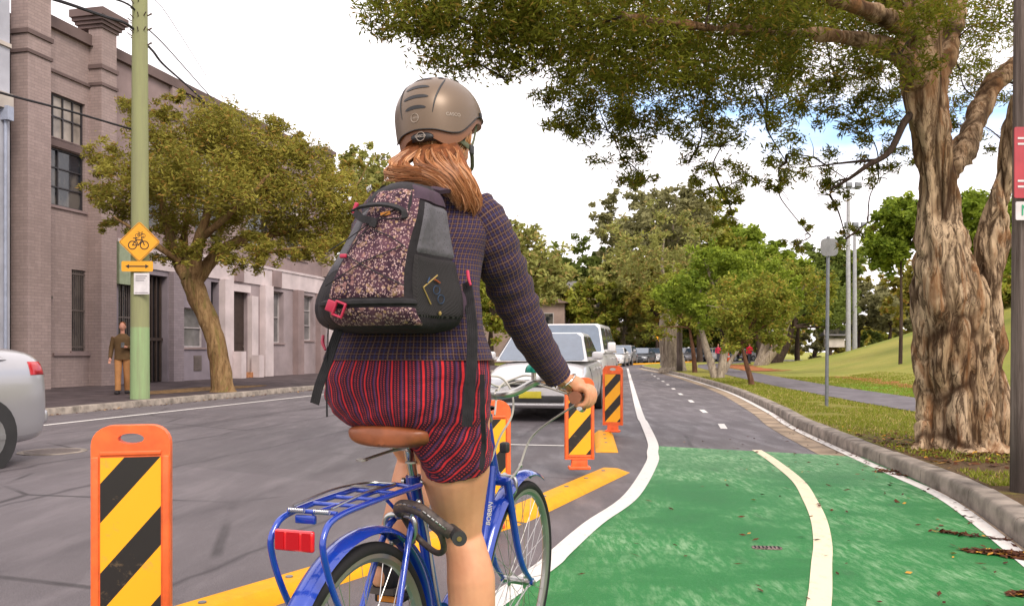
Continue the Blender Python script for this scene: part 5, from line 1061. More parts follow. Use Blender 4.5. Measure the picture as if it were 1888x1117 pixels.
# ---------------------------------------------------------------- bicycle (local frame: x right, y forward, z up, origin under the rear axle)
BETA = R(20.5); BL = Vector((-.352, 2.03, 0)); F_ = Vector((math.sin(BETA), math.cos(BETA), 0)); R_ = Vector((math.cos(BETA), -math.sin(BETA), 0)); CAMP = Vector((0, 0, H))
def I(px, py, u):     # photo pixel and forward distance -> point in the bicycle's frame
    r = Vector(((px-CX)/FPX, 1, (HY-py)/FPX)); t = (u+BL.dot(F_))/(r.dot(F_)); P = CAMP+r*t-BL; return Vector((P.dot(R_), P.dot(F_), P.z))
M_BLUE_P = NT('blue_bike_paint').set((.006, .04, .34), .22, .15, Coat_Weight=1.0, Coat_Roughness=.06).m
M_BLACKR = mat('black_rubber', (.02, .019, .02), .65, bst=.2); M_SILV = mat('brushed_alloy', (.5, .49, .47), .28, 1.0, bst=0, var=.05); M_RIMB = mat('rim_alloy', (.36, .35, .33), .38, .85, bst=0, var=.1)
M_LEATH = mat('brown_leather', (.26, .075, .026), .42, var=.25, vs=14, bs=220, bst=.2, bd=.0008); M_GRIP = mat('brown_grip', (.24, .09, .05), .55, var=.2, vs=30, bs=200); M_CABW = mat('cream_cable', (.5, .47, .42), .45, bst=0); M_REFL = NT('red_reflector').set((.62, .006, .012), .12, 0, Coat_Weight=1).m
M_TEAL = mat('teal_bell', (.01, .19, .14), .25, .3, bst=0)
bk = empty('bicycle', BL, -BETA, label='blue step through city bicycle with brown saddle and rear rack under the rider', cat='bicycle')
WR = .345; WB = 1.06; BB = Vector((0, .455, .285))
def wheel(y, tilt=0, steer=0):
    e = empty('wheel', (0, y, WR)); e.parent = bk; e.rotation_euler = (0, tilt, steer)
    MB().torus((0, 0, 0), (1, 0, 0), WR-.017, .017, 96, 12).build('tyre', M_BLACKR, e)
    mb = MB(); rg_ = []
    for k in range(96):
        a_ = 2*PI*k/96; d = Vector((0, math.cos(a_), math.sin(a_))); rg_.append([d*rr+Vector((xx, 0, 0)) for xx, rr in ((-.0125, .330), (-.0125, .307), (-.006, .297), (.006, .297), (.0125, .307), (.0125, .330))])
    mb.loft(rg_, False, True); mb.build('rim', M_RIMB, e, angle=30)
    mb = MB()
    for k in range(36):
        a_ = 2*PI*k/36; s_ = 1 if k % 2 else -1; o_ = a_+(.5 if (k//2) % 2 else -.5); mb.tube([Vector((s_*.028, .02*math.cos(o_), .02*math.sin(o_))), Vector((0, .3*math.cos(a_), .3*math.sin(a_)))], .0011, 4)
    mb.build('spokes', M_SILV, e)
    mb = MB(); mb.tube([(-.05, 0, 0), (-.03, 0, 0), (-.029, 0, 0), (-.024, 0, 0), (.024, 0, 0), (.029, 0, 0), (.03, 0, 0), (.05, 0, 0)], [.012, .012, .026, .014, .014, .026, .012, .012], 16); mb.cyl((-.062, 0, 0), (.062, 0, 0), .005, 8)
    for s_ in (-1, 1): mb.tube([(s_*.055, 0, 0), (s_*.064, 0, 0)], .01, 6)
    mb.build('hub', M_SILV, e); return e
wheel(0); wheel(WB, R(3), 0)
# mudguards
def guard(y, a0, a1, stays, tilt=0):
    mb = MB(); rg_ = []; n_ = 56
    for k in range(n_+1):
        a_ = R(a0+(a1-a0)*k/n_); d = Vector((0, math.cos(a_), math.sin(a_))); pr = []
        for q in range(9): b_ = -1+2*q/8; pr.append((b_*.029, .372+.012*(1-b_*b_)-(.004 if abs(b_) > .9 else 0)))
        for q in range(9): b_ = 1-2*q/8; pr.append((b_*.0265, .370+.012*(1-b_*b_)-(.004 if abs(b_) > .9 else 0)))
        rg_.append([Vector((x_, 0, 0))+d*r_ for x_, r_ in pr])
    mb.loft(rg_); o = mb.build('mudguard', M_BLUE_P, bk, angle=50); o.location = (0, y, WR); o.rotation_euler = (0, tilt, 0)
    for sd_ in stays:
        mb = MB(); a_ = R(sd_)
        for s_ in (-1, 1): mb.tube([(s_*.05, 0, 0), (s_*.032, math.cos(a_)*.36, math.sin(a_)*.36)], .0025, 6)
        mb.build('stay', M_SILV, o)
    return o
guard(0, 12, 205, (165,)); guard(WB, 64, 222, (200,), R(3))
# frame
hd_t, hd_b = Vector((0, .762, .93)), Vector((0, .838, .735)); st_t = Vector((0, .27, .80))
mb = MB()
mb.tube([hd_b, hd_t], .019, 20); mb.tube([hd_t+(hd_b-hd_t)*.0-Vector((0, -.004, -.012)), hd_t+(hd_b-hd_t)*.06], .0225, 20); mb.tube([hd_b+(hd_t-hd_b)*.05, hd_b+(hd_b-hd_t)*.03], .0225, 20)
mb.tube([BB+Vector((0, 0, -.0)), st_t], .0165, 20); mb.tube([st_t-Vector((0, 0, .02)), st_t+Vector((0, -.005, .015))], .021, 20)
mb.tube(spline([hd_b+(hd_t-hd_b)*.22, (0, .79, .66), (0, .72, .50), (0, .60, .36), BB], 10), .0175, 18)
mb.tube(spline([hd_b+(hd_t-hd_b)*.62, (0, .725, .74), (0, .60, .50), (0, .46, .42)], 10), .0135, 16)
mb.tube([BB-Vector((.036, 0, 0)), BB+Vector((.036, 0, 0))], .022, 18)
for s_ in (-1, 1):
    mb.tube(spline([BB+Vector((s_*.02, -.01, 0)), (s_*.03, .36, .29), (s_*.056, .12, .33), (s_*.06, 0, WR)], 8), [.011, .009], 12)
    mb.tube(spline([st_t+Vector((s_*.012, -.0, -.07)), (s_*.036, .17, .67), (s_*.06, .02, .37), (s_*.06, 0, WR)], 8), [.009, .008], 12)
    mb.tube([(s_*.052, 0, WR), (s_*.066, 0, WR)], .018, 14)
mb.build('frame', M_BLUE_P, bk, angle=50)
mb = MB(); mb.cyl((-.026, .268, .80), (.026, .268, .80), .005, 8); mb.cyl((-.03, .262, .80), (-.022, .262, .80), .009, 10); mb.ball((.028, .262, .80), .008); mb.build('seat_clamp_bolt', M_SILV, bk)
# lettering along the curved down tube, reading up, on the side that faces the camera
tcv = spline([hd_b+(hd_t-hd_b)*.22, (0, .79, .66), (0, .72, .50), (0, .60, .36), BB], 10); a_, b_ = tcv[16], tcv[8]
dn = (b_-a_).normalized(); sd_ = Vector((.75, -.66, 0)); sd_ = (sd_-dn*sd_.dot(dn)).normalized(); upv = dn.cross(sd_)*-1; mid = (a_+b_)/2+sd_*.018
Mx = Matrix(((dn.x, upv.x, sd_.x, mid.x), (dn.y, upv.y, sd_.y, mid.y), (dn.z, upv.z, sd_.z, mid.z), (0, 0, 0, 1)))
text_mb('BOBBIN', .021, Mx).build('lettering', M_CABW, bk, smooth=False)
# fork
fr = Vector((0, WB, WR)); crown = hd_b+(hd_b-hd_t)*.07
mb = MB(); mb.tube([hd_b, crown], .017, 14); mb.tube([crown+Vector((-.045, 0, 0)), crown+Vector((.045, 0, 0))], .0155, 14)
for s_ in (-1, 1): mb.tube(spline([crown+Vector((s_*.043, 0, .006)), (s_*.046, crown.y+.06, .56), (s_*.05, crown.y+.12, .43), (s_*.052, WB, WR)], 8), [.0135, .0125, .011, .0075], 14); mb.tube([(s_*.048, WB, WR), (s_*.058, WB, WR)], .013, 12)
mb.build('fork', M_BLUE_P, bk, angle=50)
# stem, handlebar
mb = MB(); sa_ = (hd_t-hd_b).normalized(); s1 = hd_t+sa_*.078
mb.tube([hd_t-sa_*.01, hd_t+sa_*.03], [.023, .021], 20); mb.tube([hd_t+sa_*.03, s1], .0125, 18); mb.tube([s1-sa_*.014, s1+sa_*.014], [.0165, .0145], 18); mb.tube(spline([s1, s1+Vector((0, .035, .003)), s1+Vector((0, .06, .0))], 4), [.013, .011], 16)
cb = s1+Vector((0, .065, 0)); mb.cyl(cb-Vector((.024, 0, 0)), cb+Vector((.024, 0, 0)), .0175, 18); mb.build('stem', M_SILV, bk)
MB().cyl(s1+sa_*.012, s1+sa_*.018, .008, 6).build('stem_bolt', M_PLAST, bk)
gr_end = I(1060, 733, .60); gx = gr_end.x; gz = gr_end.z; bar = []
half = [cb+Vector((.0, 0, 0)), cb+Vector((.05, .002, 0)), cb+Vector((.09, .02, .012)), cb+Vector((.15, .045, .045)), cb+Vector((.205, .01, .045)), Vector((gx-.012, .74, gz+.004)), Vector((gx, .60, gz))]
mb = MB(); mb.tube(spline([Vector((-q.x, q.y, q.z)) for q in reversed(half[1:])]+half, 8), .0128, 16); mb.build('handlebar', M_SILV, bk, angle=60)
for s_ in (-1, 1):
    g = MB(); p1 = Vector((s_*gx, .598, gz)); p0 = Vector((s_*(gx-.012), .725, gz+.004)); g.tube([p0, p0.lerp(p1, .1), p0.lerp(p1, .9), p1], [.0155, .0165, .0165, .0185], 20); g.build('grip', M_GRIP, bk)
    lv = MB(); q = Vector((s_*(gx-.014), .745, gz)); lv.box(q+Vector((0, .005, -.012)), (.03, .034, .034), bev=.008); lv.tube(spline([q+Vector((s_*.006, .0, -.022)), q+Vector((s_*.016, -.05, -.034)), q+Vector((s_*.026, -.11, -.04)), q+Vector((s_*.03, -.155, -.03))], 6), [.007, .0065, .0055, .0085], 10, flat=.7); lv.build('brake_lever', M_SILV, bk)
bell_c = I(984, 683, .79); mb = MB(); rg_ = [[bell_c+Vector((math.cos(2*PI*k/24)*.027*math.cos(e_), math.sin(2*PI*k/24)*.027*math.cos(e_), .024*math.sin(e_))) for k in range(24)] for e_ in np.linspace(0, PI/2-.05, 8)]
mb.loft(rg_); mb.cyl(bell_c-Vector((0, 0, .006)), bell_c, .0275, 24); bl_ = mb.build('bell', M_TEAL, bk); MB().cyl(bell_c-Vector((0, 0, .03)), bell_c-Vector((0, 0, .006)), .008, 10).build('bell_clamp', M_SILV, bl_)
cab = [[half[5]+Vector((-.002, .03, -.012)), I(985, 800, .93), I(955, 865, .90), I(924, 897, .86)], [I(893, 692, .80), I(925, 697, .86), I(944, 725, .87), I(944, 765, .84), I(922, 805, .80), I(905, 850, .78)],
       [Vector((gx-.02, .76, gz-.01)), I(985, 694, .93), I(948, 698, .96), I(920, 716, .93), I(912, 765, .88)], [I(893, 700, .84), I(918, 712, .94), I(945, 706, .95), I(975, 704, .9), Vector((gx-.03, .775, gz-.012))]]
for c_ in cab: MB().tube(spline(c_, 10), .0034, 8).build('brake_cable', M_CABW, bk)
MB().tube(spline([st_t+Vector((.017, -.006, -.06)), (.0185, .31, .66), (.019, .37, .47), (.024, .44, .31), (.03, .42, .26)], 8), .0032, 8).build('brake_cable', M_CABW, bk)
def caliper(c, y_s, name='brake_caliper'):
    mb = MB(); c = Vector(c)
    for s_ in (-1, 1): mb.tube(spline([c+Vector((-s_*.01, y_s*.012, .012)), c+Vector((s_*.036, y_s*.014, .004)), c+Vector((s_*.042, y_s*.012, -.035)), c+Vector((s_*.028, y_s*.01, -.06))], 6), [.006, .0075, .006, .005], 10); mb.box(c+Vector((s_*.021, 0, -.062)), (.012, .05, .014), bev=.004)
    mb.tube([c+Vector((.03, y_s*.016, .005)), c+Vector((.055, y_s*.02, .045))], [.006, .004], 8); mb.ball(c+Vector((0, y_s*.02, .01)), .011); mb.ball(c+Vector((.056, y_s*.02, .047)), .008)
    mb.build(name, M_SILV, bk)
caliper((0, .765+.15, .715), 1); caliper((.0, .205, .715), -1)
MB().box(hd_b+Vector((.018, .05, .09)), (.03, .03, .036), bev=.008).build('front_lamp', M_PLAST, bk)
# seat post, saddle
sdl = I(735, 802, .235); pt_ = Vector((0, .222, .93)); mb = MB(); mb.tube([st_t-Vector((0, -.01, .03)), pt_], .0135, 20); mb.build('seat_post', M_CHR, bk)
mb = MB(); S = []; 
for y, w_, zt_, th in ((-.13, .055, -.006, .03), (-.12, .088, .0, .042), (-.09, .108, .004, .05), (-.04, .112, .002, .052), (.0, .092, -.002, .048), (.04, .062, -.004, .042), (.09, .034, -.004, .036), (.14, .024, -.008, .032), (.165, .012, -.016, .02)):
    rg_ = []
    for k in range(28):
        a_ = 2*PI*k/28; x_ = math.copysign(abs(math.cos(a_))**.8, math.cos(a_))*w_*1.1; z_ = math.copysign(abs(math.sin(a_))**.75, math.sin(a_)); rg_.append(Vector((x_+.010, .205+y, .945+zt_+(z_*.014 if z_ > 0 else z_*th*.9)-(x_/.11)**2*.004)))
    S.append(rg_)
mb.loft(S); sd_o = mb.build('saddle', M_LEATH, bk, angle=60, sub=1)
mb = MB()
for s_ in (-1, 1):
    mb.tube(spline([(s_*.07, .12, .925), (s_*.05, .16, .905), (s_*.025, .22, .905), (s_*.022, .3, .915), (.0, .36, .935)], 6), .0038, 8)
    for q in range(5): mb.torus((s_*.068, .12, .897-q*.006), (0, 0, 1), .012, .0024, 16, 6)
    mb.cyl((s_*.068, .12, .872), (s_*.068, .12, .868), .015, 14)
mb.tube(spline([(-.068, .12, .868), (-.03, .19, .885), (0, .21, .89), (.03, .19, .885), (.068, .12, .868)], 5), .004, 8); mb.box((0, .222, .905), (.06, .03, .022), bev=.006); mb.cyl((-.042, .222, .9), (.042, .222, .9), .008, 10); mb.cyl((.032, .222, .9), (.044, .222, .9), .013, 10); mb.cyl((-.044, .222, .9), (-.032, .222, .9), .013, 10)
mb.build('spring', M_SILV, sd_o)
# rack
zr = .792; lx, rx = -.062, .058; mb = MB()
for x_ in (lx, rx): mb.tube(spline([(x_, .19 if x_ > 0 else .1, zr+.012), (x_, -.08, zr+.008), (x_, -.20, zr), (x_*1.02, -.245, zr-.02), (x_*1.06, -.255, zr-.07), (x_*1.05, -.19, zr-.2), (x_*1.02, -.03, WR+.03)], 8), .0072, 14)
mb.tube(spline([(lx, .1, zr+.011), (lx+.02, .16, zr+.012), (0, .175, zr+.012), (rx, .15, zr+.012)], 6), .006, 12); mb.tube(spline([(rx, .19, zr+.012), (.03, .245, zr+.004), (.012, .262, zr-.005)], 4), .0065, 10)
for y_ in (.08, -.02, -.11, -.2): mb.tube([(lx, y_, zr+.008), (rx, y_, zr+.008)], .005, 10)
mb.tube([(0, .17, zr+.012), (0, -.2, zr+.005)], .005, 10); mb.box((-.015, -.205, zr-.008), (.05, .01, .018), bev=.003)
for s_ in (-1, 1): mb.tube([(s_*.045, .14, zr+.01), (s_*.02, .24, .71)], .005, 8)
mb.build('rack', M_BLUE_P, bk, angle=50)
mb = MB(); mb.tube(spline([(lx+.012, -.2, zr+.018), (lx+.014, -.05, zr+.03), (lx+.02, .09, zr+.026), (0, .12, zr+.024), (rx-.02, .09, zr+.026), (rx-.014, -.05, zr+.03), (rx-.012, -.2, zr+.018)], 6), .0028, 8)
for x0 in (-.05, .012):
    for q in range(9): mb.torus((x0+q*.0042, -.212, zr+.012), (1, 0, 0), .0055, .0009, 12, 5)
mb.box((-.005, .03, zr+.028), (.07, .022, .003)); mb.build('spring_clip', M_SILV, bk)
mb = MB(); rc_ = I(565, 998, -.262); mb.box((-.004, rc_.y, rc_.z), (.094, .012, .044), bev=.005); rf = mb.build('rear_reflector', M_REFL, bk)
mb = MB(); [mb.box((-.004+x_, rc_.y-.0065, rc_.z), (w_, .002, .036)) for x_, w_ in ((-.032, .02), (0, .03), (.032, .02))]; mb.build('reflector_facets', NT('dark_red_facets').set((.4, .003, .008), .2).m, rf, smooth=False)
# cranks, pedals, chain guard
mb = MB(); cr = [Vector((.075, .0, 0)), Vector((-.075, 0, 0))]; aR = Vector((0, .045, -.165)); aL = -aR
mb.tube([BB+Vector((.07, 0, 0)), BB+Vector((.08, 0, 0))+aR], [.013, .01], 12); mb.tube([BB+Vector((-.07, 0, 0)), BB+Vector((-.08, 0, 0))+aL], [.013, .01], 12); mb.cyl(BB-Vector((.072, 0, 0)), BB+Vector((.072, 0, 0)), .011, 12); mb.build('crank', M_SILV, bk)
mb = MB(); mb.torus(BB+Vector((.052, 0, 0)), (1, 0, 0), .085, .004, 60, 6); [mb.tube([BB+Vector((.052, 0, 0)), BB+Vector((.052, math.cos(k*1.2566)*.083, math.sin(k*1.2566)*.083))], .006, 6) for k in range(5)]; mb.build('chainring', M_SILV, bk)
mb = MB(); rg_ = []
for k in range(40):
    t_ = k/39; a_ = R(90+180*0); 
pts = [(.052, BB.y+math.cos(a)*.105, BB.z+math.sin(a)*.105) for a in np.linspace(-PI/2, PI/2, 14)]+[(.052, math.cos(a)*.055, WR+math.sin(a)*.055) for a in np.linspace(PI/2, 3*PI/2, 10)]
mb.prism([Vector(p) for p in pts], (0, 0, 0), (.008, 0, 0)); mb.build('chain_guard', M_BLUE_P, bk)
for s_, a_ in ((1, aR), (-1, aL)):
    c_ = BB+Vector((s_*.135, 0, 0))+a_; mb = MB(); mb.box(c_, (.085, .075, .026), bev=.006); pd = mb.build('pedal', M_BLACKR, bk); MB().box(c_-Vector((0, .039, 0)), (.06, .004, .016)).build('pedal_reflector', M_ORL, pd)
# bicycle lock wound round the seat tube
lk = empty('bicycle_lock', BL, -BETA, label='dark segmented bicycle lock looped round the seat tube with round keyed end', cat='bike lock')
M_LOCK = mat('lock_dark_weave', (.06, .042, .035), .55, var=.4, vs=60, bs=300, bst=.4); Lp = spline([I(742, 946, .20), I(733, 937, .16), I(745, 932, .13), I(775, 940, .11), I(802, 960, .11), I(822, 975, .12), I(832, 983, .13)], 10)
MB().tube(Lp, .0115, 14, flat=1.4).build('lock_body', M_LOCK, lk); MB().tube(spline([I(740, 945, .2), I(758, 975, .24), I(780, 1000, .26), I(805, 1018, .22), I(818, 1012, .16), I(812, 985, .13), I(795, 968, .14)], 10), .008, 12).build('shackle', M_LOCK, lk)
hc = I(846, 990, .12); MB().tube([hc+Vector((-.035, .03, .012)), hc+Vector((.0, 0, 0)), hc+Vector((.008, -.014, 0))], [.014, .018, .018], 18).build('lock_head', M_PLAST, lk)
MB().cyl(hc+Vector((.0075, -.0135, 0)), hc+Vector((.009, -.0175, 0)), .006, 10).build('keyhole_cap', mat('brass', (.5, .33, .12), .35, 1, bst=0), lk)
sv_ = Lp
mb = MB(); [mb.tube([Lp[k]+Vector((0, -.012, .006)), Lp[k+2]+Vector((0, -.012, .006))], .0022, 5) for k in range(12, len(Lp)-3, 3)]; mb.build('lock_seams', M_SILV, lk)
# ---------------------------------------------------------------- rider
t = NT('rider_skin'); n_ = t.noise(9, 4); t.set(t.mix(t.thr(n_, .3, .7), (.52, .225, .12), (.66, .33, .185)), .48, Subsurface_Weight=.12, Subsurface_Radius=(.02, .008, .004), Subsurface_Scale=.5, Specular_IOR_Level=.4).bump(t.math('ADD', t.noise(60, 4), t.math('MULTIPLY', t.noise(7, 3), 2)), .12, .004); M_SKIN = t.m
# dark tweed with a fine tan check, mapped on the cloth's own u/v in metres
t = NT('checked_tweed'); uv = t.n('ShaderNodeSeparateXYZ'); t.L(t.co('UV'), uv.inputs[0]); wob = t.math('MULTIPLY', t.math('SUBTRACT', t.noise(14, 3), .5), .004)
def line(v, per, wd, off=0.0): return t.math('LESS_THAN', t.math('FRACT', t.math('ADD', t.math('DIVIDE', t.math('ADD', v, wob), per), 50+off)), wd)
gx_, gy_ = line(uv.outputs[0], .0125, .16), line(uv.outputs[1], .0145, .14); g2 = t.math('MAXIMUM', line(uv.outputs[0], .0125, .2, .5), line(uv.outputs[1], .0145, .18, .5))
wv = t.noise(900, 1, t.co('UV')); base = t.mix(t.thr(wv, .3, .7), (.014, .007, .014), (.042, .021, .034))
c = t.mix(t.math('MULTIPLY', g2, .6), base, (.035, .04, .11)); c = t.mix(t.math('MULTIPLY', t.math('MAXIMUM', gx_, gy_), t.math('ADD', .2, t.math('MULTIPLY', t.thr(wv, .3, .6), .55))), c, (.21, .125, .07))
c = t.mix(.12, c, (.05, .02, .05))
fold = t.noise(7, 3, t.co('Object', scale=(1, 1, .6)), .5, 1); t.set(c, .9, Sheen_Weight=.05).bump(t.math('ADD', t.math('MULTIPLY', wv, .05), t.math('MULTIPLY', fold, .9)), .45, .035); M_TWEED = t.m
t = NT('striped_cloth'); uv = t.n('ShaderNodeSeparateXYZ'); t.L(t.co('UV'), uv.inputs[0]); w_ = t.math('MULTIPLY', t.math('SUBTRACT', t.noise(6, 3), .5), .006)
U_ = t.math('ADD', uv.outputs[0], w_)
def st_(per, lo, hi): f = t.math('FRACT', t.math('ADD', t.math('DIVIDE', U_, per), 50)); return t.math('MULTIPLY', t.math('GREATER_THAN', f, lo), t.math('LESS_THAN', f, hi))
dots = t.math('GREATER_THAN', t.math('FRACT', t.math('ADD', t.math('MULTIPLY', uv.outputs[1], 190), t.math('MULTIPLY', U_, 120))), .45)
wv = t.noise(700, 2, t.co('UV')); c = t.mix(t.thr(wv, .3, .7), (.02, .008, .018), (.06, .018, .04)); c = t.mix(st_(.036, .72, .86), c, (.085, .035, .1))
c = t.mix(t.math('MULTIPLY', st_(.036, .28, .38), dots), c, (.42, .04, .04)); c = t.mix(t.math('MULTIPLY', st_(.036, .5, .6), dots), c, (.46, .04, .045)); c = t.mix(t.math('MULTIPLY', st_(.018, .62, .8), dots), c, (.3, .03, .05))
c = t.mix(t.math('MULTIPLY', st_(.036, .02, .15), t.math('ADD', .6, t.math('MULTIPLY', wv, .5))), c, (.68, .03, .035)); t.set(c, .85, Sheen_Weight=.04).bump(t.math('ADD', t.math('MULTIPLY', wv, .08), t.math('MULTIPLY', t.noise(8, 3, t.co('Object', scale=(1, 1, 2.2)), .5, .8), .8)), .5, .04); M_STRIPE = t.m
M_PLUM = mat('plum_nylon', (.05, .03, .045), .7, var=.25, vs=8, bs=300, bst=.15); M_WEB = mat('black_webbing', (.028, .026, .028), .75, var=.2, vs=40, bs=400, bst=.3)
rd = empty('person', BL, -BETA, label='cyclist seen from behind in checked jacket and red striped shorts riding the blue bicycle', cat='person')
J = [(664, 608, 904, .19, .136), (650, 612, 900, .19, .132), (605, 630, 889, .2, .118), (555, 640, 885, .21, .112), (505, 648, 884, .24, .112), (455, 650, 892, .27, .112), (415, 655, 905, .30, .108), (385, 668, 905, .32, .095), (360, 695, 890, .335, .08), (342, 728, 862, .345, .066), (325, 756, 842, .36, .056)]
def body_rings(rows, grow=0.0, N=56, ex=.9):
    out = []
    for py, xl, xr, u, dp in rows:
        a, b = I(xl, py, u), I(xr, py, u); c = (a+b)/2; c.z = I((xl+xr)/2, py, u-dp*.7).z; hw = (b.x-a.x)/2+grow; rg_ = []
        for k in range(N):
            q = 2*PI*k/N; cx_, sy_ = math.cos(q), math.sin(q); rg_.append(Vector((c.x+math.copysign(abs(cx_)**ex, cx_)*hw, c.y+math.copysign(abs(sy_)**ex, sy_)*(dp+grow), c.z)))
        out.append(rg_)
    return out
def smooth_rows(rows, n=4):
    P = spline([Vector(r[:3]) for r in rows], n); Q_ = spline([Vector((r[3], r[4], 0)) for r in rows], n); return [(a.x, a.y, a.z, b.x, b.y) for a, b in zip(P, Q_)]
# body: one continuous surface
bd = MB()
for rg_ in [body_rings([(r[0], r[1]+12, r[2]-12, r[3], r[4]-.015) for r in J], -.008, 24)]: bd.loft(rg_)
nk = I(803, 318, .37); hd = I(816, 240, .44)
bd.tube([nk-Vector((0, 0, .05)), nk, hd+Vector((0, -.02, -.06))], [.06, .052, .055], 16)
bd.ball(hd+Vector((0, -.012, .01)), (.08, .095, .1), 20, 14); bd.tube([hd+Vector((0, .03, -.02)), hd+Vector((0, .058, -.075)), hd+Vector((0, .062, -.1))], [.064, .05, .03], 16); bd.tube([hd+Vector((.04, .0, -.045)), hd+Vector((.012, .062, -.102))], [.03, .022], 10); bd.tube([hd+Vector((-.04, .0, -.045)), hd+Vector((-.012, .062, -.102))], [.03, .022], 10)
bd.tube([hd+Vector((0, .082, .0)), hd+Vector((0, .104, -.034)), hd+Vector((0, .092, -.044))], [.01, .014, .01], 10); bd.ball(hd+Vector((0, .085, -.066)), (.024, .012, .009)); 
for s_ in (-1, 1): bd.ball(hd+Vector((s_*.032, .07, .002)), (.014, .012, .01)); bd.ball(hd+Vector((s_*.036, .074, -.03)), (.022, .016, .018)); bd.tube([hd+Vector((s_*.074, -.006, .012)), hd+Vector((s_*.082, -.014, .0)), hd+Vector((s_*.076, -.008, -.026))], [.01, .014, .008], 8)
# pelvis and legs
pel = [(640, 640, 880, .2, .11), (700, 625, 882, .2, .13), (745, 628, 880, .2, .13), (768, 655, 872, .21, .11), (780, 690, 850, .22, .08)]; bd.loft(body_rings(pel, -.012, 24))
RL = [I(832, 750, .225), I(836, 810, .25), I(840, 870, .275), I(845, 930, .31), I(852, 985, .335), I(861, 1020, .335), I(868, 1065, .335), I(870, 1120, .34), I(871, 1190, .355), I(870, 1275, .375)]
bd.tube(spline(RL, 4), [.098, .094, .089, .071, .053, .056, .0645, .0625, .048, .036], 20)
ak = RL[-1]; bd.tube(spline([ak, ak+Vector((.003, -.02, -.055)), ak+Vector((.005, .05, -.085)), ak+Vector((.006, .13, -.095))], 4), [.035, .036, .034, .026], 14)
LLg = [I(704, 728, .24), I(738, 768, .42), I(772, 838, .60), I(764, 870, .57), I(753, 925, .50), I(738, 965, .455), I(724, 1000, .41), I(712, 1038, .36)]
bd.tube(spline(LLg, 4), [.085, .076, .064, .061, .064, .053, .041, .034], 20)
lk_ = LLg[-1]; pL = BB+Vector((-.135, 0, .03))+aL; bd.tube(spline([lk_, lk_+Vector((-.004, -.022, -.04)), lk_.lerp(pL, .5)+Vector((0, 0, -.01)), pL+Vector((0, .06, .015))], 4), [.032, .026, .022, .018], 14)
# arms
AR = [I(878, 402, .30), I(918, 468, .36), I(946, 540, .43), I(971, 597, .48), I(1000, 650, .545), I(1031, 697, .60)]
aw = AR[-1]; g0 = Vector((gx, .60, gz)); wrist = Vector((gx-.028, .615, gz+.045))
def arm(side):
    m = lambda v: Vector((v.x if side > 0 else 2*cxm-v.x, v.y, v.z)) if False else Vector((v.x*side+(1-side)*0, v.y, v.z))
    sh = AR if side > 0 else [I(712, 402, .31), I(698, 425, .325), Vector((-.20, .38, 1.40)), Vector((-.24, .46, 1.28)), Vector((-.262, .55, 1.18)), Vector((-wrist.x, .60, wrist.z+.012))]
    bd.tube(spline(sh, 4), [.045, .045, .042, .038, .032, .027], 16)
    w0, wr = sh[-1], Vector((wrist.x*side, wrist.y, wrist.z)); pc = Vector(((gx-.002)*side, .648, gz+.030))
    bd.tube(spline([w0, wr, wr.lerp(pc, .5)+Vector((0, 0, .004)), pc], 4), [.028, .025, .027, .03], 14, flat=.85)
    for dy in (-.022, 0, .022): bd.tube([wr, Vector(((gx-.004)*side, .648+dy, gz+.028)), Vector(((gx+.016)*side, .655+dy, gz+.024))], [.02, .0165, .0125], 10)
    for j, (ln, rr) in enumerate(((.84, .0085), (.95, .0092), (1.0, .0096), (.93, .0092))):
        y_ = .622+j*.0235; k = ln
        bd.tube(spline([Vector((side*(gx+.006), y_, gz+.030)), Vector((side*(gx+.026), y_+.002, gz+.022)), Vector((side*(gx+.034*k), y_+.004, gz-.002)), Vector((side*(gx+.024*k), y_+.003, gz-.024*k)), Vector((side*(gx+.002), y_+.001, gz-.0285*k)), Vector((side*(gx-.012*k), y_, gz-.022))], 4), [rr*1.15, rr*1.1, rr, rr*.95, rr*.85, rr*.7], 10)
    bd.tube(spline([Vector((side*(gx-.022), .635, gz+.026)), Vector((side*(gx-.033), .668, gz+.012)), Vector((side*(gx-.033), .692, gz-.006)), Vector((side*(gx-.02), .705, gz-.022))], 4), [.0155, .0125, .0105, .0085], 10)
arm(1); arm(-1)
remesh(bd, 'body', M_SKIN, rd, .0042, 6)
# jacket
jk = MB(); jr = body_rings(smooth_rows(J, 5), 0, 72)
for i, rg_ in enumerate(jr):
    for k, p in enumerate(rg_): n_ = noise.noise(Vector((p.x*7, p.y*7, p.z*4)))*.006+noise.noise(Vector((p.x*3+p.z*4, p.y*5, p.z*15)))*.007; c = sum(rg_, Vector())/72; rg_[k] = p+(p-c).normalized()*n_
jk.loft(jr)
def sleeve(P, rr, sd):
    pp = spline(P, 10); m = len(pp); rl = lerpl(rr, m); a = Vector((0, -1, 0)); rings = []
    for k in range(m):
        T = (pp[min(k+1, m-1)]-pp[max(k-1, 0)]).normalized(); a = (a-T*a.dot(T)).normalized(); b = T.cross(a); rings.append([])
        for j in range(40):
            q = 2*PI*j/40; d = a*math.cos(q)+b*math.sin(q); w2 = 1+.05*noise.noise(Vector((math.cos(q)*1.2, math.sin(q)*1.2, k*.35+sd*9)))+.05*math.sin(k*1.15+2*math.cos(q)+1.5*noise.noise(Vector((k*.3, q, 2))))*(1 if 14 < k < 38 else .4)+.03*noise.noise(Vector((q*1.5, k*.9, 7))); rings[-1].append(pp[k]+d*rl[k]*w2)
    jk.loft(rings)
    ce = [[pp[-1]+(p-pp[-1])*s for p in rings[-1]] for s in (1.02, .96)]; jk.loft([[p-T*.012 for p in ce[0]], ce[0], [p+T*.001 for p in ce[1]]], False)
SR = [I(862, 400, .31)]+AR[:]; SR[1] = I(885, 408, .31)
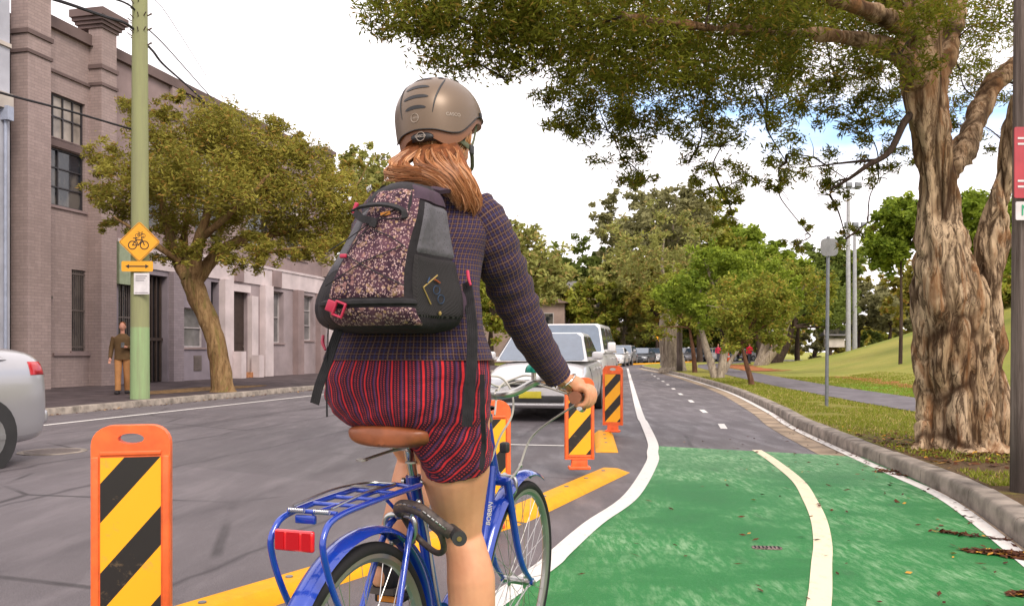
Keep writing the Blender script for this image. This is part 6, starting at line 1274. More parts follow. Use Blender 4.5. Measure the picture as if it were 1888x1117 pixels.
sleeve([I(866, 388, .315), I(893, 420, .325), I(918, 472, .36), I(945, 540, .43), I(970, 597, .48), I(999, 650, .545), I(1030, 695, .60)], [.068, .068, .064, .0615, .056, .048, .0395], 1)
LSp = [I(722, 388, .315), I(695, 420, .325)]; LSp += [Vector((-.20, .38, 1.40)), Vector((-.24, .46, 1.28)), Vector((-.262, .55, 1.18)), Vector((wrist.x*-1-.0, .60, wrist.z+.012))]
sleeve(LSp, [.068, .066, .06, .055, .048, .0395], -1)
cl_ = body_rings([(338, 734, 858, .35, .066), (326, 744, 850, .352, .064), (314, 752, 842, .358, .060)], .004, 40); jk.loft(cl_, False)
jk.build('jacket', M_TWEED, rd, angle=60)
# shorts
sh_ = [(640, 626, 888, .195, .118), (655, 619, 893, .19, .128), (672, 612, 895, .188, .136), (695, 606, 897, .188, .142), (712, 614, 896, .19, .144), (735, 612, 895, .195, .144), (760, 624, 894, .2, .138), (778, 640, 893, .205, .125), (790, 655, 885, .21, .1), (798, 680, 860, .215, .06)]
so = MB(); sr = body_rings(smooth_rows(sh_, 4), 0, 72, .86)
for rg_ in sr:
    c = sum(rg_, Vector())/72
    for k, p in enumerate(rg_): rg_[k] = p+(p-c).normalized()*(noise.noise(Vector((p.x*4, p.y*4, p.z*17)))*.006)
so.loft(sr)
def legtube(P, rr):
    pp = spline(P, 8); m = len(pp); rl = lerpl(rr, m); a = Vector((0, -1, 0)); rings = []
    for k in range(m):
        T = (pp[min(k+1, m-1)]-pp[max(k-1, 0)]).normalized(); a = (a-T*a.dot(T)).normalized(); b = T.cross(a)
        rings.append([pp[k]+(a*math.cos(q)+b*math.sin(q))*rl[k]*(1+.035*noise.noise(Vector((math.cos(q)*2, math.sin(q)*2, k*.5)))+.02*math.sin(q*5)*(k/m)) for q in [2*PI*j/44 for j in range(44)]])
    so.loft(rings+[[pp[-1]+(p-pp[-1])*.93-T*.004 for p in rings[-1]]], True)
legtube([I(812, 738, .205), I(822, 775, .21), I(835, 815, .235), I(843, 852, .265)], [.106, .104, .1, .095]); legtube([I(705, 712, .22), I(722, 735, .34), I(742, 765, .46)], [.09, .085, .08])
so_o = remesh(so, 'shorts', M_STRIPE, rd, .0055, 14); me = so_o.data; cxh = I(750, 740, .2)
for v in me.vertices:
    c_ = v.co; w2 = min(1, max(0, (1.13-c_.z)/.1)); dirn = Vector((c_.x-cxh.x, c_.y-.2, 0)).normalized()
    v.co = c_+dirn*(noise.noise(Vector((c_.x*5, c_.y*5, c_.z*19+c_.x*9)))*.0075+noise.noise(Vector((c_.x*13, c_.y*9, c_.z*34-c_.x*20)))*.004*(1.8 if c_.z < .99 else 1))*w2
uvl = me.uv_layers.new(name='UVMap') if not me.uv_layers else me.uv_layers[0]; vi = np.zeros(len(me.loops), dtype=np.int32); me.loops.foreach_get('vertex_index', vi); co = np.zeros(len(me.vertices)*3); me.vertices.foreach_get('co', co); co = co.reshape(-1, 3)
uu = .16*np.arctan2(co[:, 0]-cxh.x, -(co[:, 1]-.2)); uu += np.where(co[:, 2] < .97, (.97-co[:, 2])*.25, 0); uvl.data.foreach_set('uv', np.stack([uu[vi], co[vi, 2]], 1).ravel())
# shoes
M_SHOE = mat('dark_shoe', (.035, .03, .032), .6, bs=200, bst=.2); M_SOLE = mat('rubber_sole', (.1, .08, .07), .7)
for P0, P1 in ((ak, ak+Vector((.006, .17, -.1))), (lk_, pL+Vector((0, .09, .012)))):
    mb = MB(); hl = P0+Vector((0, -.03, -.05)); d = (P1-hl); dn = d.normalized(); rings = []
    for f, w2, h2, up_ in ((-.06, .018, .02, .03), (0, .042, .046, .03), (.25, .045, .052, .03), (.5, .046, .04, .015), (.8, .047, .027, .005), (1.0, .036, .02, 0), (1.08, .012, .01, -.002)):
        c_ = hl+d*f+Vector((0, 0, up_-.01)); rings.append([c_+Vector((math.cos(q)*w2, 0, math.sin(q)*h2)) for q in [2*PI*k/20 for k in range(20)]])
    mb.loft(rings); mb.tube([hl+Vector((0, .02, .05)), hl+Vector((0, .016, .085))], [.048, .043], 18); s_ = mb.build('shoe', M_SHOE, rd, angle=60, sub=1)
    mb = MB(); rings = []
    for f, w2, up_ in ((-.07, .02, -.018), (0, .038, -.02), (.3, .036, -.02), (.55, .042, -.024), (.85, .048, -.026), (1.05, .03, -.024)):
        c_ = hl+d*f+Vector((0, 0, up_)); rings.append([c_+Vector((x_*w2, 0, z_)) for x_, z_ in ((-1, -.008), (1, -.008), (1, .009), (-1, .009))])
    mb.loft(rings); mb.build('sole', M_SOLE, s_, angle=40)
# bangles
wd = (wrist-aw).normalized(); mb = MB(); mb.torus(wrist+Vector((-.002, -.004, .0)), Vector((.5, .35, -.75)), .034, .0022, 36, 8); mb.build('bangle', M_CHR, rd)
mb = MB(); mb.torus(wrist+Vector((-.012, -.01, -.012)), Vector((.25, .5, .8)), .032, .0025, 36, 8); mb.build('bangle', mat('gold_metal', (.6, .4, .2), .25, 1, bst=0), rd)
# hair: cap on the nape, soft underlayer, then strands
t = NT('auburn_hair'); g = t.n('ShaderNodeNewGeometry').outputs['Random Per Island']; c = t.mix(g, (.2, .07, .024), (.58, .27, .11)); c = t.mix(t.thr(g, .78, .9), c, (.75, .44, .24)); t.set(c, .38, Specular_IOR_Level=.6); M_HAIR = t.m
M_HAIRB = mat('auburn_base', (.17, .055, .018), .6, var=.4, vs=60, bs=200, bst=.4)
hb = MB(); hb.ball(hd+Vector((0, -.02, .008)), (.0865, .094, .104), 20, 14); guides = [
 [(768, 272, .350), (742, 290, .318), (727, 308, .296), (729, 325, .276), (752, 332, .262), (790, 332, .250), (826, 348, .246), (846, 372, .250)],
 [(778, 274, .340), (755, 290, .310), (740, 304, .286), (745, 318, .266), (778, 322, .250), (815, 335, .238), (845, 356, .240), (858, 386, .252)],
 [(790, 274, .335), (782, 290, .304), (780, 304, .276), (796, 320, .250), (822, 338, .234), (842, 358, .236), (852, 378, .242), (846, 396, .252)],
 [(802, 274, .335), (802, 290, .304), (808, 306, .276), (826, 324, .250), (848, 342, .238), (862, 362, .240), (868, 382, .248), (858, 398, .258)],
 [(818, 274, .340), (824, 290, .312), (834, 306, .286), (848, 324, .262), (858, 342, .250), (865, 360, .252), (867, 378, .258), (858, 396, .268)],
 [(835, 272, .350), (845, 288, .326), (853, 304, .304), (857, 322, .282), (863, 340, .270), (869, 358, .270), (868, 376, .274), (858, 390, .280)]]
GS = [[I(*q) for q in g_] for g_ in guides]; rh = random.Random(4)
for g_ in GS: hb.tube(spline(g_, 4), [.018, .016, .014, .014, .014, .014, .011, .004], 10)
remesh(hb, 'hair_base', M_HAIRB, rd, .005, 3)
hs = MB()
for lk_i in range(84):       # locks: each a twisted bundle of strands with its own wave
    f = (lk_i % 28)/27*(len(GS)-1.001); i = int(f); f -= i; P = spline([a.lerp(b, f) for a, b in zip(GS[i], GS[i+1])], 5); m = len(P)
    q = rh.uniform(PI*.95, PI*2.05); dep = rh.uniform(.45, 1.0) if lk_i < 42 else rh.uniform(.8, 1.12); off = Vector((math.cos(q)*.018, math.sin(q)*.024*dep, rh.uniform(-.016, .016))); ph = rh.uniform(0, 6.3); fr = rh.uniform(7, 12); am = rh.uniform(.004, .009); e0 = rh.uniform(.78, 1.0)
    lr = rh.uniform(.006, .0095)
    for k in range(26):
        q2 = rh.uniform(0, 2*PI); r2 = math.sqrt(rh.random())*lr; tw = rh.uniform(2.5, 4); out_ = []; e1 = e0*rh.uniform(.93, 1.0); ja = rh.uniform(0, .0015)
        for j in range(int(rh.uniform(0, .06)*m), int(e1*m)):
            tt = j/m; w2 = .5+tt*1.1; tp = 1 if tt < e1*.8 else max(.25, 1-(tt-e1*.8)*3.5)
            out_.append(P[j]+off*min(1, .3+tt*1.6)+Vector((math.sin(ph+tt*fr), .5*math.cos(ph+tt*fr*.8)-.3, .7*math.cos(ph*1.3+tt*fr)))*am*w2+Vector((math.cos(q2+tw*tt), math.sin(q2+tw*tt), .6*math.sin(q2*2+tw*tt)))*r2*tp*(.55+tt*.7)+Vector((math.sin(q2+tt*20), 0, math.cos(q2+tt*19)))*ja)
        if len(out_) > 3: hs.tube(out_, [.0005, .0009, .0009, .0002], 3)
for k in range(420):     # hair combed down over the back and side of the head, under the helmet
    ph = rh.uniform(-2.15, 2.15); a = Vector((math.sin(ph)*.088, -math.cos(ph)*.096-.02, .03)); tgt = GS[int((ph+2.15)/4.3*5.99)][1]-hd+Vector((0, .01, 0)); P = spline([a, Vector((a.x*1.02, a.y*1.02, -.035)), Vector((a.x*.85, a.y*.9-.004, -.065)), tgt*.98], 5)
    if abs(ph) > 1.75: continue
    j_ = Vector((rh.gauss(0, .002), rh.gauss(0, .002), rh.gauss(0, .002))); hs.tube([hd+p+j_ for p in P], [.001, .0015, .0012, .0008], 4)
hs.build('hair', M_HAIR, rd, angle=80)
# --- helmet, worn but its own thing
hl = empty('bike_helmet', BL, -BETA, label='metallic bronze bike helmet with brown rim on the cyclist\'s head', cat='helmet')
t = NT('bronze_helmet'); t.set(t.mix(t.noise(3, 3), (.13, .085, .052), (.155, .105, .068)), .42, .35, Coat_Weight=.25, Coat_Roughness=.3).bump(t.noise(900, 2), .05, .0005); M_HELM = t.m
M_HBR = mat('helmet_brown', (.19, .075, .03), .45, var=.1, bst=.05); M_HBK = mat('helmet_black', (.012, .011, .013), .5, bst=0); M_HTX = mat('helmet_print', (.45, .38, .32), .4, bst=0); M_STRAP = mat('grey_green_strap', (.13, .14, .09), .8, bs=300, bst=.4)
hc = I(810, 226, .44); RX, RY, RZ = .118, .142, .119; ROLL = Matrix.Rotation(R(-5), 3, 'Y') @ Matrix.Rotation(R(-3), 3, 'Z')
def HS(phi, z, off=0.0):
    k = math.sqrt(max(0, 1-(max(z, 0)/RZ)**2)) if z > 0 else 1-(abs(z)/.12)**2*.10
    fr_ = 1.0; x = math.sin(phi)*(RX*k**.92 if k > 0 else 0); y = -math.cos(phi)*(RY*k**.92 if k > 0 else 0); n_ = Vector((x/RX**2, y/RY**2, max(z, 0)/RZ**2)); n_ = n_.normalized() if n_.length > 0 else Vector((0, 0, 1))
    return hc+ROLL@(Vector((x, y, z))+n_*off)
rim_p = [(0, -.052), (25, -.056), (45, -.066), (60, -.062), (75, -.035), (92, -.004), (120, .0), (150, .004), (180, .006)]; low_p = [(0, -.072), (22, -.078), (38, -.098), (58, -.090), (75, -.060), (92, -.022), (120, -.016), (180, -.01)]
def prof(tb, ph): a = abs((math.degrees(ph)+180) % 360-180); x = np.array([q[0] for q in tb]); y = np.array([q[1] for q in tb]); 
def prof(tb, ph):
    a = abs((math.degrees(ph)+180) % 360-180); s_ = 0; ws = 0
    for d in range(-8, 9, 2): w2 = math.exp(-(d/6)**2); s_ += w2*np.interp(abs(a+d), [q[0] for q in tb], [q[1] for q in tb]); ws += w2
    return s_/ws
N = 96
def shell(zt_f, zb_f, off, m_, name, par, nz_=18, th=.006, top=True):
    mb = MB(); rings = []
    for j in range(nz_+1):
        f = j/nz_; rg_ = []
        for k in range(N):
            ph = 2*PI*k/N; zt_, zb_ = zt_f(ph), zb_f(ph)
            z = zb_+(zt_-zb_)*(math.sin(f*PI/2) if top else f); rg_.append(HS(ph, z, off))
        rings.append(rg_)
    inner = [[HS(2*PI*k/N, zb_f(2*PI*k/N), off-th) for k in range(N)], [HS(2*PI*k/N, zb_f(2*PI*k/N)+.03, off-th-.012) for k in range(N)]]
    mb.loft(list(reversed(inner))+rings, False); 
    return mb.build(name, m_, par, angle=50)
shell(lambda p: RZ*.99999, lambda p: prof(rim_p, p), 0, M_HELM, 'shell', hl, 26)
shell(lambda p: prof(rim_p, p)+.012, lambda p: prof(low_p, p), -.0045, M_HBR, 'rim_band', hl, 6, .02, False)
mb = MB(); mb.tube([HS(2*PI*k/N, prof(rim_p, 2*PI*k/N)-.001, .0005) for k in range(N)], .0017, 6, closed=True, caps=False); mb.build('rim_seam', M_HBK, hl)
mb = MB(); rings = [[hc+ROLL@Vector((math.sin(q)*RX*.86*s_, -math.cos(q)*RY*.86*s_, z_)) for q in [2*PI*k/48 for k in range(48)]] for z_, s_ in ((-.012, .95), (.0, .96), (.02, .95), (.06, .8), (.085, .4))]; mb.loft(rings, False); mb.build('liner', M_HBK, hl)
def patchv(pc, zc, hw, hh, bow, off=.0006, mi=0, mb=None):   # lens shaped vent mouth following the shell
    mb = mb or MB(); n_ = 14; i = len(mb.v)
    for k in range(n_+1):
        f = -1+2*k/n_; h_ = hh*math.sqrt(max(0, 1-abs(f)**3)); zz = zc-bow*f*f; mb.v += [HS(pc+hw*f, zz+h_, off), HS(pc+hw*f, zz+.0, off), HS(pc+hw*f, zz-h_, off)]
    for k in range(n_):
        for r_ in (0, 1): a = i+3*k+r_; mb.face((a, a+1, a+4, a+3))
    return mb
for zc, hw in ((.066, .36), (.036, .34), (.006, .27), (.098, .55)):
    patchv(0.02 if zc < .09 else -.1, zc, hw, .0048 if zc < .09 else .004, .004, .0012).build('vent', M_HBK, hl, smooth=True)
for pc, zc, hw in ((.75, .1, .12), (-.9, .092, .12), (1.6, .105, .16), (2.4, .09, .12)): patchv(pc, zc, hw, .005, .002, .0012).build('vent', M_HBK, hl)
for lst in ([(52, .098), (40, .07), (33, .045), (28, .02), (24, -.012)], [(-40, .1), (-30, .07), (-26, .045), (-24, .02), (-22, -.016)]):
    p_ = spline([Vector((math.radians(a), z, 0)) for a, z in lst], 5); MB().tube([HS(q.x, q.y, .0) for q in p_], [.0012, .0028, .0028, .0024, .001], 8).build('shell_groove', M_HBK, hl)
def htxt(s, size, pc, zc, name='lettering'):
    mb = text_mb(s, size, lambda co: HS(pc+co.x/.125, zc+co.y, .0012), None, 0.0); mb.build(name, M_HTX, hl, smooth=False)
htxt('CASCO', .0125, R(50), -.018); htxt('CASCO', .006, 0.0, -.022)
mb = MB(); mb.tube([HS(math.cos(a)*.095, -.022+math.sin(a)*.0115, .0012) for a in np.linspace(0, 2*PI, 25)[:-1]], .0007, 5, closed=True, caps=False); mb.build('round_emblem', M_HTX, hl)
# fit system at the nape
mb = MB(); mb.tube(spline([hd+Vector((math.sin(a)*.088, -math.cos(a)*.104-.02, -.038-.012*math.cos(a))) for a in np.linspace(-1.3, 1.3, 13)], 3), .004, 8, flat=2.6, up=(0, 0, 1)); mb.build('nape_band', M_HBK, hl)
nb = hd+Vector((0, -.128, -.05)); mb = MB(); mb.ball(nb, (.034, .011, .0135), 18, 10); mb.build('nape_dial', M_HBK, hl)
mb = text_mb('CASCO', .0095, Matrix.Translation(nb+Vector((0, -.0125, 0))) @ Matrix.Rotation(R(90), 4, 'X')); mb.torus(nb+Vector((0, -.0105, 0)), (0, 1, 0), .012, .0008, 24, 5); mb.build('nape_lettering', M_HTX, hl, smooth=False)
MB().box(hd+Vector((0, -.118, -.018)), (.016, .006, .006), bev=.001).build('clip', M_WS, hl)
s0_, s1_, s2_ = hd+Vector((.052, -.105, -.045)), hd+Vector((.088, -.005, -.06)), hd+Vector((.062, .05, -.112))
mb = MB(); mb.tube(spline([s0_, s0_.lerp(s1_, .5)+Vector((.012, -.008, .004)), s1_], 5), .0014, 8, flat=5.5, up=(.1, .2, 1)); mb.tube(spline([s1_, s1_.lerp(s2_, .5)+Vector((.006, 0, 0)), s2_, hd+Vector((0, .06, -.13))], 5), .0014, 8, flat=4, up=(.9, .3, .3)); mb.tube(spline([hd+Vector((.092, .03, .02)), hd+Vector((.088, .018, -.03)), s1_], 5), .0012, 8, flat=4, up=(.2, 1, .1)); mb.build('chin_strap', M_STRAP, hl)
MB().box(s1_+Vector((.003, 0, -.004)), (.008, .022, .026), bev=.003).build('strap_buckle', M_PLAST, hl)
MB().box(HS(R(98), .0, .002), (.007, .01, .016), bev=.002).build('visor_clip', M_HBK, hl)

# ---------------------------------------------------------------- pedestrian on the left footpath, cyclists far off
def small_person(loc, rz, hgt, mtop, mleg, mhair, lab, pose=0, **k):
    e = empty('person', loc, rz, label=lab, cat='person'); s = hgt/1.75; V = lambda x, y, z: Vector((x, y, z))*s; b = MB()
    b.tube([V(0, 0, .88), V(0, 0, 1.1), V(0, -.01, 1.32), V(0, 0, 1.43)], [.12*s, .105*s, .12*s, .06*s], 16); b.tube([V(0, 0, 1.4), V(0, -.01, 1.56)], .05*s, 12)
    b.ball(V(0, -.015, 1.64), (.072*s, .09*s, .11*s), 16, 12); b.ball(V(0, -.105, 1.62), (.012*s, .018*s, .02*s)); b.ball(V(0, -.09, 1.58), (.025*s, .015*s, .008*s))
    for q in (-1, 1): b.ball(V(q*.028, -.092, 1.655), (.012*s, .008*s, .007*s)); b.ball(V(q*.075, 0, 1.63), (.01*s, .018*s, .028*s))
    LG = {}
    for q, st in ((-1, -.13), (1, .17)):
        LG[q] = [V(q*.09, 0, .92), V(q*.09, st*.35-.03, .5), V(q*.085, st, .09)]; b.tube(spline(LG[q], 4), [.085*s, .058*s, .035*s], 12); b.tube([V(q*.085, st+.04, .05), V(q*.1, st-.14, .04)], [.035*s, .03*s], 10)
    AA = {-1: [V(-.19, 0, 1.38), V(-.25, .03, 1.12), V(-.27, -.05, .88)], 1: [V(.19, 0, 1.38), V(.24, .0, 1.12), V(.12, -.2, 1.14)]}
    for q in (-1, 1):
        b.tube(spline(AA[q], 4), [.05*s, .042*s, .028*s], 10); h_ = AA[q][-1]; d = (AA[q][-1]-AA[q][-2]).normalized(); b.tube([h_, h_+d*.07*s], [.028*s, .034*s], 8)
        for f in range(4): o_ = Vector((0, 1, 0)).cross(d).normalized() if abs(d.y) < .9 else Vector((1, 0, 0)); o_ = o_*(f-1.5)*.017*s; b.tube([h_+d*.06*s+o_, h_+d*.115*s+o_, h_+d*.14*s+o_+Vector((0, -.02*s, -.008*s))], [.0095*s, .008*s, .006*s], 6)
        b.tube([h_+d*.02*s, h_+d*.05*s+Vector((-q*.035*s, -.02*s, 0)), h_+d*.085*s+Vector((-q*.04*s, -.03*s, 0))], [.012*s, .01*s, .008*s], 6)
    remesh(b, 'body', mat('skin_small', (.5, .24, .17), .6, bst=0), e, .011*s, 2)
    c = MB(); c.tube(spline([V(0, 0, .84), V(0, 0, 1.0), V(0, -.005, 1.2), V(0, -.01, 1.36), V(0, 0, 1.46)], 4), [.19*s, .18*s, .19*s, .19*s, .085*s], 20, flat=.82, up=(0, 1, 0))
    for q in (-1, 1): c.tube(spline(AA[q], 5), [.068*s, .058*s, .045*s], 12)
    c.build('jacket', mtop, e); c = MB(); c.tube([V(0, 0, .98), V(0, 0, .82)], [.15*s, .16*s], 16, flat=.75, up=(0, 1, 0))
    for q in (-1, 1): c.tube(spline(LG[q], 5), [.1*s, .075*s, .068*s], 12)
    c.build('trousers', mleg, e)
    c = MB(); c.ball(V(0, .012, 1.675), (.078*s, .092*s, .09*s), 16, 10); c.build('hair', mhair, e)
    for q, st in ((-1, -.13), (1, .17)): MB().box(V(q*.093, st-.045, .045), (.1*s, .27*s, .085*s), bev=.03*s).build('shoe', M_SHOE, e)
    return e
pf = G(226, 726, .125); e = small_person(pf, R(16), 1.72, mat('brown_jacket', (.11, .065, .03), .85, bs=20, bst=.5), mat('tan_trousers', (.4, .19, .075), .85, bs=16, bst=.5), M_HAIRB, 'pedestrian in brown jacket and tan trousers walking on the left footpath beside the pole')
MB().box((.09, -.31, 1.16), (.075, .012, .14), Matrix.Rotation(R(-30), 3, 'X'), bev=.004)
MB().box((.03, -.27, 1.17), (.075, .012, .14), Matrix.Rotation(R(-30), 3, 'X'), bev=.004).build('handheld_phone', M_PLAST, label=None)
ph_ = COL.objects['handheld_phone']; ph_.name = 'phone'; ph_.location = pf+Vector((0.02, -.02, 0)); ph_.rotation_euler = (0, 0, R(16)); tag(ph_, 'small dark phone in the hand of the pedestrian in brown', 'phone')
for px, Y, m_, lab in ((1382, 72, (.5, .02, .04), 'distant person in a bright red top left of the pale park tree'), (1324, 84, (.45, .03, .07), 'distant person in red seen between the forked trunks'), (1422, 90, (.05, .05, .12), 'distant person in dark clothes right of the pale park tree')):
    p = at(px, 660, Y); zg = terr(p.x, Y) if px > 1400 else max(0, terr(p.x, Y))
    small_person((p.x, Y, zg), R(10), 1.72, mat('far_top', m_, .8, bst=0), mat('far_trousers', (.05, .05, .07), .8, bst=0), M_HAIRB, lab)
# ---------------------------------------------------------------- backpack
bp_ = empty('backpack', BL, -BETA, label='floral plum backpack with grey side pocket and pink red buckles on the cyclist\'s back', cat='backpack')
PK = [(338, 706, 712, 765, 792, .02), (345, 688, 698, 772, 806, -.03), (362, 674, 688, 776, 815, -.055), (400, 654, 668, 772, 822, -.085), (450, 628, 642, 760, 828, -.108), (500, 602, 615, 752, 836, -.125), (545, 588, 600, 752, 846, -.132), (575, 590, 603, 758, 848, -.128), (595, 602, 616, 768, 842, -.108), (608, 630, 645, 775, 822, -.08), (613, 665, 680, 765, 795, -.05)]
PV = spline([Vector(r[:3]) for r in PK], 5); PW = spline([Vector(r[3:]) for r in PK], 5)
def prow(py):
    ys = [v.x for v in PV]; f = lambda a: float(np.interp(py, ys, a)); return f([v.y for v in PV]), f([v.z for v in PV]), f([v.x for v in PW]), f([v.y for v in PW]), f([v.z for v in PW])
def pring(py, n=10):
    L1, L0, R0, R1, u0 = prow(py); z = I((L0+R0)/2, py, u0).z; uB = .115
    c = [I(L1+4, py, .10), I(L1, py, .03), I(L0, py, u0+.018), I(L0*.8+R0*.2, py, u0-.006), I((L0+R0)/2, py, u0-.014), I(L0*.2+R0*.8, py, u0-.006), I(R0+3, py, u0+.016), I(R0*.5+R1*.5+3, py, (u0+.1)*.5), I(R1, py, .09), I((L1+R1)/2, py, .12)]
    for q in c: q.z = z
    return spline(c, n, True)
def pt_at(py, a, off=0.0):       # a: 0..10 round the ring
    rg_ = pring(py); n = len(rg_); k = a*10; i = int(k) % n; f = k-int(k); p = rg_[i].lerp(rg_[(i+1) % n], f); t_ = (rg_[(i+1) % n]-rg_[i]); nr = Vector((t_.y, -t_.x, 0)).normalized(); c = sum(rg_, Vector())/n
    if nr.dot(p-c) < 0: nr = -nr
    return p+nr*off
def patch(name, m_, py0, py1, a0, a1, off, na=24, npy=20, wav=0.0, edge=None):
    mb = MB(); rows = []
    for j in range(npy+1):
        py = py0+(py1-py0)*j/npy; r = []
        A0, A1 = (edge(py) if edge else (a0, a1))
        for k in range(na+1):
            a = A0+(A1-A0)*k/na; ed = min(j, npy-j, k, na-k); o_ = off if ed > 0 else -.004
            r.append(len(mb.v)); p = pt_at(py, a, o_+(wav*noise.noise(Vector((a*1.3, py*.02, 1))) if ed > 0 else 0)); mb.v.append(p)
        rows.append(r)
    for j in range(npy):
        for k in range(na): mb.face((rows[j][k], rows[j][k+1], rows[j+1][k+1], rows[j+1][k]), [((a0+(a1-a0)*(k+d)/na)*.04, -(py0+(py1-py0)*(j+e_)/npy)/830) for d, e_ in ((0, 0), (1, 0), (1, 1), (0, 1))])
    return mb.build(name, m_, bp_, angle=50)
# materials
t = NT('floral_cloth'); o_ = t.co('Object', scale=(1, .7, 1)); wd_ = t.mix(.02, o_, t.n('ShaderNodeTexNoise').outputs[1])
b0_ = t.mix(t.thr(t.noise(18, 4, o_), .4, .65), (.028, .012, .022), (.1, .045, .062)); c = b0_
for sc, th, col, sd in ((45, .26, (.26, .13, .12), 13), (36, .24, (.2, .12, .08), 21), (85, .26, (.3, .19, .1), 4), (140, .3, (.34, .21, .17), 0), (190, .3, (.46, .32, .3), 9), (230, .26, (.42, .26, .27), 17)):
    v = t.n('ShaderNodeMapping'); t.L(o_, v.inputs[0]); v.inputs['Location'].default_value = (sd, sd*.7, sd*.3); x = t.n('ShaderNodeTexVoronoi'); x.inputs['Scale'].default_value = sc; t.L(v.outputs[0], x.inputs['Vector'])
    h_ = t.n('ShaderNodeSeparateColor'); t.L(x.outputs['Color'], h_.inputs[0]); k = t.math('MULTIPLY', t.thr(t.math('ADD', x.outputs['Distance'], t.math('MULTIPLY', t.math('SUBTRACT', t.noise(sc*1.6, 3, o_), .5), .8)), th+.06, th-.02), t.math('GREATER_THAN', h_.outputs[0], .45)); c = t.mix(t.math('MULTIPLY', k, .85), c, col)
t.set(c, .75).bump(t.noise(26, 3), .5, .012); M_FLOR = t.m
M_CHAR = mat('charcoal_nylon', (.02, .017, .019), .7, var=.25, vs=10, bs=24, bst=.5, bd=.012)
t = NT('grey_stretch_cloth'); v = t.vor(150, None, 'F1', 'Distance'); t.set(t.mix(t.thr(v, .22, .16), (.095, .09, .1), (.035, .032, .037)), .65).bump(t.noise(13, 3), .7, .02); M_GREYC = t.m
t = NT('pocket_mesh'); s_ = t.n('ShaderNodeSeparateXYZ'); t.L(t.co(rot=(0, 0, 0)), s_.inputs[0]); w_ = t.n('ShaderNodeTexWave', bands_direction='Z'); w_.inputs['Scale'].default_value = 120; w_.inputs['Distortion'].default_value = .8; t.L(t.co(rot=(R(20), R(28), 0)), w_.inputs[0]); t.set(t.mix(t.thr(w_.outputs['Fac'], .4, .7), (.01, .009, .01), (.05, .045, .045)), .7).bump(w_.outputs['Fac'], .5, .004); M_MESH = t.m
M_PINK = mat('pink_red_plastic', (.42, .02, .06), .35, var=.1, bst=0)
pys = np.linspace(338, 613, 44); mb = MB(); mb.loft([pring(py) for py in pys]); mb.build('body', M_CHAR, bp_, angle=60)
patch('front_panel', M_FLOR, 347, 553, 2.25, 5.8, .003, 30, 30, .004)
patch('lower_panel', M_FLOR, 565, 603, 2.1, 6.25, .0035, 30, 8, .002)
patch('yoke', M_PLUM, 341, 372, 5.1, 8.6, .004, 20, 8, .003)
patch('side_pocket', M_GREYC, 368, 468, 6.15, 8.3, .004, 16, 14, .006)
patch('mesh_pocket', M_MESH, 466, 588, 6.1, 8.3, .006, 18, 16, .004)
patch('side_panel', M_GREYC, 375, 500, 1.0, 2.3, .003, 10, 12, .003)
patch('base_strap', M_WEB, 549, 566, 1.6, 6.3, .0065, 40, 3)
def rear(px, py, off=.012):
    L1, L0, R0, R1, u0 = prow(py); f = (px-L0)/(R0-L0); b = .014*(1-(2*min(1, max(0, f))-1)**2); return I(px, py, u0-b-off if f < 1 else u0+(px-R0)/(R1-R0)*(.1-u0)-off)
def cord(pts, r=.0014, nm='cord', m_=None): 
    P = []
    for a, b in zip(pts, pts[1:]):
        for k in range(6): P.append(rear(a[0]+(b[0]-a[0])*k/6, a[1]+(b[1]-a[1])*k/6, .009))
    P.append(rear(*pts[-1], .009)); return MB().tube(P, r, 6).build(nm, m_ or M_WEB, bp_)
cord([(606, 463), (645, 438), (672, 418)]); cord([(600, 527), (670, 482), (742, 453)]); cord([(688, 412), (660, 440), (640, 468)]); cord([(636, 470), (690, 500), (744, 526)]); cord([(690, 404), (748, 402)]); cord([(672, 418), (700, 400), (728, 386)]); cord([(690, 424), (720, 436), (748, 456)])
def ribbon(P, wdt, nm, m_=None, th=.0012, up=(0, -1, 0), par=None, ridges=0):
    P = [Vector(p) for p in P]; pp = spline(P, 6); mb = MB(); rings = []
    for k, p in enumerate(pp):
        T = (pp[min(k+1, len(pp)-1)]-pp[max(k-1, 0)]).normalized(); n_ = Vector(up); n_ = (n_-T*n_.dot(T)).normalized(); s = T.cross(n_); rings.append([p+s*wdt/2+n_*th, p-s*wdt/2+n_*th, p-s*wdt/2-n_*th, p+s*wdt/2-n_*th])
    mb.loft(rings)
    if ridges:
        for q in range(ridges):
            f = (q+.5)/ridges-.5; path = []
            for k, p in enumerate(pp): T = (pp[min(k+1, len(pp)-1)]-pp[max(k-1, 0)]).normalized(); n_ = Vector(up); n_ = (n_-T*n_.dot(T)).normalized(); path.append(p+T.cross(n_)*wdt*f+n_*th)
            mb.tube(path, .0009, 5)
    return mb.build(nm, m_ or M_WEB, par or bp_, angle=40)
ribbon([rear(650, 388, .01), rear(668, 381, .02), rear(700, 377, .026), rear(728, 381, .022), rear(744, 390, .012), rear(746, 402, .008)], .013, 'carry_handle', up=(0, -.5, .8), th=.003)
ribbon([rear(655, 392, .012), rear(668, 403, .016), rear(688, 408, .014), rear(686, 418, .01)], .016, 'buckle_strap', th=.003)
for (px, py, w2, h2, rot) in ((655, 384, .009, .026, 20), (633, 472, .016, .009, 0)): mb = MB(); mb.box(rear(px, py, .014), (w2, .008, h2), Matrix.Rotation(R(rot), 3, 'Y'), bev=.0025); mb.build('toggle', M_PINK, bp_)
mb = MB(); c = rear(617, 567, .018); Rm = Matrix.Rotation(R(22), 3, 'Y') @ Matrix.Rotation(R(12), 3, 'Z')
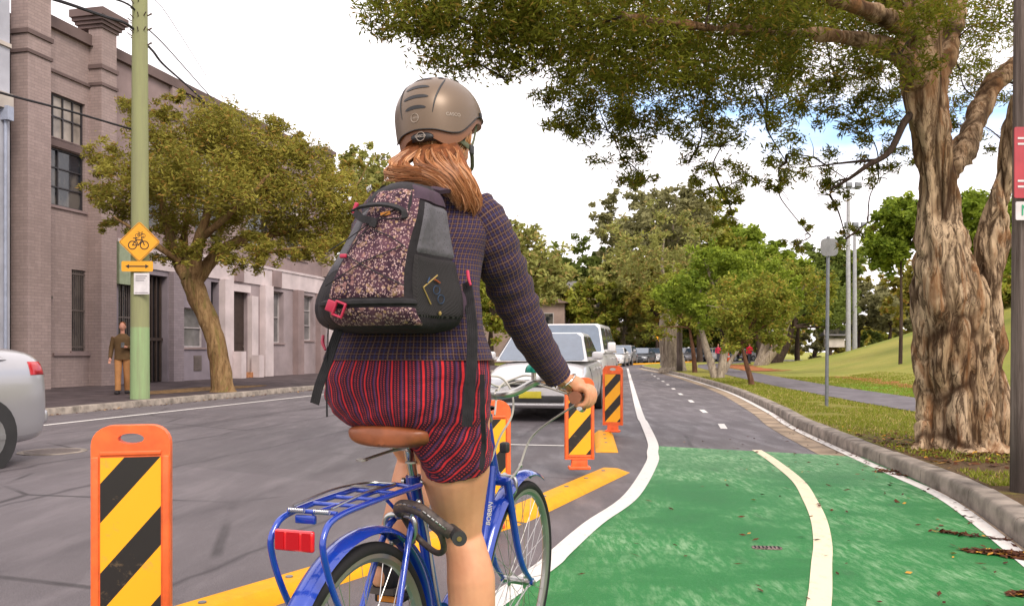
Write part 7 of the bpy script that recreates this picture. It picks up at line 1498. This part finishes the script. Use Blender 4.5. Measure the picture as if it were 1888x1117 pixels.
for o_, s_ in (((-.010, 0, 0), (.018, .009, .025)), ((.010, 0, .015), (.022, .009, .005)), ((.010, 0, -.015), (.022, .009, .005)), ((.021, 0, 0), (.005, .009, .035)), ((.0, 0, 0), (.005, .010, .035))): mb.box(c+Rm@Vector(o_), s_, Rm, bev=.0022)
mb.build('base_buckle', M_PINK, bp_)
mb = MB(); mb.box(rear(711, 394, .008), (.024, .003, .008), Matrix.Rotation(R(-8), 3, 'Y')); mb.build('fabric_label', mat('orange_label', (.5, .2, .04), .6, bst=0), bp_)
# marks printed inside the mesh pocket: yellow bracket, blue and orange figures
def sideP(px, py, off=.009): L1, L0, R0, R1, u0 = prow(py); f = (px-R0)/(R1-R0); return I(px, py, u0+(.09-u0)*max(0, min(1, f))-.004)+Vector((off, -off*.5, 0))
M_YL = mat('yellow_print', (.34, .24, .08), .6, bst=0); M_BL = mat('blue_print', (.03, .06, .12), .6, bst=0); M_OR = mat('orange_print', (.32, .08, .03), .6, bst=0)
mb = MB(); mb.tube([sideP(803, 508, .006), sideP(777, 530, .006), sideP(791, 561, .006)], .0018, 6); mb.build('bracket_print', M_YL, bp_)
mb = MB(); mb.tube([sideP(800+6*math.cos(a), 535+8*math.sin(a)) for a in np.linspace(0, 2*PI, 14)], .0009, 5); mb.tube([sideP(808+6*math.cos(a), 552+8*math.sin(a)) for a in np.linspace(0, 2*PI, 14)], .0009, 5); mb.tube([sideP(787, 512), sideP(783, 522)], .0016, 5); mb.build('blue_print', M_BL, bp_)
mb = MB(); mb.tube([sideP(797, 516), sideP(806, 522)], .0022, 5); mb.build('orange_print', M_OR, bp_); mb = MB(); mb.ball(sideP(806, 578), (.004, .002, .005)); mb.build('pocket_rivet', M_YL, bp_)
# loose straps
ribbon([I(628, 600, .0), I(618, 625, -.01), I(604, 668, -.02), I(588, 712, -.03), I(580, 744, -.03)], .024, 'loose_strap', ridges=5)
MB().tube(spline([I(606, 592, .0), I(603, 640, -.02), I(602, 700, -.02), I(603, 768, -.02)], 6), [.0013, .0013, .0013, .0028], 6).build('pull_cord', M_WEB, bp_)
mb = MB(); mb.tube(spline([I(596, 618, -.01), I(595, 632, -.015), I(600, 645, -.02)], 4), [.0035, .0045, .003], 8); mb.build('zip_pull', M_PINK, bp_)
mb = MB(); mb.tube(spline([I(862, 500, .12), I(864, 514, .11), I(868, 526, .105)], 4), [.0045, .004, .003], 8); mb.build('zip_pull', M_PINK, bp_)
ribbon([I(861, 520, .13), I(866, 560, .10), I(871, 610, .06), I(869, 680, .045), I(864, 740, .045), I(861, 786, .045)], .026, 'loose_strap', ridges=5)
ribbon([I(889, 690, .14), I(890, 760, .13), I(892, 820, .16), I(887, 866, .16)], .012, 'thin_strap', ridges=0)
mb = MB(); L_ = [I(835, 520, .1), I(858, 545, .11), I(868, 572, .10), I(862, 578, .09), I(838, 575, .085), I(828, 560, .08)]; cn = sum(L_, Vector())/6; mb.prism(L_, (0, 0, 0), (0, .012, 0)); mb.build('hip_fin', M_PLUM, bp_)
ribbon([I(798, 352, .11), I(812, 350, .16), I(822, 352, .22), I(830, 362, .27)], .035, 'shoulder_strap', M_PLUM, .005, up=(.3, -.3, .9)); ribbon([I(722, 352, .11), I(722, 347, .16), I(722, 352, .24), I(720, 370, .32)], .035, 'shoulder_strap', M_PLUM, .005, up=(-.3, -.3, .9))
mb = MB(); [mb.torus(I(678+q*3, 350-q*2, -.03), (1, .3, 0), .006, .0013, 14, 5) for q in range(3)]; mb.build('metal_loops', M_SILV, bp_)
